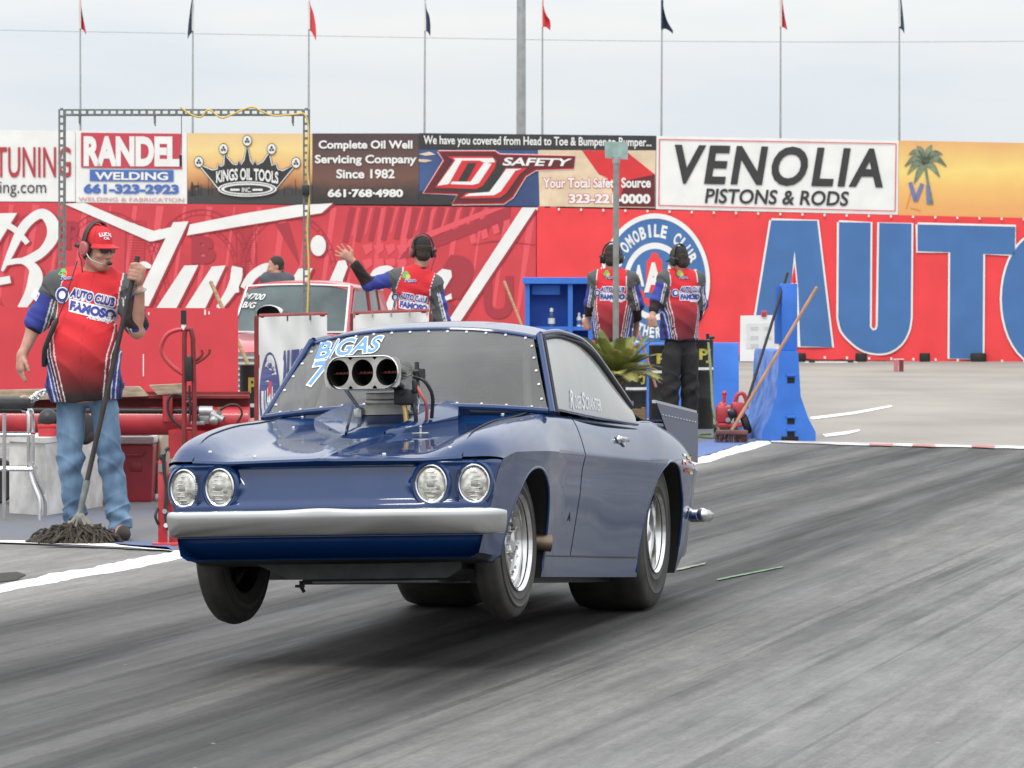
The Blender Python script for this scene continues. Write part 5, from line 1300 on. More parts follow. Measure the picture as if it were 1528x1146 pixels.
def person(label, loc, J, vox, pants, sleeve, back, group=None, hair=True, plain=None):
    p = thing('person', label, 'person', loc, 0, group); d_ = -1 if not back else 1     # side the belly is on
    lo, hi = (-.75, -.55, -.02), (.75, .55, 2.05)
    xs = [q[0] for q in J.values() if isinstance(q, tuple)]; lo = (min(xs)-.2, -.45, -.02); hi = (max(xs)+.2, .45, 2.06)
    M3 = Matrix.Rotation(R(J['yaw']), 3, 'Z') @ Matrix.Rotation(R(J.get('nod', 0)), 3, 'X'); hd = J['head']
    T, B, Hp = J['chest'], J['belly'], J['hip']; tw_, bw_, hw_ = J['widths']
    def torso(F_, g):
        F_.cap((T[0]-tw_*.35, T[1], T[2]+.02), (T[0]+tw_*.35, T[1], T[2]+.02), tw_*.60+g, None, .06, .78)
        F_.ell((B[0], B[1]+d_*J.get('gut', .05), B[2]), (bw_*.96+g, bw_*.78+g, .30+g), .10)
        F_.cap((Hp[0]-hw_*.45, Hp[1], Hp[2]+.06), (Hp[0]+hw_*.45, Hp[1], Hp[2]+.06), hw_*.58+g, None, .06, .9)
        F_.cap(J['ls'], (J['neck'][0], J['neck'][1]+.01, J['neck'][2]), .062+g, .055+g, .05); F_.cap(J['rs'], (J['neck'][0], J['neck'][1]+.01, J['neck'][2]), .062+g, .055+g, .05)
    B_ = Field(lo, hi, vox); torso(B_, -.012)
    B_.cap(J['neck'], tuple(Vector(hd)+M3 @ Vector((0, .02, -.07))), .060, .054, .03); head_prims(B_, hd, M3)
    for a in 'lr': limb(B_, J[a+'s'], J[a+'e'], J[a+'w'], (.052, .044, .043, .028), .02)
    for a in 'lr': B_.cap(J[a+'h'], J[a+'k'], .075, .05, .04); B_.cap(J[a+'k'], J[a+'a'], .05, .035, .03); B_.cap(J[a+'a'], (J[a+'a'][0], J[a+'a'][1]+d_*.10, .05), .035, .03, .02)
    for h in J['hands']: h(B_)
    field_obj('body', B_, M['skin'], p)
    S_ = Field(lo, hi, vox); torso(S_, .014)
    S_.cap((B[0], B[1]+d_*J.get('gut', .05)*.5, B[2]-.02), (Hp[0]+(B[0]-Hp[0])*.3, Hp[1]+d_*.02, J['hem']-.08), bw_*.98, bw_*.93, .08, .78)
    S_.cap(T, (J['neck'][0], J['neck'][1], J['neck'][2]-.02), .10, .075, .05)
    for a in 'lr':
        s0, e0, w0 = [Vector(J[a+q]) for q in 'sew']; q = sleeve
        if q <= 1: S_.cap(s0, s0.lerp(e0, q), .068, .076, .05)
        else: S_.cap(s0, e0, .070, .062, .05); S_.cap(e0, e0.lerp(w0, q-1), .060, .046, .03)
    S_.folds(lambda x, y, z: -.011*(1-np.abs(np.sin(x*13+z*9+1.5*np.sin(z*6+y*4))))**3*np.clip((1.35-z)*2.2, 0, 1)-.010*(1-np.abs(np.sin((z*17-np.abs(x-B[0])*9)+2)))**4*np.clip(np.abs(x-B[0])*6-.35, 0, 1))
    ph = J['hem']; S_.cut((0, 0, ph), (J.get('hemtilt', 0), 0, -1))
    S_.cut(tuple(Vector(J['neck'])+Vector((0, 0, .055))), (0, d_*.35, .9))
    S_.folds(lambda x, y, z: .006*np.sin(x*26+z*21+3*np.sin(z*9))*np.sin(y*17+z*13+1)+.003*np.sin(z*38+x*19)*np.exp(-((z-B[2]+.1)/.25)**2)+.003*np.sin((x+z)*55+y*20)*(np.abs(x-B[0]) > .2))
    zs = [ph, B[2], T[2], J['neck'][2]]; xc = (zs, [Hp[0], B[0], T[0], J['neck'][0]]); hw = (zs, [bw_*1.0, bw_*1.03, tw_*1.02, tw_*.98])
    if plain: sh = field_obj('shirt', S_, plain, p)
    else: sh = field_obj('shirt', S_, cloth_m, p, shirt_colour(xc, hw, ph, J['neck'][2], [(J[a+'s'], J[a+'e'], J[a+'w']) for a in 'lr'], back, J))
    if not plain:
        C_ = Field(lo, hi, vox); nk = Vector(J['neck'])
        C_.ell(nk+Vector((0, 0, .015)), (.088, .082, .042), .01); C_.ell(nk+Vector((0, d_*.02, .055)), (.066, .064, .06), .01, carve=True)
        if not back: C_.cap(nk+Vector((-.05, -.06, .01)), nk+Vector((-.035, -.10, -.06)), .018, .008, .01); C_.cap(nk+Vector((.05, -.06, .01)), nk+Vector((.05, -.10, -.06)), .018, .008, .01)
        field_obj('collar', C_, mat('collar_black', (.02, .02, .021), .8), p)
    L_ = Field((lo[0], -.35, -.02), (hi[0], .35, Hp[2]+.2), vox)
    L_.cap((Hp[0]-hw_*.42, Hp[1], Hp[2]+.04), (Hp[0]+hw_*.42, Hp[1], Hp[2]+.04), hw_*.58, None, .05, .9)
    th, kn, an = J['legs']
    for a in 'lr':
        h, k, q = J[a+'h'], J[a+'k'], J[a+'a']; L_.cap(h, k, th, kn, .03); L_.cap(k, (q[0], q[1]+d_*.01, q[2]-.035), kn, an, .03)
    L_.cut((0, 0, .07), (0, 0, -1))
    L_.folds(lambda x, y, z: .009*np.sin(z*62+x*22+2*np.sin(y*20))*np.exp(-((z-.14)/.11)**2)+.008*np.sin(z*45-x*30)*np.exp(-((z-.46)/.12)**2)+.0025*np.sin(x*40+z*11)-.011*(1-np.abs(np.sin(z*21+x*14+2*np.sin(y*11))))**4*np.exp(-((z-.50)/.16)**2)-.013*(1-np.abs(np.sin(z*34-x*18+y*9)))**4*np.exp(-((z-.16)/.10)**2)-.009*(1-np.abs(np.sin(z*16-np.abs(x)*20)))**4*np.exp(-((z-.80)/.12)**2))
    field_obj('trousers', L_, pants, p)
    for a in 'lr':
        q = Vector(J[a+'a']); F_ = Field((q.x-.12, -.35, -.01), (q.x+.12, .35, .2), min(vox, .006)); t = Vector((q.x+J.get(a+'toe', 0), q.y+d_*.155, .045))
        F_.cap((q.x, q.y-d_*.03, .05), t, .046, .042, .03); F_.cap((q.x, q.y, .05), (q.x, q.y, .12), .045, .04, .02); F_.cut((0, 0, .004), (0, 0, -1)); field_obj('shoe', F_, leather, p)
    if hair:
        F_ = Field(tuple(Vector(hd)-Vector((.16,)*3)), tuple(Vector(hd)+Vector((.16,)*3)), .005)
        W = lambda x, y, z: tuple(Vector(hd)+M3 @ Vector((x, y, z)))
        F_.ell(W(0, .018, .04), (.079, .097, .096), .02, M3); F_.ell(W(0, .05, -.03), (.066, .058, .06), .02, M3); F_.cut(W(0, -.035, .05), tuple(M3 @ Vector((0, -.8, -.45))))
        if not J.get('cap', 1): F_.cut(W(0, 0, -.045), tuple(M3 @ Vector((0, 0, -1))))
        if J.get('cap', 1): F_.cut(W(0, 0, .058), tuple(M3 @ Vector((0, 0, 1))))
        F_.folds(lambda x, y, z: .003*np.sin(x*190+z*80)*np.sin(z*150+y*120)); field_obj('hair', F_, hairm, p)
    return p, sh, M3
# ---- the man with the mop
Ym = 6000*H/(806-YH); sm = F/Ym; mx0 = 140
m2 = lambda px, py, y=0.0: ((px-mx0)/sm, y, (806-py)/sm)
pole_a, pole_b = Vector(m2(209, 388, -.20)), Vector(m2(128, 762, -.34))
pole_at = lambda z: pole_a.lerp(pole_b, (pole_a.z-z)/(pole_a.z-pole_b.z))
hc = pole_at(m2(0, 408)[2])
J = dict(head=m2(148, 371, -.05), yaw=48, nod=9, neck=m2(141, 414, 0), chest=m2(134, 442, 0), belly=m2(126, 528, -.03), hip=m2(130, 590, 0), widths=(.225, .205, .175), gut=.055,
    rs=m2(84, 425, 0), re=m2(50, 490, .02), rw=m2(35, 530, -.05), ls=m2(190, 432, 0), le=m2(207, 494, -.10), lw=tuple(hc+Vector((.035, .02, -.10))),
    rh=m2(106, 605, 0), rk=m2(105, 690, -.02), ra=m2(113, 778, .02), lh=m2(155, 605, 0), lk=m2(166, 690, -.03), la=m2(181, 785, 0), ltoe=.03,
    hem=m2(0, 597)[2], hemtilt=.04, legs=(.086, .071, .066))
J['hands'] = [lambda B_: hand_relaxed(B_, m2(34, 528, -.05), (-.05, -.05, -1), (.55, -.8, 0), curl=.16, fwd=(.8, -.3, 0)), lambda B_: hand_fist(B_, hc, (pole_b-pole_a)*-1, (1, .25, 0), (0, -1, 0), 1.06)]
man, shirt, M3 = person('heavyset crew man in red cap and dark glasses leaning on a string mop', P(mx0, 806, Ym), J, .0065, denim, .82, False)
co, W = cap_hat(man, J['head'], M3, redcap, 1.0, -4)
mb = MB(); bv = BVHTree.FromPolygons([v.co for v in co.data.vertices], [tuple(q.vertices) for q in co.data.polygons])
def capfn(x, y):
    a = Vector(J['head'])+M3 @ Vector((x, -.4, y)); h = bv.ray_cast(a, M3 @ Vector((0, 1, 0))); q = h[0] if h[0] is not None else Vector(J['head'])+M3 @ Vector((x, -.09, y))
    return tuple(q+M3 @ Vector((0, -.003, 0)))
text_quad(mb, 'LUCAS', [(-.052, .108), (.026, .108), (.026, .086), (-.052, .086)], capfn, 0, .05, arch=-.008); text_quad(mb, 'OIL', [(-.034, .082), (.008, .082), (.008, .066), (-.034, .066)], capfn, 0, .05)
mb.build('lettering', [tw], co, ang=0, fix=False)
hs = headset(man, J['head'], M3, mat('ear_cup_red', (.42, .10, .10), .4), 1.02, -1)
W = lambda *q: Vector(J['head'])+M3 @ Vector(q)
mb = MB()
for s_ in (-1, 1):
    mb.add([W(s_*x, y, z) for x, y, z in ((.004, -.104, .018), (.030, -.104, .022), (.058, -.090, .020), (.062, -.084, .004), (.050, -.094, -.012), (.026, -.104, -.014), (.008, -.107, -.002))], [tuple(range(7))])
    mb.add([W(s_*x, y+.004, z) for x, y, z in ((.004, -.104, .018), (.030, -.104, .022), (.058, -.090, .020), (.062, -.084, .004), (.050, -.094, -.012), (.026, -.104, -.014), (.008, -.107, -.002))], [tuple(range(7))])
    mb.tube([W(s_*.058, -.088, .016), W(s_*.076, -.03, .012), W(s_*.080, .01, .006)], .0035, 6)
mb.tube([W(-.006, -.105, .014), W(.006, -.105, .014)], .004, 6); mb.build('sunglasses', lensblack, man)
mb = MB(); wv = Vector(J['lw']); ax = (hc-wv).normalized(); u = ax.orthogonal().normalized(); w_ = ax.cross(u)
mb.tube([wv+ax*-.005+(u*math.cos(a)+w_*math.sin(a))*.033 for a in np.linspace(0, 2*math.pi, 24)], .007, 6); mb.build('wristwatch', M['steel'], man)
shirt_prints(shirt, m2(109, 0)[0], m2(174, 0)[0], m2(0, 429)[2], m2(0, 462)[2], (m2(99, 0)[0], m2(0, 408)[2], .042), (m2(96, 0)[0], m2(0, 440)[2], .046), -.24)
mb = MB(); fn = on_mesh(shirt, 1, .004)
poly(mb, [(x, -z) for x, z in [m2(52, 0)[:1]+m2(0, 430)[2:], m2(61, 0)[:1]+m2(0, 438)[2:], m2(55, 0)[:1]+m2(0, 450)[2:], m2(46, 0)[:1]+m2(0, 442)[2:]]], lambda x, y: fn(x, -y), 0)
poly(mb, [(x, -z) for x, z in ell(m2(53.5, 0)[0], m2(0, 439)[2], .018, .024, 12)], lambda x, y: on_mesh(shirt, 1, .006)(x, -y), 1)
mb.build('sleeve_patch', [tw, tr_], shirt, ang=0, fix=False)
mb = MB(); pts = [m2(118, 390, -.10), m2(110, 420, -.17), m2(100, 455, -.20), m2(85, 490, -.22), m2(73, 520, -.2), m2(70, 545, -.15)]
mb.tube(catmull(pts, 6), [.004]*16+[.016]*15, 8); mb.build('radio_cable', M['blackplastic'], man)
# the mop he holds
mloc = P(mx0, 806, Ym)
mop = thing('mop', 'string mop with long dark handle held by the man in the red cap', 'mop', (mloc.x+pole_b.x, mloc.y+pole_b.y, 0))
o0 = Vector((pole_b.x, pole_b.y, 0)); top = pole_a+(pole_a-pole_b).normalized()*.02
mb = MB(); mb.tube([top-o0, pole_b.lerp(top, .12)-o0], .0155, 12); mb.build('handle', mat('dark_metal_handle', (.045, .038, .035), .45, .3, var=.3), mop)
mb = MB(); mb.tube([pole_b.lerp(top, .13)-o0, pole_b-o0], [.021, .017], 12); mb.box(pole_b-o0+Vector((0, 0, -.03)), (.05, .05, .06), bev=.01); mb.tube([pole_b-o0+Vector((-.07, 0, -.05)), pole_b-o0+Vector((.07, 0, -.05))], .012, 8); mb.build('clamp', M['galv'], mop)
mb = MB(); rs = random.Random(5)
for i in range(330):
    a = rs.random()*2*math.pi; L_ = .12+rs.random()*.17; x0 = (rs.random()-.5)*.12; z0 = max(.05, pole_b.z-.10+rs.random()*.03)
    ex, ey = math.cos(a)*L_*1.0-.03, math.sin(a)*L_*.5; pts = []
    for t in np.linspace(0, 1, 7):
        w = .018*math.sin(t*9+i); pts.append((x0*(1-t)+ex*t+w, ey*t+w*.5, max(.008, z0*.8*(1-t**1.3)+.055*t*(1-t)*4*rs.random()+.02*rs.random())))
    mb.tube(pts, .0055+.003*rs.random(), 5)
mb.build('strands', mat('wet_mop_yarn', (.075, .062, .047), .95, var=.6, scale=25, var2=(.025, .02, .016)), mop)
mb = MB()
for i in range(26):
    a = rs.random()*6.28; mb.tube(catmull([pole_b-o0+Vector((.01*math.cos(a), .01*math.sin(a), .01)), pole_b-o0+Vector((.05*math.cos(a), .03*math.sin(a), -.04)), pole_b-o0+Vector((.10*math.cos(a), .05*math.sin(a), -.09))], 3), .006, 5)
mb.build('binding', mat('mop_binding', (.30, .27, .22), .9, var=.5, scale=20), mop)
# ---- crew man seen from behind with his arm raised
GRP = 'crew in team shirts'
def frame(px0, Y): s = F/Y; return lambda px, py, y=0.0: ((px-px0)/s, y, H+(YH-py)/s)
Yb = 36; b2 = frame(622, Yb)
J = dict(head=b2(630, 376, 0), yaw=192, nod=2, neck=b2(626, 404, 0), chest=b2(617, 430, 0), belly=b2(615, 480, 0), hip=b2(615, 540, 0), widths=(.19, .175, .155), gut=.03,
    ls=b2(592, 415, 0), le=b2(549, 424, -.02), lw=b2(529, 392, -.10), rs=b2(648, 424, 0), re=b2(661, 476, 0), rw=b2(660, 520, .12),
    lh=b2(602, 545), lk=b2(600, 610), la=b2(599, 660), rh=b2(630, 545), rk=b2(634, 610), ra=b2(636, 660), hem=b2(0, 540)[2], legs=(.085, .07, .065))
zf = b2(0, 412)[2]
for k in ('lk', 'rk'): J[k] = (J[k][0], 0, .48)
for k in ('la', 'ra'): J[k] = (J[k][0], 0, .09)
J['hands'] = [lambda B_: hand_relaxed(B_, b2(527, 389, -.10), (-.75, -.1, .55), (.5, 0, .75), curl=.06, fwd=(0, 1, .2), spread=.45, L=1.1), lambda B_: hand_relaxed(B_, b2(660, 520, .12), (0, .2, -1), (0, 1, 0))]
pb, shb, M3 = person('crew man seen from behind pointing with one arm raised to his side', P(622, 412, Yb)*1, J, .009, blackcloth, 1.9, True, GRP)
pb.location.z = 0
cap_hat(pb, J['head'], M3, capblack, 1.0, 6); headset(pb, J['head'], M3, mat('ear_cup_dark_red', (.30, .05, .06), .4), 1.05, -1)
shirt_prints(shb, b2(597, 0)[0], b2(638, 0)[0], b2(0, 436)[2], b2(0, 458)[2], (b2(610, 0)[0], b2(0, 412)[2], .062), (b2(590, 0)[0], b2(0, 443)[2], .034), -.18)
# ---- two crew men with their backs turned by the barrels
Yc = 40; c2 = frame(913, Yc)
def two(px0, Y, hx, hy, yaw, arm, lab, emx, tx0, tx1):
    q2 = frame(px0, Y)
    J = dict(head=q2(hx, hy, 0), yaw=yaw, nod=8, neck=q2(px0, 408, 0), chest=q2(px0, 430, 0), belly=q2(px0, 470, 0), hip=q2(px0, 520, 0), widths=(.19, .18, .165), gut=.02,
        ls=q2(px0-25, 416), rs=q2(px0+27, 417), lh=q2(px0-14, 530), lk=(q2(px0-16, 0)[0], 0, .48), la=(q2(px0-16, 0)[0], 0, .09), rh=q2(px0+14, 530), rk=(q2(px0+17, 0)[0], .02, .48), ra=(q2(px0+19, 0)[0], .03, .09),
        hem=q2(0, 507)[2], legs=(.10, .085, .082), le=q2(*arm[0]), lw=q2(*arm[1]), re=q2(px0+37, 455, .03), rw=q2(px0+33, 488, .15))
    J['hands'] = [lambda B_: hand_fist(B_, q2(*arm[2]), (-.25, .1, 1), (.3, -.4, 0), (-1, .3, 0), 1.05), lambda B_: hand_relaxed(B_, J['rw'], (-.2, .4, -1), (0, 1, 0))]
    p, sh, M3 = person(lab, P(px0, 412, Y), J, .009, blackcloth, 1.55, True, GRP); p.location.z = 0
    cap_hat(p, J['head'], M3, capblack, .98, 0); headset(p, J['head'], M3, M['blackplastic'], 1.05, 0)
    shirt_prints(sh, q2(tx0, 0)[0], q2(tx1, 0)[0], q2(0, 428)[2], q2(0, 447)[2], (q2(px0-4, 0)[0], q2(0, 409)[2], .055), (q2(emx, 0)[0], q2(0, 437)[2], .038))
    return p, q2
two(914, 40, 914, 386, 175, ((880, 452, .05), (874, 480, .12), (872, 486, .14)), 'crew man with his back turned standing behind the street sign pole', 893, 898, 934)[0].rotation_euler.z = R(-9)
pd, d2 = two(1015, 39.6, 1012, 389, 200, ((974, 450, -.02), (962, 474, -.08), (960, 481, -.09)), 'crew man with his back turned in long black trousers beside the black barrels', 999, 1006, 1042)
pd.rotation_euler.z = R(24)
# ---- bystander far behind the red car
Ye = 50; e2 = frame(413, Ye)
J = dict(cap=0, head=e2(411, 398, 0), yaw=-80, nod=6, neck=e2(413, 411, 0), chest=e2(415, 424, 0), belly=e2(415, 455, 0), hip=e2(415, 490, 0), widths=(.15, .14, .14), gut=.02, ls=e2(398, 416), le=e2(395, 445), lw=e2(396, 470), rs=e2(430, 418), re=e2(434, 445), rw=e2(430, 470),
    lh=e2(408, 495), lk=(-.06, 0, .48), la=(-.06, 0, .09), rh=e2(422, 495), rk=(.08, 0, .48), ra=(.08, 0, .09), hem=e2(0, 485)[2], legs=(.085, .07, .065))
J['hands'] = [lambda B_: hand_relaxed(B_, J['lw'], (0, 0, -1), (0, -1, 0)), lambda B_: hand_relaxed(B_, J['rw'], (0, 0, -1), (0, -1, 0))]
pe, _, _ = person('dark haired bystander in grey shirt whose head shows above the red car', P(413, 412, Ye), J, .011, blackcloth, .8, False, plain=mat('grey_tee', (.075, .08, .095), .85)); pe.location.z = 0
# ================================================================== things standing around the start line
def at(px, Y, py=None):
    'ground position under photo column px at depth Y'
    return Vector(((px-CX)/F*Y, Y, 0))
def fr(px0, Y):
    'local (x, y, z) of a photo pixel for a thing whose base is at column px0, depth Y'
    s = F/Y; return lambda px, py, y=0.0: Vector(((px-px0)/s, y, H+(YH-py)/s))
redpaint = mat('red_enamel', (.50, .035, .045), .42, 0, .3, var=.25, scale=5)
redwood = mat('red_painted_plywood', (.66, .05, .065), .6, var=.10, scale=3)
darkredsteel = mat('oxide_red_steel', (.26, .035, .035), .5, .2, var=.4, scale=6)
bluep = mat('blue_barrier_paint', (.035, .17, .62), .6, var=.16, scale=4, bump=.1)
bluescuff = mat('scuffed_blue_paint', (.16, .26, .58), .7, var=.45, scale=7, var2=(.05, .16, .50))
cream_p = mat('cream_plastic', (.60, .56, .44), .5, var=.2, scale=6)
whitep = mat('white_painted_wood', (.70, .69, .67), .6, var=.16, scale=7, var2=(.50, .48, .45), bump=.15)
vinyl = mat('white_vinyl', (.66, .66, .64), .55, var=.08, scale=4, bump=.1)
yel = mat('yellow_print', (.50, .43, .07), .6, var=.3, scale=20); yelcord = mat('yellow_cord', (.66, .46, .10), .6)
def along(mb, fn, s, x0, x1, z1, z0, k, b=.03, shear=0):
    text_quad(mb, s, [(x0, z1), (x1, z1), (x1, z0), (x0, z0)], fn, k, b, shear)
# ---- slotted steel frame
Y = 31; t = thing('slotted_frame', 'tall goalpost frame of slotted grey steel angle hung with a yellow cord', 'frame', at(92, Y)); q = fr(92, Y)
def slotted(name, a, b, w, par):
    mb = MB(); a, b = Vector(a), Vector(b); d = (b-a).normalized(); L_ = (b-a).length; u = Vector((0, 1, 0)).cross(d).normalized()
    rot = Matrix((u, Vector((0, 1, 0)), d)).transposed()
    for s_ in (-1, 1): mb.box((a+b)/2+u*s_*w*.38, (w*.30, .006, L_), rot)
    n = int(L_/.056)
    for i in range(n+1): mb.box(a+d*(L_*i/n)+Vector((0, .0005, 0)), (w*.5, .005, .020), rot)
    mb.box((a+b)/2+u*w*.5+Vector((0, .03, 0)), (.006, .055, L_), rot)
    return mb.build(name, M['galv'], par, ang=0)
zt = q(92, 163).z; xr = q(457, 0).x
slotted('post', (0, 0, 0), (0, 0, zt), .048, t); slotted('post', (xr, 0, 0), (xr, 0, zt), .048, t); slotted('crossbar', (.026, -.008, zt-.024), (xr-.026, -.008, zt-.024), .048, t)
for px in (119, 231, 437):
    mb = MB(); a = q(px, 172); mb.tube([a, q(px, 184)], .010, 6); mb.tube([q(px, 184), q(px+1, 188)], .006, 6); mb.build('hook', M['galv'], t)
mb = MB(); pts = [q(270, 160, -.03), q(283, 170, -.04), q(300, 175, -.03), q(312, 164, -.04), q(330, 176, -.05), q(345, 172, -.04), q(375, 160, -.04), q(392, 167, -.05), q(410, 173, -.04), q(440, 171, -.04), q(456, 172, -.05), q(461, 200, -.05), q(459, 250, -.05), q(462, 290, -.05), q(459, 340, -.05), q(461, 400, -.05), q(459, 470, -.05)]
mb.tube(catmull(pts, 5), .0075, 6); mb.build('cord', yelcord, t)
mb = MB(); mb.box(q(457, 284, -.05), (.06, .06, .08), bev=.008); mb.build('junction_box', M['blackplastic'], t)
mb = MB(); mb.tube([q(271, 172, -.02), q(271, 230, -.02)], .003, 5); mb.box(q(270, 240, -.02), (.02, .015, .09)); mb.build('pull_string', M['blackplastic'], t)
# ---- red plywood board
Y = 29; t = thing('plywood_board', 'large red painted plywood board standing behind the man with the mop', 'board', at(180, Y)); q = fr(180, Y)
mb = MB(); a, b, c, d = q(-60, 458), q(355, 460), q(355, 588), q(-60, 604); mb.prism([a, b, c, d], (0, .03, 0)); mb.build('panel', redwood, t, ang=0)
mb = MB()
for px in (20, 300): mb.box(Vector((q(px, 0).x, .06, q(0, 460).z/2)), (.06, .06, q(0, 470).z))
mb.build('frame', M['wood'], t, ang=0)
for (px, py, w, h) in ((306, 466, .012, .04), (312, 467, .010, .022), (309, 588, .07, .008), (214, 545, .008, .16), (222, 468, .01, .02)):
    mb = MB(); mb.box(q(px, py, -.002), (w, .004, h)); mb.build('paint_chip', M['white'], t, ang=0)
# ---- red trailer with its drawbar gear, tank and bed
Y = 27.6; t = thing('equipment_trailer', 'low red steel trailer with round tank and pipe running behind white chest', 'trailer', at(180, Y)); q = fr(180, Y)
mb = MB(); mb.cyl(q(-60, 628), q(372, 628), .098, n=28); mb.build('tank', redpaint, t)
mb = MB(); mb.cyl(q(-60, 611, -.07), q(300, 613, -.07), .022, n=14); mb.build('pipe', M['blackplastic'], t)
mb = MB(); mb.box((q(155, 0).x, .12, q(0, 598).z), (1.99, .02, .12)); mb.box((q(155, 0).x, .04, q(0, 592).z), (1.99, .16, .02)); mb.build('beam', darkredsteel, t, ang=0)
mb = MB(); mb.prism([q(256, 640, -.25), q(300, 632, .2), q(388, 624, .2), q(388, 648, -.25), q(256, 668, -.25)], (0, 0, -.02)); mb.prism([q(258, 642, -.26), q(283, 638, -.26), q(283, 682, -.26), q(258, 682, -.26)], (0, .02, 0)); mb.build('bed', redpaint, t, ang=0)
mb = MB(); mb.cyl(q(252, 592, -.1), q(252, 628, -.1), .035, n=20); mb.cyl(q(252, 590, -.1), q(252, 592, -.1), .036, n=20); mb.build('stake', redpaint, t)
for px in (-10, 120, 340):
    mb = MB(); Mx = Matrix.Translation(Vector((q(px, 0).x, .1, .16))) @ Matrix.Rotation(R(90), 4, 'X'); mb.lathe([(.0, .05), (.09, .05), (.15, .06), (.16, .03), (.16, -.03), (.15, -.06), (0, -.05)], Mx, 28); mb.build('wheel', M['rubber'], t)
mb = MB(); mb.cyl(q(300, 614, -.15), q(320, 614, -.15), .042, n=20); mb.cyl(q(318, 618, -.16), q(336, 626, -.18), .040, .03, 18); mb.box(q(308, 624, -.15), (.10, .07, .07), bev=.01); mb.box(q(298, 630, -.15), (.10, .08, .03), bev=.008); mb.ball(q(322, 626, -.2), .035); mb.cyl(q(331, 626, -.18), q(331, 606, -.18), .012, n=10)
mb.build('pump', M['steel'], t)
mb = MB(); mb.cyl(q(286, 612, -.14), q(312, 613, -.14), .030, n=18); mb.build('motor', M['blackplastic'], t)
mb = MB(); mb.cyl(q(331, 606, -.18), q(331, 612, -.18), .018, n=10); mb.build('valve', mat('brass_valve', (.45, .30, .12), .35, .8), t)
for pts, r in (([q(275, 638, -.2), q(258, 620, -.2), q(254, 600, -.2), q(262, 587, -.2), q(280, 592, -.2), q(292, 610, -.2), q(300, 626, -.2)], .010), ([q(332, 610, -.2), q(345, 603, -.2), q(358, 604, -.2), q(364, 616, -.2), q(355, 632, -.2)], .008)):
    mb = MB(); mb.tube(catmull(pts, 6), r, 8); mb.build('hose', M['blackplastic'], t)
for i, (pts, lab) in enumerate((([(-20, 583), (206, 577), (220, 591), (-20, 599)], 'long weathered plank lying along the top of the red trailer'), ([(222, 575), (272, 573), (276, 586), (235, 589)], 'short weathered plank end beside the hand truck on the trailer'))):
    t = thing('plank', lab, 'plank', at(pts[0][0]+30, 27.5)+Vector((0, 0, q(0, 592).z)), 0, 'planks on the trailer'); qq = fr(pts[0][0]+30, 27.5)
    mb = MB(); mb.prism([qq(*p)-Vector((0, 0, q(0, 592).z)) for p in pts], (0, .14, 0)); mb.build('board', mat('weathered_plank', (.42, .33, .23), .8, var=.4, scale=9, stretch=(1, 1, 6)), t, ang=0)
# ---- hand truck
Y = 27; t = thing('hand_truck', 'red tube steel hand truck with black upright grip in front of red board', 'hand truck', at(278, Y)); q = fr(278, Y)
mb = MB(); mb.tube([q(275, 700), q(275, 600), q(275, 505), q(276, 493)], .017, 12); mb.tube([q(290, 700), q(290, 600), q(288, 505), q(285, 492), q(276, 491)], .017, 12)
for py in (560, 600, 640): mb.tube([q(275, py), q(290, py)], .012, 8)
mb.build('frame', darkredsteel, t)
mb = MB(); mb.tube(catmull([q(278, 491), q(262, 493), q(248, 501), q(241, 518), q(244, 532), q(256, 546), q(272, 558)], 6), .015, 12); mb.build('handle_loop', redpaint, t)
mb = MB(); mb.tube(catmull([q(290, 543), q(302, 536), q(311, 528), q(313, 521)], 6), .010, 10); mb.tube(catmull([q(290, 538), q(298, 533), q(302, 527), q(301, 522)], 6), .010, 10); mb.build('hook', darkredsteel, t)
mb = MB(); mb.cyl(q(274, 484), q(274, 463), .020, n=14); mb.build('grip', M['blackplastic'], t)
mb = MB(); mb.cyl(q(274, 492), q(274, 484), .016, n=12); mb.build('collar', M['white'], t)
mb = MB(); mb.box(q(282, 550, -.02), (.045, .05, .17), bev=.012); mb.cyl(q(283, 575, -.02), q(284, 630, -.02), .008, n=8); mb.build('chain_winch', M['blackplastic'], t)
mb = MB(); mb.box(Vector((.01, -.08, .02)), (.30, .26, .02)); mb.build('toe_plate', darkredsteel, t)
for s_ in (-1, 1):
    mb = MB(); mb.lathe([(0, -.025), (.10, -.03), (.12, -.015), (.12, .015), (.10, .03), (0, .025)], Matrix.Translation((.02+s_*.13, .08, .12)) @ Matrix.Rotation(R(90), 4, 'Y'), 24); mb.build('wheel', M['rubber'], t)
# ---- white chest
g0, g1, g2 = G(14, 767), G(68, 771), G(153, 757); c0 = g1.copy(); t = thing('wooden_chest', 'white painted wooden chest with lid standing behind the man with the mop', 'chest', g1)
a, b, c = g0-c0, Vector((0, 0, 0)), g2-c0; d = a+c; hh = (771-662)/F*c0.y
mb = MB(); mb.prism([a, b, c, d], (0, 0, hh)); mb.build('box', whitep, t, ang=0)
ctr = (a+c)/2; mb = MB(); mb.prism([ctr+(p-ctr)*1.04+Vector((0, 0, hh+.003)) for p in (a, b, c, d)], (0, 0, .035)); mb.build('lid', whitep, t, ang=0)
mb = MB(); m_ = a*.5; dr = (b-a).normalized(); mb.tube([m_-dr*.05+Vector((0, -.012, hh*.66)), m_-dr*.045+Vector((0, -.03, hh*.64)), m_+dr*.045+Vector((0, -.03, hh*.64)), m_+dr*.05+Vector((0, -.012, hh*.66))], .006, 6); mb.build('handle', whitep, t)
ztop = hh+.04
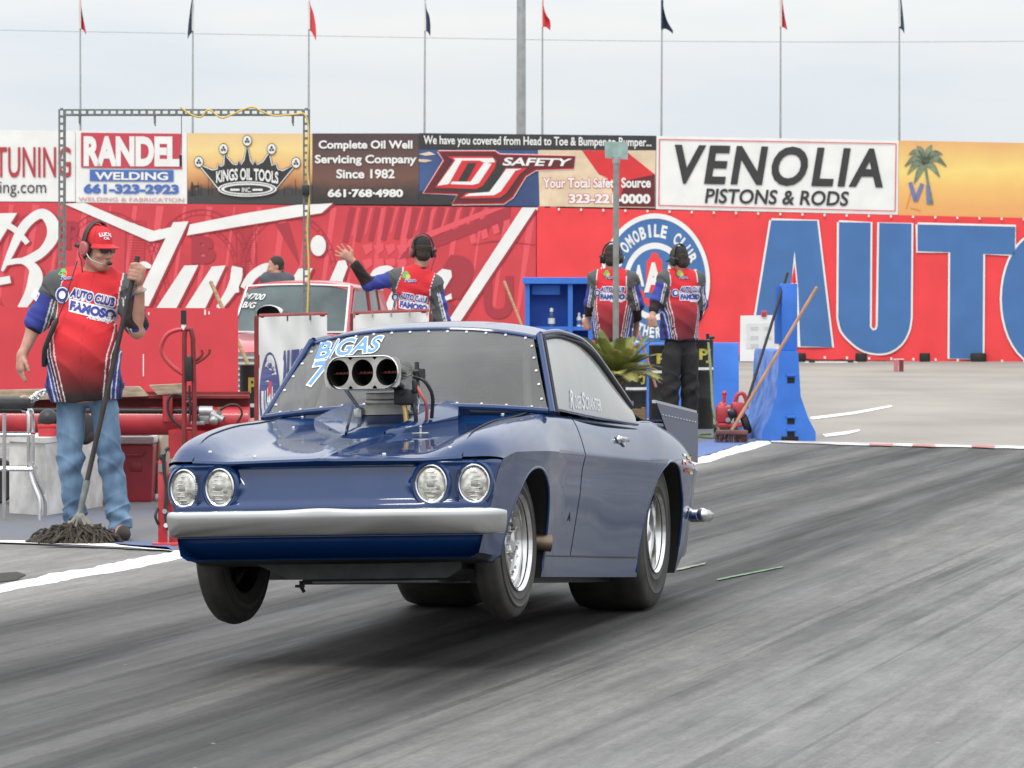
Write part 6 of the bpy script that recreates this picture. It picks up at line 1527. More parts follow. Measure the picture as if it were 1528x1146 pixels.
# ---- bags and can on the chest
Y = c0.y+.25
t = thing('tool_bag', 'red tool bag with black top sitting on the white chest', 'bag', Vector(((70-CX)/F*Y, Y, ztop))); q = fr(70, Y); o_ = Vector((0, 0, ztop))
mb = MB(); mb.box(q(72, 646)-o_, (.125, .12, .135), bev=.025); mb.build('body', redpaint, t)
mb = MB(); mb.ball(q(72, 627)-o_, (.07, .06, .075)); mb.build('top', M['blackplastic'], t)
mb = MB(); mb.box(q(72, 635, -.055)-o_, (.128, .02, .018), bev=.004); mb.build('strap', mat('bright_red_strap', (.6, .04, .04), .6), t)
t2 = thing('backpack', 'dark backpack slumped on the white chest between the man\'s legs', 'backpack', Vector(((127-CX)/F*Y, Y, ztop))); q2_ = fr(127, Y)
mb = MB(); mb.ball(q2_(127, 640)-o_, (.075, .07, .105)); mb.box(q2_(127, 650)-o_, (.13, .12, .09), bev=.03); mb.build('body', mat('dark_nylon', (.035, .028, .03), .8, var=.4, scale=12), t2)
mb = MB(); mb.tube(catmull([q2_(120, 622, -.04)-o_, q2_(124, 632, -.08)-o_, q2_(122, 650, -.08)-o_], 5), .009, 6); mb.build('strap', M['blackplastic'], t2)
t3 = thing('drink_can', 'white and blue can on the right end of the white chest', 'can', Vector(((143-CX)/F*Y, Y, ztop))); q3 = fr(143, Y)
mb = MB(); mb.lathe([(0, 0), (.022, .0), (.026, .008), (.026, .095), (.022, .105), (0, .105)], Matrix(), 20, ks=[0, 0, 1, 0, 0]); mb.build('body', [M['steel'], vinyl], t3)
mb = MB(); mb.lathe([(.0265, .02), (.0265, .06)], Matrix(), 20); mb.build('label', M['blue_print'], t3)
# ---- red cooler with white lid
Y = 28.0; t = thing('cooler', 'red cooler box with domed white lid right of the white chest', 'cooler', at(194, Y)); q = fr(194, Y)
mb = MB(); b0, b1, t0, t1 = q(158, 748).x, q(229, 748).x, q(151, 0).x, q(233, 0).x; z1 = q(0, 661).z
vs = [(b0, -.16, 0), (b1, -.16, 0), (b1, .16, 0), (b0, .16, 0), (t0, -.19, z1), (t1, -.19, z1), (t1, .19, z1), (t0, .19, z1)]
bm = bmesh.new(); V = [bm.verts.new(v) for v in vs]
for f_ in ((0, 3, 2, 1), (4, 5, 6, 7), (0, 1, 5, 4), (1, 2, 6, 5), (2, 3, 7, 6), (3, 0, 4, 7)): bm.faces.new([V[i] for i in f_])
bmesh.ops.bevel(bm, geom=bm.edges[:], offset=.018, segments=3, profile=.5, affect='EDGES'); me = bpy.data.meshes.new('body'); bm.to_mesh(me); bm.free(); link('body', me, mat('red_cooler_plastic', (.36, .035, .05), .45, var=.15, scale=5), t)
mb = MB(); mb.box(Vector(((t0+t1)/2, 0, z1+.028)), (t1-t0+.012, .40, .055), bev=.018); mb.box(Vector(((t0+t1)/2, 0, z1+.06)), (t1-t0-.05, .33, .04), bev=.018); mb.build('lid', vinyl, t)
mb = MB(); mb.tube([(t0+.12*(1), -.205, z1-.05), (t0+.15, -.225, z1-.075), (t1-.09, -.225, z1-.075), (t1-.06, -.205, z1-.05)], .008, 8); mb.box(((b0+b1)/2+.06, -.185, z1*.62), (.085, .012, .06), bev=.005); mb.build('handle', mat('dark_red_plastic', (.28, .03, .04), .5), t)
# ---- jug
Y = 28.2; t = thing('plastic_jug', 'cream plastic jug with tall neck between the cooler and blue car', 'jug', at(247, Y)); q = fr(247, Y)
mb = MB(); L_ = [(232, 736), (231, 700), (233, 665), (239, 650), (245, 641)]; R_ = [(262, 736), (262, 700), (262, 665), (260, 650), (258, 641)]
vs = []; n = 20
for (a_, b_) in zip(L_, R_):
    A, B_ = q(*a_), q(*b_); cx, rx = (A.x+B_.x)/2, (B_.x-A.x)/2
    for j in range(n): th = 2*math.pi*j/n; e = .6; vs.append((cx+rx*math.copysign(abs(math.cos(th))**e, math.cos(th)), .09*math.copysign(abs(math.sin(th))**e, math.sin(th)), max(.0, A.z)))
mb.add(vs, [(i*n+j, i*n+(j+1) % n, (i+1)*n+(j+1) % n, (i+1)*n+j) for i in range(4) for j in range(n)]+[tuple(range(n))]); mb.build('body', cream_p, t)
mb = MB(); a_, b_ = q(250, 641), q(250, 619); mb.lathe([(.034, a_.z), (.042, a_.z+.01), (.042, b_.z-.02), (.038, b_.z), (0, b_.z)], Matrix.Translation((a_.x, 0, 0)), 20); mb.build('cap', vinyl, t)
mb = MB(); mb.tube(catmull([q(237, 655, -.05), q(231, 672, -.09), q(234, 690, -.09)], 5), .010, 8); mb.build('handle', cream_p, t)
# ---- bar stool with a crumpled foil parcel
Y = 25.9; t = thing('bar_stool', 'chrome bar stool with worn black cushion at the left edge', 'stool', at(8, Y)); q = fr(8, Y)
mb = MB(); sx = q(48, 0).x; mb.box(Vector((q(8, 0).x, 0, q(0, 601).z)), (2*sx, .34, .075), bev=.03); mb.build('cushion', mat('worn_black_vinyl', (.035, .035, .035), .6, var=.5, scale=16, bump=.2), t)
lx = [(-.17, -.12), (.165, -.12), (.165, .12), (-.17, .12)]
for (x, y) in lx:
    mb = MB(); o2 = .07*np.sign(x) if x > 0 else -.05; mb.tube(catmull([(x*.75, y*.75, q(0, 611).z), (x*.98, y, q(0, 620).z), (x, y, q(0, 690).z), (x*1.12, y*1.05, q(0, 715).z), (x+o2, y*1.2, q(0, 745).z), (x+o2*1.05, y*1.25, .0)], 5), .0125, 10); mb.build('leg', M['chrome'], t)
mb = MB(); mb.tube([(q(11, 0).x, -.16, q(0, 615).z), (q(11, 0).x, -.17, .0)], .0125, 10); mb.build('leg', M['chrome'], t)
for z in (q(0, 648).z, q(0, 699).z):
    mb = MB(); e = 1.04 if z > .5 else 1.12; P_ = [(x*e, y*e, z) for x, y in lx]; mb.tube(P_+[P_[0]], .012, 10); mb.build('foot_rail', M['chrome'], t)
t = thing('foil_parcel', 'crumpled silver foil parcel lying on the black stool cushion', 'parcel', Vector(((56-CX)/F*Y, Y-.05, q(0, 594).z))); q5 = fr(56, Y)
foil = mat('crumpled_foil', (.75, .75, .74), .18, 1, bump=1.0, scale=40)
bm = bmesh.new(); bmesh.ops.create_icosphere(bm, subdivisions=4, radius=1); rs = random.Random(9)
for v in bm.verts:
    n_ = .8+.35*rs.random(); v.co = Vector((v.co.x*.085*n_, v.co.y*.05*n_, v.co.z*.028*n_+.012+v.co.x*.045))
me = bpy.data.meshes.new('foil'); bm.to_mesh(me); bm.free(); link('foil', me, foil, t, 10)
mb = MB(); mb.ball((-.075, -.01, 0), (.035, .03, .022)); mb.build('wrap', mat('parcel_paper', (.5, .36, .27), .8, var=.4, scale=20), t)
# ---- red jack stand beside the blue car
Y = 23.4; t = thing('floor_jack', 'upright red steel jack with black hose at the blue car\'s left headlights', 'jack', at(250, Y)); q = fr(250, Y)
mb = MB(); mb.box((q(243, 690)+q(243, 814))/2+Vector((0, 0, .01)), (.052, .05, (814-690)/F*Y), bev=.006); mb.prism([q(249, 700, .03), q(262, 760, .03), q(268, 806, .03), q(252, 814, .03)], (0, .03, 0)); mb.box(q(243, 684), (.03, .03, .06), bev=.006); mb.build('upright', redpaint, t)
mb = MB(); mb.tube(catmull([q(252, 668, -.03), q(246, 676, -.04), q(246, 700, -.04), q(250, 730, -.04), q(248, 760, -.045), q(252, 790, -.045)], 5), .012, 8); mb.ball(q(243, 682, -.02), .020); mb.build('hose', M['blackplastic'], t)
mb = MB()
for (px, py) in ((245, 674), (247, 762), (249, 783)): mb.cyl(q(px, py, -.03), q(px, py, -.06), .014, n=10)
mb.box(q(241, 698, -.03), (.03, .012, .045)); mb.build('fitting', M['chrome'], t)
mb = MB(); mb.tube(catmull([q(236, 758, -.03), q(233, 770, -.05), q(237, 782, -.03)], 5), .008, 8); mb.build('pin', M['blackplastic'], t)
mb = MB(); mb.box(Vector((.0, .0, .012)), (.16, .20, .024), bev=.004); mb.build('base', redpaint, t)
# ---- white vinyl banners on frames
club = mat('banner_violet_blue', (.075, .085, .22), .6)
def vbanner(name, lab, px0, px1, py0, py1, Y, slope, post):
    t = thing(name, lab, 'banner', at((px0+px1)/2, Y), 0, 'white banners on the guard rail'); q = fr((px0+px1)/2, Y)
    def pt(px, py, off=0):
        u = (px-px0)/(px1-px0); v = (py-py0)/(py1-py0); w = .010*math.sin(u*9+v*3)+.018*math.sin(u*21+1)*math.exp(-v*5)+.008*math.sin((u-v)*14)
        a = q(px, py+slope*u); a.y = w-off; return a
    mb = MB(); mb.grid(lambda u, v: pt(px0+(px1-px0)*u, py0+(py1-py0)*v), 60, 40); o = mb.build('sheet', vinyl, t, ang=60)
    zt = q(0, py0).z
    for px in post:
        mb = MB(); x = q(px, 0).x; mb.box((x, .035, zt/2), (.035, .035, zt+.01)); mb.build('post', darkredsteel, t, ang=0)
    mb = MB(); a, b = pt(px0, py0-1), pt(px1, py0-1); a.y = b.y = .035; mb.tube([a, b], .016, 8); mb.build('rail', darkredsteel, t)
    return t, o, pt, q
t, o, pt, q = vbanner('vinyl_banner', 'white vinyl banner with tall club emblem and AUTO beside the red trailer', 386, 488, 473, 668, 26.5, -3, (383,))
mb = MB(); f_ = lambda off: (lambda x, y: pt(x, y, off)); cx, cy = 402.5, 592
for k, rx, ry, of in ((1, 15.5, 66, .003), (0, 12.6, 56, .004), (1, 9.0, 38, .005), (0, 7.4, 32, .006), (1, 6.2, 27, .007)): poly(mb, ell(cx, cy, rx, ry, 48), f_(of), k)
for i, ch in enumerate('AUTOMOBILECLUB'):
    a = R(196+i*148/13); ux, uy = math.cos(a), math.sin(a); w, h = .11, .062; r = .70
    quad = [(cx+15.5*(ux*r+(-uy)*x*.6+ux*y), cy+66*(uy*r+ux*x*.6*.5+uy*y)) for x, y in ((-w, h), (w, h), (w, -h), (-w, -h))]; text_quad(mb, ch, quad, f_(.0055), 1, .04)
poly(mb, [(cx-2.5, cy-28), (cx+2.5, cy-28), (cx+3, cy), (cx-3, cy)], f_(.008), 2)
for x0 in (-5, -2, 2): text_quad(mb, 'A', [(cx+x0, cy-18), (cx+x0+4, cy-18), (cx+x0+4, cy+18), (cx+x0, cy+18)], f_(.009), 0, .04)
text_quad(mb, 'AUTO', [(419, 524), (457, 521), (457, 582), (417, 588)], f_(.004), 1, .09); text_quad(mb, 'CLUB', [(419, 600), (470, 597), (470, 650), (417, 654)], f_(.004), 1, .09)
mb.build('lettering', [vinyl, club, mat('banner_print_red', (.5, .06, .08), .6)], o, ang=0, fix=False)
for px in (429, 463): mb = MB(); mb.box(pt(px, 476, .006), (.008, .004, .035)); mb.build('tie', M['blackplastic'], t, ang=0)
t, o, pt, q = vbanner('vinyl_banner', 'blank white vinyl banner whose top edge shows above the blue car roof', 527, 640, 469, 640, 28, -4, (526, 641))
for px in (528, 556, 584, 611, 637): mb = MB(); mb.box(pt(px, 471, .006), (.008, .004, .03)); mb.build('tie', M['wood'], t, ang=0)
# ---- black drums
def drum(px, Y, r, h, lab, face=0):
    t = thing('oil_drum', lab, 'drum', at(px, Y), 0, 'black drums with yellow lettering')
    mb = MB(); mb.lathe([(0, .002), (r*.98, 0), (r, .012), (r, h*.33), (r*1.03, h*.345), (r, h*.36), (r, h*.63), (r*1.03, h*.645), (r, h*.66), (r, h-.012), (r*1.02, h-.004), (r*.95, h), (r*.94, h-.02), (0, h-.02)], Matrix(), 40); mb.build('body', mat('drum_black', (.016, .016, .017), .5, .2, var=.35, scale=8), t)
    mb = MB()
    for k in range(20):
        a0, a1 = [R(-90+face-75+150*i/20) for i in (k, k+1)]; z0, z1 = h*.66+.004, h*.66+.03
        mb.add([(1.004*r*math.cos(a), 1.004*r*math.sin(a), z) for a, z in ((a0, z0), (a1, z0), (a1, z1), (a0, z1))], [(0, 1, 2, 3)])
    mb.build('band', M['white'], t, ang=0)
    mb = MB(); fn = lambda x, y: (1.045*r*math.cos(R(-90+face)+x/r), 1.045*r*math.sin(R(-90+face)+x/r), y)
    text_quad(mb, 'PJ', [(-r*.5, h*.90), (r*.5, h*.90), (r*.5, h*.74), (-r*.5, h*.74)], fn, 0, .04, .0); mb.build('lettering', yel, t, ang=0, fix=False)
    mb = MB(); mb.cyl((r*.5, 0, h-.02), (r*.5, 0, h+.005), .03, n=14); mb.build('bung', M['steel'], t); return t
drum(374, 29.5, .080, .92, 'black drum with yellow letters squeezed between red board and white banner', 20)
drum(947, 38.6, .115, .72, 'black drum with yellow letters behind the potted palm', 25)
drum(990, 41.5, .150, .86, 'black drum partly hidden by the turned crew man\'s legs, left one', 0)
tdr = drum(1047, 41.2, .120, .92, 'black drum with yellow letter right of the man in long black trousers', 15)
Y = 41.2; t = thing('hand_pump', 'black rotary hand pump screwed into the drum right of the crew man', 'pump', Vector(((1056-CX)/F*Y, Y, .92))); q = fr(1056, Y); o_ = Vector((0, 0, .92))
mb = MB(); mb.cyl((0, 0, -.03), (0, 0, .06), .018, n=12); mb.tube([q(1056, 508)-o_, q(1060, 504)-o_, q(1066, 503)-o_], .018, 10); mb.build('body', M['blackplastic'], t)
# ---- sticks and brooms
def stick(lab, a, b, r, mt, cat='broom', head=None, name='broom'):
    a, b = Vector(a), Vector(b); t = thing(name, lab, cat, (b.x, b.y, max(0, b.z-.02) if head is None else 0)); o = t.location.copy()
    mb = MB(); mb.tube([a-o, a.lerp(b, .5)-o+Vector((0, .004, 0)), b-o], r, 10); mb.build('handle', mt, t)
    mb = MB(); mb.ball(a-o, r*1.05); mb.build('tip', mt, t)
    if head:
        mb = MB(); c = b-o; mb.box((c.x, c.y, max(.10, c.z-.02)), (.30, .09, .045), bev=.012); mb.build('block', mat('broom_block', (.17, .07, .06), .7, var=.3), t)
        mb = MB(); rs = random.Random(4)
        for i in range(160):
            x, y = c.x+(rs.random()-.5)*.29, c.y+(rs.random()-.5)*.08; mb.tube([(x, y, max(.09, c.z-.03)), (x*1.02+(rs.random()-.5)*.03, y*1.1, .005)], .003, 4, cap=False)
        mb.build('bristles', mat('broom_bristles', (.12, .05, .045), .9, var=.4, scale=30), t, ang=0)
    return t
stick('wooden broom handle sticking up behind the right end of the red board', P(315, 422, 30.3), P(372, 548, 30.0), .015, M['wood'])
stick('wooden handle leaning against the left side of the blue shelf', P(753, 421, 40), P(800, 540, 39.6), .014, M['wood'])
stick('pinkish wooden handle leaning between the two crew men with turned backs', P(940, 455, 40.8), P(979, 578, 40.4), .014, mat('worn_pink_handle', (.40, .20, .15), .7, var=.2))
stick('dark stick rising above the shoulder of the man behind the sign pole', P(878, 408, 40.6), P(890, 520, 40.4), .012, mat('dark_wood', (.14, .10, .08), .7))
stick('thin black pole leaning against the tall blue barrier', P(1175, 408, 38.3), P(1111, 612, 38.0), .014, M['blackplastic'], 'pole', name='pole')
stick('push broom with wooden handle and red brown head leaning on the blue barrier', P(1218, 430, 37.9), P(1092, 642, 37.7), .016, mat('broom_handle_wood', (.46, .24, .14), .6, var=.25), head=True)
# ---- blue shelf with bottles
Y = 43; t = thing('shelf_box', 'blue painted wooden shelf box behind the man at the sign pole', 'shelf', at(832, Y)); q = fr(832, Y)
x0, x1, z1 = q(784, 0).x, q(884, 0).x, q(0, 416).z
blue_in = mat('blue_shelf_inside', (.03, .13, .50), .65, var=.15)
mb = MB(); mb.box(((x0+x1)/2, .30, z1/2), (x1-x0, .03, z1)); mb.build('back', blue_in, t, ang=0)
for x in (x0+.02, x0+.48, x1-.02): mb = MB(); mb.box((x, .13, z1/2-.02), (.05, .30, z1-.04)); mb.build('upright', bluep, t, ang=0)
mb = MB(); mb.box(((x0+x1)/2, .12, z1-.02), (x1-x0+.06, .36, .07), bev=.006); mb.build('top', bluep, t, ang=0)
zs = q(0, 486).z
mb = MB(); mb.box(((x0+x1)/2, .13, zs-.03), (x1-x0-.06, .29, .04)); mb.box(((x0+x1)/2, .13, .4), (x1-x0-.06, .29, .04)); mb.build('shelf', bluep, t, ang=0)
mb = MB(); mb.box((x0+.22, .10, z1-.12), (.30, .012, .10)); mb.build('valance', bluep, t, ang=0)
def bottle(px, Y, z, r, h, lab, m1, m2):
    b = thing('spray_bottle', lab, 'bottle', Vector(((px-CX)/F*Y, Y, z)), 0, 'bottles on the blue shelf'); mb = MB(); mb.lathe([(0, 0), (r, 0), (r, h*.62), (r*.45, h*.76), (r*.4, h*.8), (0, h*.8)], Matrix(), 18); mb.build('body', m1, b)
    mb = MB(); mb.lathe([(r*.5, h*.79), (r*.55, h*.95), (0, h)], Matrix(), 14); mb.build('cap', M['white'], b); mb = MB(); mb.lathe([(r*1.03, h*.15), (r*1.03, h*.45)], Matrix(), 18); mb.build('label', m2, b)
bottle(823, 43.08, zs-.01, .038, .20, 'dark spray bottle with white cap on the blue shelf', M['navy'], vinyl); bottle(864, 43.08, zs-.01, .026, .15, 'white bottle on the blue shelf, left of two at its right end', vinyl, M['blue_print']); bottle(871.5, 43.05, zs-.01, .026, .13, 'white bottle with red band at the right end of the blue shelf', vinyl, M['red_print'])
# ---- street sign
Y = 38.2; t = thing('street_sign', 'slim grey pole with small weathered green street sign in front of the crew', 'street sign', at(918.5, Y)); q = fr(918.5, Y)
mb = MB(); mb.cyl((0, 0, 0), q(919.5, 236), .030, .028, 16); mb.build('pole', mat('sign_pole_grey', (.30, .31, .29), .5, .5, var=.2, scale=10), t)
mb = MB(); a, b, c, d = q(902, 211, -.02), q(937, 212, .02), q(937, 238, .02), q(903, 236, -.02); mb.prism([a, b, c, d], (0, .012, 0)); mb.build('sign', mat('weathered_sign_green', (.34, .46, .42), .5, .3, var=.2, scale=12), t, ang=0)
mb = MB(); mb.cyl(q(919.5, 244), q(919.5, 234), .036, n=14); mb.build('cap', M['steel'], t)
# ---- potted palm
Y = 37; t = thing('potted_palm', 'small bushy palm with drooping fronds in a grey pot behind the car', 'palm', at(921, Y)); q = fr(921, Y)
mb = MB(); mb.lathe([(0, 0), (.10, 0), (.135, .36), (.15, .38), (.15, .42), (.13, .42), (.12, .37), (0, .37)], Matrix(), 28); mb.build('pot', mat('grey_pot', (.22, .25, .28), .7, var=.2), t)
zc = q(0, 562).z
mb = MB(); mb.lathe([(0, .35), (.05, .36), (.065, .42), (.06, zc-.06), (.045, zc), (0, zc+.02)], Matrix(), 16)
for i in range(60): a = i*2.4; z = .40+(zc-.42)*i/60; mb.box((.06*math.cos(a), .06*math.sin(a), z), (.022, .03, .035), Matrix.Rotation(a, 3, 'Z') @ Matrix.Rotation(R(25), 3, 'Y'))
mb.build('trunk', mat('palm_trunk', (.16, .11, .06), .9, var=.5, scale=20), t, ang=0)
leafm = [mat('palm_leaf', (.21, .24, .045), .55, var=.5, scale=6), mat('palm_leaf_pale', (.40, .38, .12), .6, var=.4, scale=6)]
rs = random.Random(11)
for i in range(46):
    a = i*2.399; el_ = R(78-62*(i/46)**.8+rs.uniform(-6, 6)); L_ = rs.uniform(.36, .50); cd_ = Vector((math.cos(a), math.sin(a), 0)); p0 = Vector((0, 0, zc)); spine = []
    for k in range(11):
        s_ = k/10; e = el_-s_*s_*R(75+25*rs.random()*.3); spine.append(p0+cd_*L_*s_*math.cos(el_*.8)*1.0+Vector((0, 0, L_*(s_*math.sin(el_)-.55*s_*s_*(1.1-math.sin(el_))))))
    mb = MB(); mb.tube(spine, [.006*(1-.7*k/10) for k in range(11)], 5)
    w = Vector((-cd_.y, cd_.x, 0))
    for k in range(34):
        s_ = .12+.88*k/34; f_i = min(9, int(s_*10)); pp = spine[f_i].lerp(spine[f_i+1], s_*10-f_i); tn = (spine[f_i+1]-spine[f_i]).normalized(); ll = .13*math.sin(math.pi*min(1, s_*.85+.12))**.7+.02
        for sg in (-1, 1):
            d_ = (tn*.85+w*sg*.75+Vector((0, 0, .22))).normalized(); e_ = pp+d_*ll+Vector((0, 0, -.02)); m_ = pp.lerp(e_, .5)+Vector((0, 0, .006)); n_ = tn*.0048
            mb.add([pp-n_, pp+n_, m_+n_, e_, m_-n_], [(0, 1, 2, 3, 4)])
    mb.build('frond', leafm[1 if (i > 30 or i % 5 == 0) else 0], t, ang=0)
Y = 37.6; t = thing('wooden_crate', 'pale wooden crate standing just behind the car\'s rear window', 'crate', at(948, Y)); q = fr(948, Y)
for z in (.03, .14, .25): mb = MB(); mb.box((0, -.14, z+.03), (.18, .015, .09)); mb.box((0, .14, z+.03), (.18, .015, .09)); mb.box((-.09, 0, z+.03), (.015, .28, .09)); mb.box((.09, 0, z+.03), (.015, .28, .09)); mb.build('slat', M['wood'], t, ang=0)
mb = MB()
for sx in (-1, 1):
    for sy in (-1, 1): mb.box((sx*.078, sy*.125, .17), (.03, .03, .34))
mb.build('corner_posts', M['wood'], t, ang=0)
# ---- low blue barrier behind the crew
def jersey(name, lab, px, Y, L_, hgt, wb, wt, rz, mts, group='blue barriers'):
    t = thing(name, lab, 'barrier', at(px, Y), rz, group)
    pr = [(-wb/2, 0), (-wb/2, hgt*.10), (-wb*.36, hgt*.26), (-wt*.62, hgt*.50), (-wt/2, hgt*.97), (-wt*.42, hgt), (wt*.42, hgt), (wt/2, hgt*.97), (wt*.62, hgt*.50), (wb*.36, hgt*.26), (wb/2, hgt*.10), (wb/2, 0)]
    n = len(pr); rows = 9; vs = []
    for i in range(rows): y = L_*i/(rows-1); vs += [(x, y, z) for x, z in pr]
    mb = MB(); mb.add(vs, [(i*n+j, i*n+(j+1) % n, (i+1)*n+(j+1) % n, (i+1)*n+j) for i in range(rows-1) for j in range(n)]+[tuple(range(n)), tuple(range((rows-1)*n, rows*n))])
    o = mb.build('body', mts, t, 30); return t, o
t, o = jersey('water_barrier', 'long low blue barrier standing behind the black drums', 948, 44.5, 1.14, .835, .30, .17, R(-90), [bluep])
# ---- tall blue barrier with a post
Y = 38.2; t, o = jersey('water_barrier', 'blue barrier with tall square post on top, brooms leaning against it', 1177, Y, 1.3, .86, .52, .185, R(7), [bluep, bluescuff])
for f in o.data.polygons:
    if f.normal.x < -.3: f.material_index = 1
mb = MB(); zt = P(1180, 423, Y).z; mb.box((.02, .12, (.86+zt)/2), (.150, .13, zt-.862), bev=.008); mb.build('post', bluep, t, ang=30)
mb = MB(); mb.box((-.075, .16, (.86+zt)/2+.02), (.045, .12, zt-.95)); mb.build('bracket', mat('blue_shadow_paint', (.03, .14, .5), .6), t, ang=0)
for z in (.62, .225, .10): mb = MB(); mb.box((.02, -.012, z+.01), (.085, .03, .022), bev=.004); mb.build('rib', bluep, t, ang=0)
for z in (.575, .185, .06): mb = MB(); mb.box((.02, -.002, z+.005), (.07, .008, .05)); mb.build('slot', M['dark'], t, ang=0)
mb = MB(); mb.box((.01, -.004, .02), (.16, .02, .05)); mb.build('foot_notch', M['dark'], t, ang=0)
# ---- notice board on red stand
Y = 46; t = thing('notice_board', 'white notice board with paper sheet on a red stand left of the tall barrier', 'notice board', at(1136, Y)); q = fr(1136, Y)
mb = MB(); mb.prism([q(1105, 471), q(1165, 470), q(1164, 540), q(1104, 539)], (0, .02, 0)); mb.build('board', M['white'], t, ang=0)
mb = MB(); mb.prism([q(1114, 483, -.004), q(1159, 482, -.004), q(1158, 521, -.004), q(1114, 520, -.004)], (0, .002, 0)); mb.build('paper', vinyl, t, ang=0)
mb = MB(); pg_ = mat('faint_print', (.55, .55, .54), .7)
for (x, y) in ((1120, 488), (1140, 488), (1120, 502), (1140, 502), (1120, 514)):
    for k in range(3): mb.box(q(x+6, y+k*2.2, -.007), (.09, .001, .006))
mb.build('faint_lines', pg_, t, ang=0)
for (x, y, w) in ((1140, 468, .06), (1162, 511, .03)): mb = MB(); mb.box(q(x, y, -.012), (w, .03, w*1.1), bev=.006); mb.build('clamp', redpaint, t)
mb = MB(); mb.box((0, .03, q(0, 535).z/2), (.05, .03, q(0, 530).z)); mb.box((0, .03, .02), (.4, .4, .03)); mb.build('stand', mat('bright_red_stand', (.62, .06, .04), .5), t, ang=0)
# ---- red portable engine
Y = 38.6; t = thing('portable_engine', 'small red portable engine pump on the ground left of the tall barrier', 'engine', at(1090, Y)); q = fr(1090, Y)
mb = MB(); mb.box(q(1080, 618), (.15, .20, .17), bev=.03); mb.box(q(1101, 612), (.13, .2, .16), bev=.035); mb.box(q(1088, 634), (.24, .24, .04), bev=.01); mb.ball(q(1078, 606), (.05, .08, .04)); mb.build('housing', redpaint, t)
mb = MB(); mb.tube(catmull([q(1096, 604), q(1100, 590), q(1108, 587), q(1113, 596), q(1114, 610)], 6), .020, 10); mb.tube([q(1080, 610), q(1081, 588)], .018, 10); mb.ball(q(1081, 587), .024); mb.build('handle', redpaint, t)
mb = MB(); mb.ball(q(1092, 616, -.10), (.045, .05, .05)); mb.cyl(q(1088, 624, -.12), q(1088, 624, -.02), .03, n=14); mb.box(q(1098, 626, -.11), (.05, .03, .05), bev=.008); mb.build('cylinder_head', M['blackplastic'], t)
mb = MB(); mb.cyl(q(1085, 626, -.14), q(1085, 626, -.08), .024, n=14); mb.box(q(1087, 612, -.12), (.03, .02, .025), bev=.004); mb.build('carburettor', M['steel'], t)
mb = MB(); mb.lathe([(0, -.03), (.08, -.035), (.10, -.02), (.10, .02), (.08, .035), (0, .03)], Matrix.Translation(q(1113, 632)) @ Matrix.Rotation(R(70), 4, 'Y'), 24); mb.build('wheel', M['rubber'], t)
mb = MB(); mb.box((0, 0, .035), (.3, .3, .05), bev=.01); mb.build('skid', M['galv'], t)
Y = 39; gh = mat('green_hose', (.13, .18, .07), .6, var=.2)
mb = MB(); mb.tube(catmull([P(1057, 512, 41), P(1061, 560, 40.3), P(1064, 610, 39.3), Vector((P(1072, 640, Y).x, Y-.3, .05)), G(1076, 655)+Vector((0, 0, .02)), G(1062, 656)+Vector((0, 0, .016)), G(1045, 654)+Vector((0, 0, .016)), G(1042, 651)+Vector((0, 0, .016)), G(1060, 650)+Vector((0, 0, .016))], 8), .013, 8); tag(mb.build('garden_hose', gh), 'thin green hose hanging from the drum and looping on the ground', 'hose')
wm = mat('weeds', (.055, .065, .03), .9, var=.5, scale=20); rs = random.Random(2); mb = MB()
for i in range(500):
    g = G(rs.uniform(1066, 1108), rs.uniform(643, 653)); a = rs.random()*6.28; h = rs.uniform(.03, .13); d_ = Vector((math.cos(a), math.sin(a), 0)); w = Vector((-d_.y, d_.x, 0))*.008
    mb.add([g-w, g+w, g+d_*h*.5+Vector((0, 0, h))], [(0, 1, 2)])
tag(mb.build('weeds', wm, ang=0), kind='stuff')
# ---- low things under and before the wall at the right
Y = 73; t = thing('track_rail', 'long low white rail at the foot of the AUTO banner', 'rail', at(1240, Y)); q = fr(1240, Y)
mb = MB(); mb.box(Vector((0, 0, q(0, 545).z)), (.95, .15, .12), bev=.01); mb.build('beam', M['white'], t, ang=0)
mb = MB(); mb.box((-.35, 0, .02), (.1, .2, .06)); mb.box((.35, 0, .02), (.1, .2, .06)); mb.build('feet', M['blackplastic'], t, ang=0)
for i, px in enumerate((1337, 1345)):
    tt = thing('marker_post', ('pale red', 'dark red')[i]+' stubby marker post at the foot of the wall, '+('left', 'right')[i]+' one of two', 'post', at(px, 66), 0, 'marker posts by the wall'); mb = MB(); mb.box((0, 0, .10), (.07, .07, .2), bev=.01); mb.build('post', (mat('faded_red_post', (.50, .16, .18), .7), darkredsteel)[i], tt, ang=0); mb = MB(); mb.box((0, 0, .205), (.078, .078, .012)); mb.build('cap', M['white'], tt, ang=0)
for i, (px, w) in enumerate(((1186, .42), (1285, .22), (1380, .2), (1115, .30), (1460, .3))):
    tt = thing('rubber_tyre', 'black tyre lying at the wall foot, '+('behind the tall blue barrier', 'right of the white rail', 'near the marker posts', 'below the notice board', 'farthest right of all')[i], 'tyre', at(px, 73.6), 0, 'tyres at the foot of the wall')
    mb = MB(); mb.lathe([(w*.3, .02), (w*.46, 0), (w*.5, .04), (w*.5, .12), (w*.46, .16), (w*.3, .14), (w*.3, .02)], Matrix(), 28); mb.build('tread', M['rubber'], tt); mb = MB(); mb.lathe([(0, .07), (w*.28, .07), (w*.30, .05)], Matrix(), 24); mb.build('rim', M['galv'], tt)
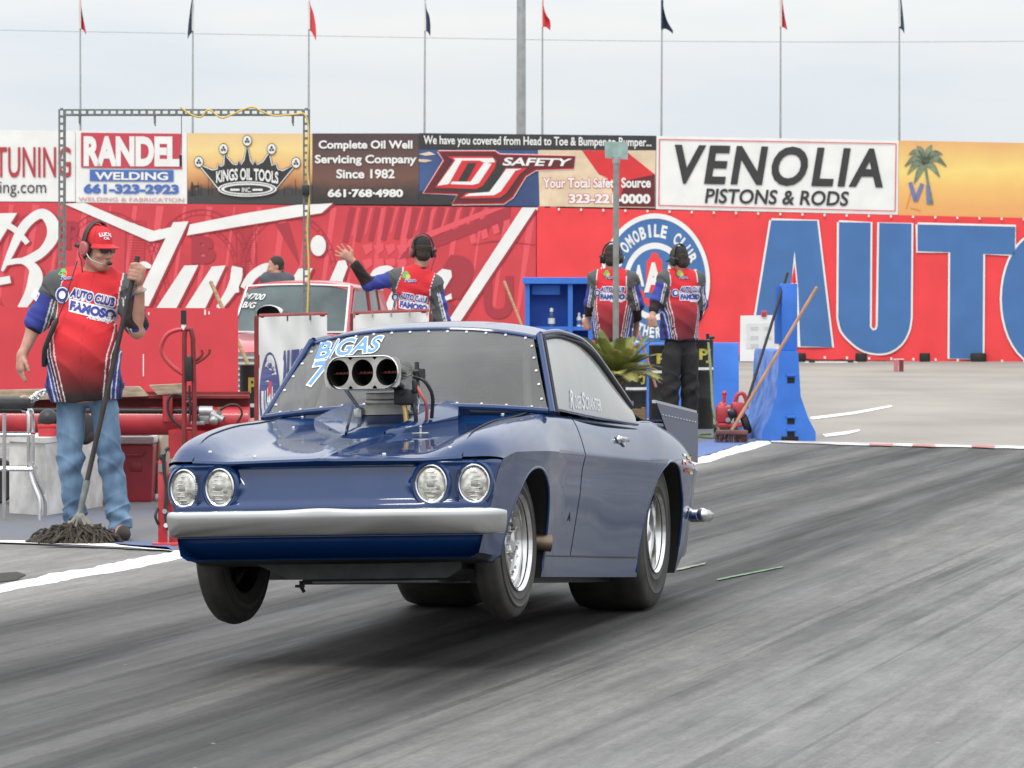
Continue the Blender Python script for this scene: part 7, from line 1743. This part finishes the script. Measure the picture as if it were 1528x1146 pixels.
# ---- tree at the left edge
Y = 110; t = thing('tree', 'dark green treetop just showing at the left edge of the sky', 'tree', at(-22, Y)); q = fr(-22, Y)
mb = MB(); zt = q(0, 60).z; mb.tube([(0, 0, 0), (.05, 0, zt*.5), (.0, 0, zt*.95)], [.22, .15, .04], 10); mb.build('trunk', mat('bark', (.12, .09, .06), .9, var=.4), t)
mb = MB(); rs = random.Random(8)
for i in range(5200):
    u = rs.random(); z = zt*(.42+.6*u); rr = .52*(1.15-u)**.55*(.75+.25*math.sin(u*23)); a = rs.random()*6.28; r = rr*rs.random()**.5; c = Vector((r*math.cos(a), r*math.sin(a), z+rs.gauss(0, .05))); d_ = Vector((rs.gauss(0, 1), rs.gauss(0, 1), rs.gauss(0, .7))).normalized()*.085; e = d_.orthogonal().normalized()*.032
    mb.add([c-d_*.5, c+e, c+d_*.5, c-e], [(0, 1, 2, 3)])
mb.build('crown', mat('dark_foliage', (.055, .075, .03), .7, var=.5, scale=3), t, ang=0)
# ================================================================== red car waiting behind
Y0 = 41.5; rcY = R(13)
rc = thing('red_car', 'red sedan with oval hood scoop and M700 painted on its windshield', 'car', at(472, Y0), 0)
rc.rotation_euler = (0, 0, R(-90)-rcY)                    # local x = forward, y = left
rpaint = mat('faded_red_car_paint', (.50, .040, .055), .30, 0, .6, var=.12, scale=3)
trim = mat('bright_trim', (.72, .72, .70), .25, .8); rgl = mat('tinted_green_glass', (.10, .135, .135), .08, 0, 0, var=.5, scale=1.6, var2=(.045, .06, .065))
KW = [(-2.2, .56), (-1.6, .66), (0, .70), (1.4, .70), (2.2, .66), (2.35, .62)]; KT = [(-2.2, .82), (-1.2, .94), (.3, .98), (1.0, .98), (2.1, .90), (2.35, .80)]
def rsec(x):
    w, zt = curve1(KW, x), curve1(KT, x); return [(0, zt+.03), (w*.5, zt+.022), (w*.84, zt), (w*.97, zt-.05), (w, zt-.16), (w*.985, .55), (w*.99, .42), (w*.95, .26), (w*.7, .20), (0, .20)]
mb = MB(); xs = np.linspace(-2.2, 2.35, 46); rows = []
for x in xs: h = rsec(x); rows.append([(x, -y, z) for y, z in h[::-1]]+[(x, y, z) for y, z in h[1:-1]])
n = len(rows[0]); mb.add([p for r in rows for p in r], [(i*n+j, i*n+(j+1) % n, (i+1)*n+(j+1) % n, (i+1)*n+j) for i in range(len(rows)-1) for j in range(n)]+[tuple(range(n)), tuple(range((len(rows)-1)*n, len(rows)*n))])
mb.build('body', rpaint, rc, 40)
# greenhouse
Wb, Wt, zb, zt = .60, .545, 1.00, 1.46
def cab(x0, x1, y0, y1, z): return x0
mb = MB()
def roofp(u, v):
    y = (2*u-1)*Wt*(1-.03*v); x = .66-1.30*v+.03*(1-(2*u-1)**2)*(1-v); e = abs(2*u-1); return (x, y, zt+.075*(1-e**3)*(1-.25*(2*v-1)**2)-.05*v*v)
mb.grid(roofp, 24, 14); k = 24
ed = [roofp(i/k, 0) for i in range(k+1)]; mb.add(ed+[(p[0]+.025, p[1]*1.005, p[2]-.035) for p in ed], [(i, i+1, k+2+i, k+1+i) for i in range(k)]); mb.build('roof', rpaint, rc, 40)
def wsr(u, v, off=0): y = (2*u-1)*(Wb+(Wt-Wb)*v)*.985; c = 1-(2*u-1)**2; return (1.02-.36*v+.09*c*(1-v)+.05*c*v+off, y, zb+(zt-zb)*v+off*.7+.020*c*v)
mb = MB(); mb.grid(lambda u, v: wsr(u, v), 20, 10); wr = mb.build('windshield', rgl, rc, 60)
mb = MB(); loop = [wsr(u, 1, .008) for u in np.linspace(0, 1, 16)]+[wsr(1, v, .008) for v in np.linspace(1, 0, 8)]+[wsr(u, 0, .008) for u in np.linspace(1, 0, 16)]+[wsr(0, v, .008) for v in np.linspace(0, 1, 8)]
mb.tube(loop, .012, 6); mb.build('trim', trim, wr)
for sg in (1, -1):
    for (a, b, nm) in (((.93, .52), (.03, .04), 'side_window'), ((.00, -.02), (-.42, -.36), 'side_window')):
        q = [(a[0], sg*Wb, zb), (b[0], sg*Wb, zb), (b[1], sg*Wt, zt-.03), (a[1], sg*Wt, zt-.03)]
        mb = MB(); mb.prism(q, (0, -sg*.01, 0)); s_ = mb.build('side_window', rgl, rc, 0); mb = MB(); mb.tube([Vector(p)+Vector((0, sg*.004, 0)) for p in q+[q[0]]], .011, 6); mb.build('trim', trim if nm == 'x' else rpaint, s_)
    mb = MB(); mb.tube([(1.02, sg*Wb*1.0, zb-.02), (.63, sg*Wt, zt)], .026, 8); mb.build('pillar', rpaint, rc)
    mb = MB(); mb.prism([(-.44, sg*Wb, zb-.02), (-1.0, sg*Wb*.97, zb-.04), (-.62, sg*Wt*.98, zt-.02), (-.37, sg*Wt, zt-.02)], (0, -sg*.02, 0)); mb.build('pillar', rpaint, rc, 0)
    mb = MB(); mb.tube([(.66, sg*Wt*1.01, zt-.005), (-.62, sg*Wt*.99, zt-.04)], .014, 8); mb.build('gutter', rpaint, rc)
mb = MB(); mb.prism([(-1.0, -Wb*.95, zb-.04), (-1.0, Wb*.95, zb-.04), (-.63, Wt*.95, zt-.04), (-.63, -Wt*.95, zt-.04)], (-.01, 0, 0)); mb.build('rear_window', rgl, rc, 0)
mb = MB()
for sg in (1, -1): mb.box((.1, sg*.27, 1.08), (.14, .30, .40), bev=.06)
mb.box((.78, 0, .99), (.2, 1.0, .06), bev=.02); mb.build('seats', M['blackplastic'], rc)
# hood scoop, nose
mb = MB(); L_ = []
for (x, rw, rh, z) in ((1.05, .11, .05, 1.07), (1.3, .135, .075, 1.105), (1.52, .128, .085, 1.115), (1.54, .120, .078, 1.115), (1.50, .108, .066, 1.115), (1.35, .10, .06, 1.11)): L_.append([(x, -.30*0+.0+rw*math.cos(a), z+.085+rh*math.sin(a)) for a in np.linspace(0, 2*math.pi, 28, endpoint=False)])
k = 28; cy = -.06
mb.add([(p[0], p[1]+cy, p[2]) for l in L_ for p in l], [(i*k+j, i*k+(j+1) % k, (i+1)*k+(j+1) % k, (i+1)*k+j) for i in range(len(L_)-1) for j in range(k)], 0); mb.add([(p[0], p[1]+cy, p[2]) for p in L_[-1]], [tuple(range(k))], 1)
mb.box((1.3, cy, 1.05), (.3, .16, .2), k=0); mb.build('hood_scoop', [M['chrome'], M['dark']], rc, 40)
mb = MB()
for i in range(6): mb.box((2.365, 0, .50+.055*i), (.03, 1.12, .022))
mb.build('grille', trim, rc, 0); mb = MB(); mb.box((2.352, 0, .64), (.02, 1.16, .36)); mb.build('grille_back', M['galv'], rc, 0)
mb = MB(); mb.box((2.42, 0, .40), (.10, 1.36, .12), bev=.03); mb.build('front_bumper', trim, rc)
for sg in (1, -1):
    mb = MB(); mb.lathe([(0, .02), (.05, .012), (.075, .0), (.08, -.02)], Matrix.Translation((2.375, sg*.50, .66)) @ Matrix.Rotation(R(90), 4, 'Y'), 24); mb.build('headlight', mat('headlamp_glass', (.6, .6, .58), .15, .2), rc)
    for x in (1.45, -1.35):
        mb = MB(); mb.lathe([(0, .07), (.17, .075), (.19, .085), (.29, .08), (.31, .03), (.31, -.08), (0, -.08)], Matrix.Translation((x, sg*.60, .31)) @ Matrix.Rotation(R(-90*sg), 4, 'X'), 32, ks=[1, 1, 0, 0, 0, 0]); mb.build('wheel', [M['rubber'], M['chrome']], rc)
bpy.context.view_layer.update(); mw = rc.matrix_world.copy(); inv = mw.inverted()
bv = BVHTree.FromPolygons([mw @ v.co for v in wr.data.vertices], [tuple(p.vertices) for p in wr.data.polygons])
def rfn(px, py):
    o_ = Vector((0, 0, H)); d = (P(px, py, 10)-o_).normalized(); h = bv.ray_cast(o_, d); p = h[0] if h[0] is not None else P(px, py, Y0-1); return tuple(inv @ (p-d*.02))
mb = MB(); text_quad(mb, 'M700', [(367, 437), (396, 438.5), (394, 448), (364, 446)], rfn, 0, .02, .15); text_quad(mb, 'B/G', [(364, 450), (382, 451), (380, 460), (362, 459)], rfn, 0, .02, .15); mb.build('lettering', vinyl, wr, ang=0, fix=False)
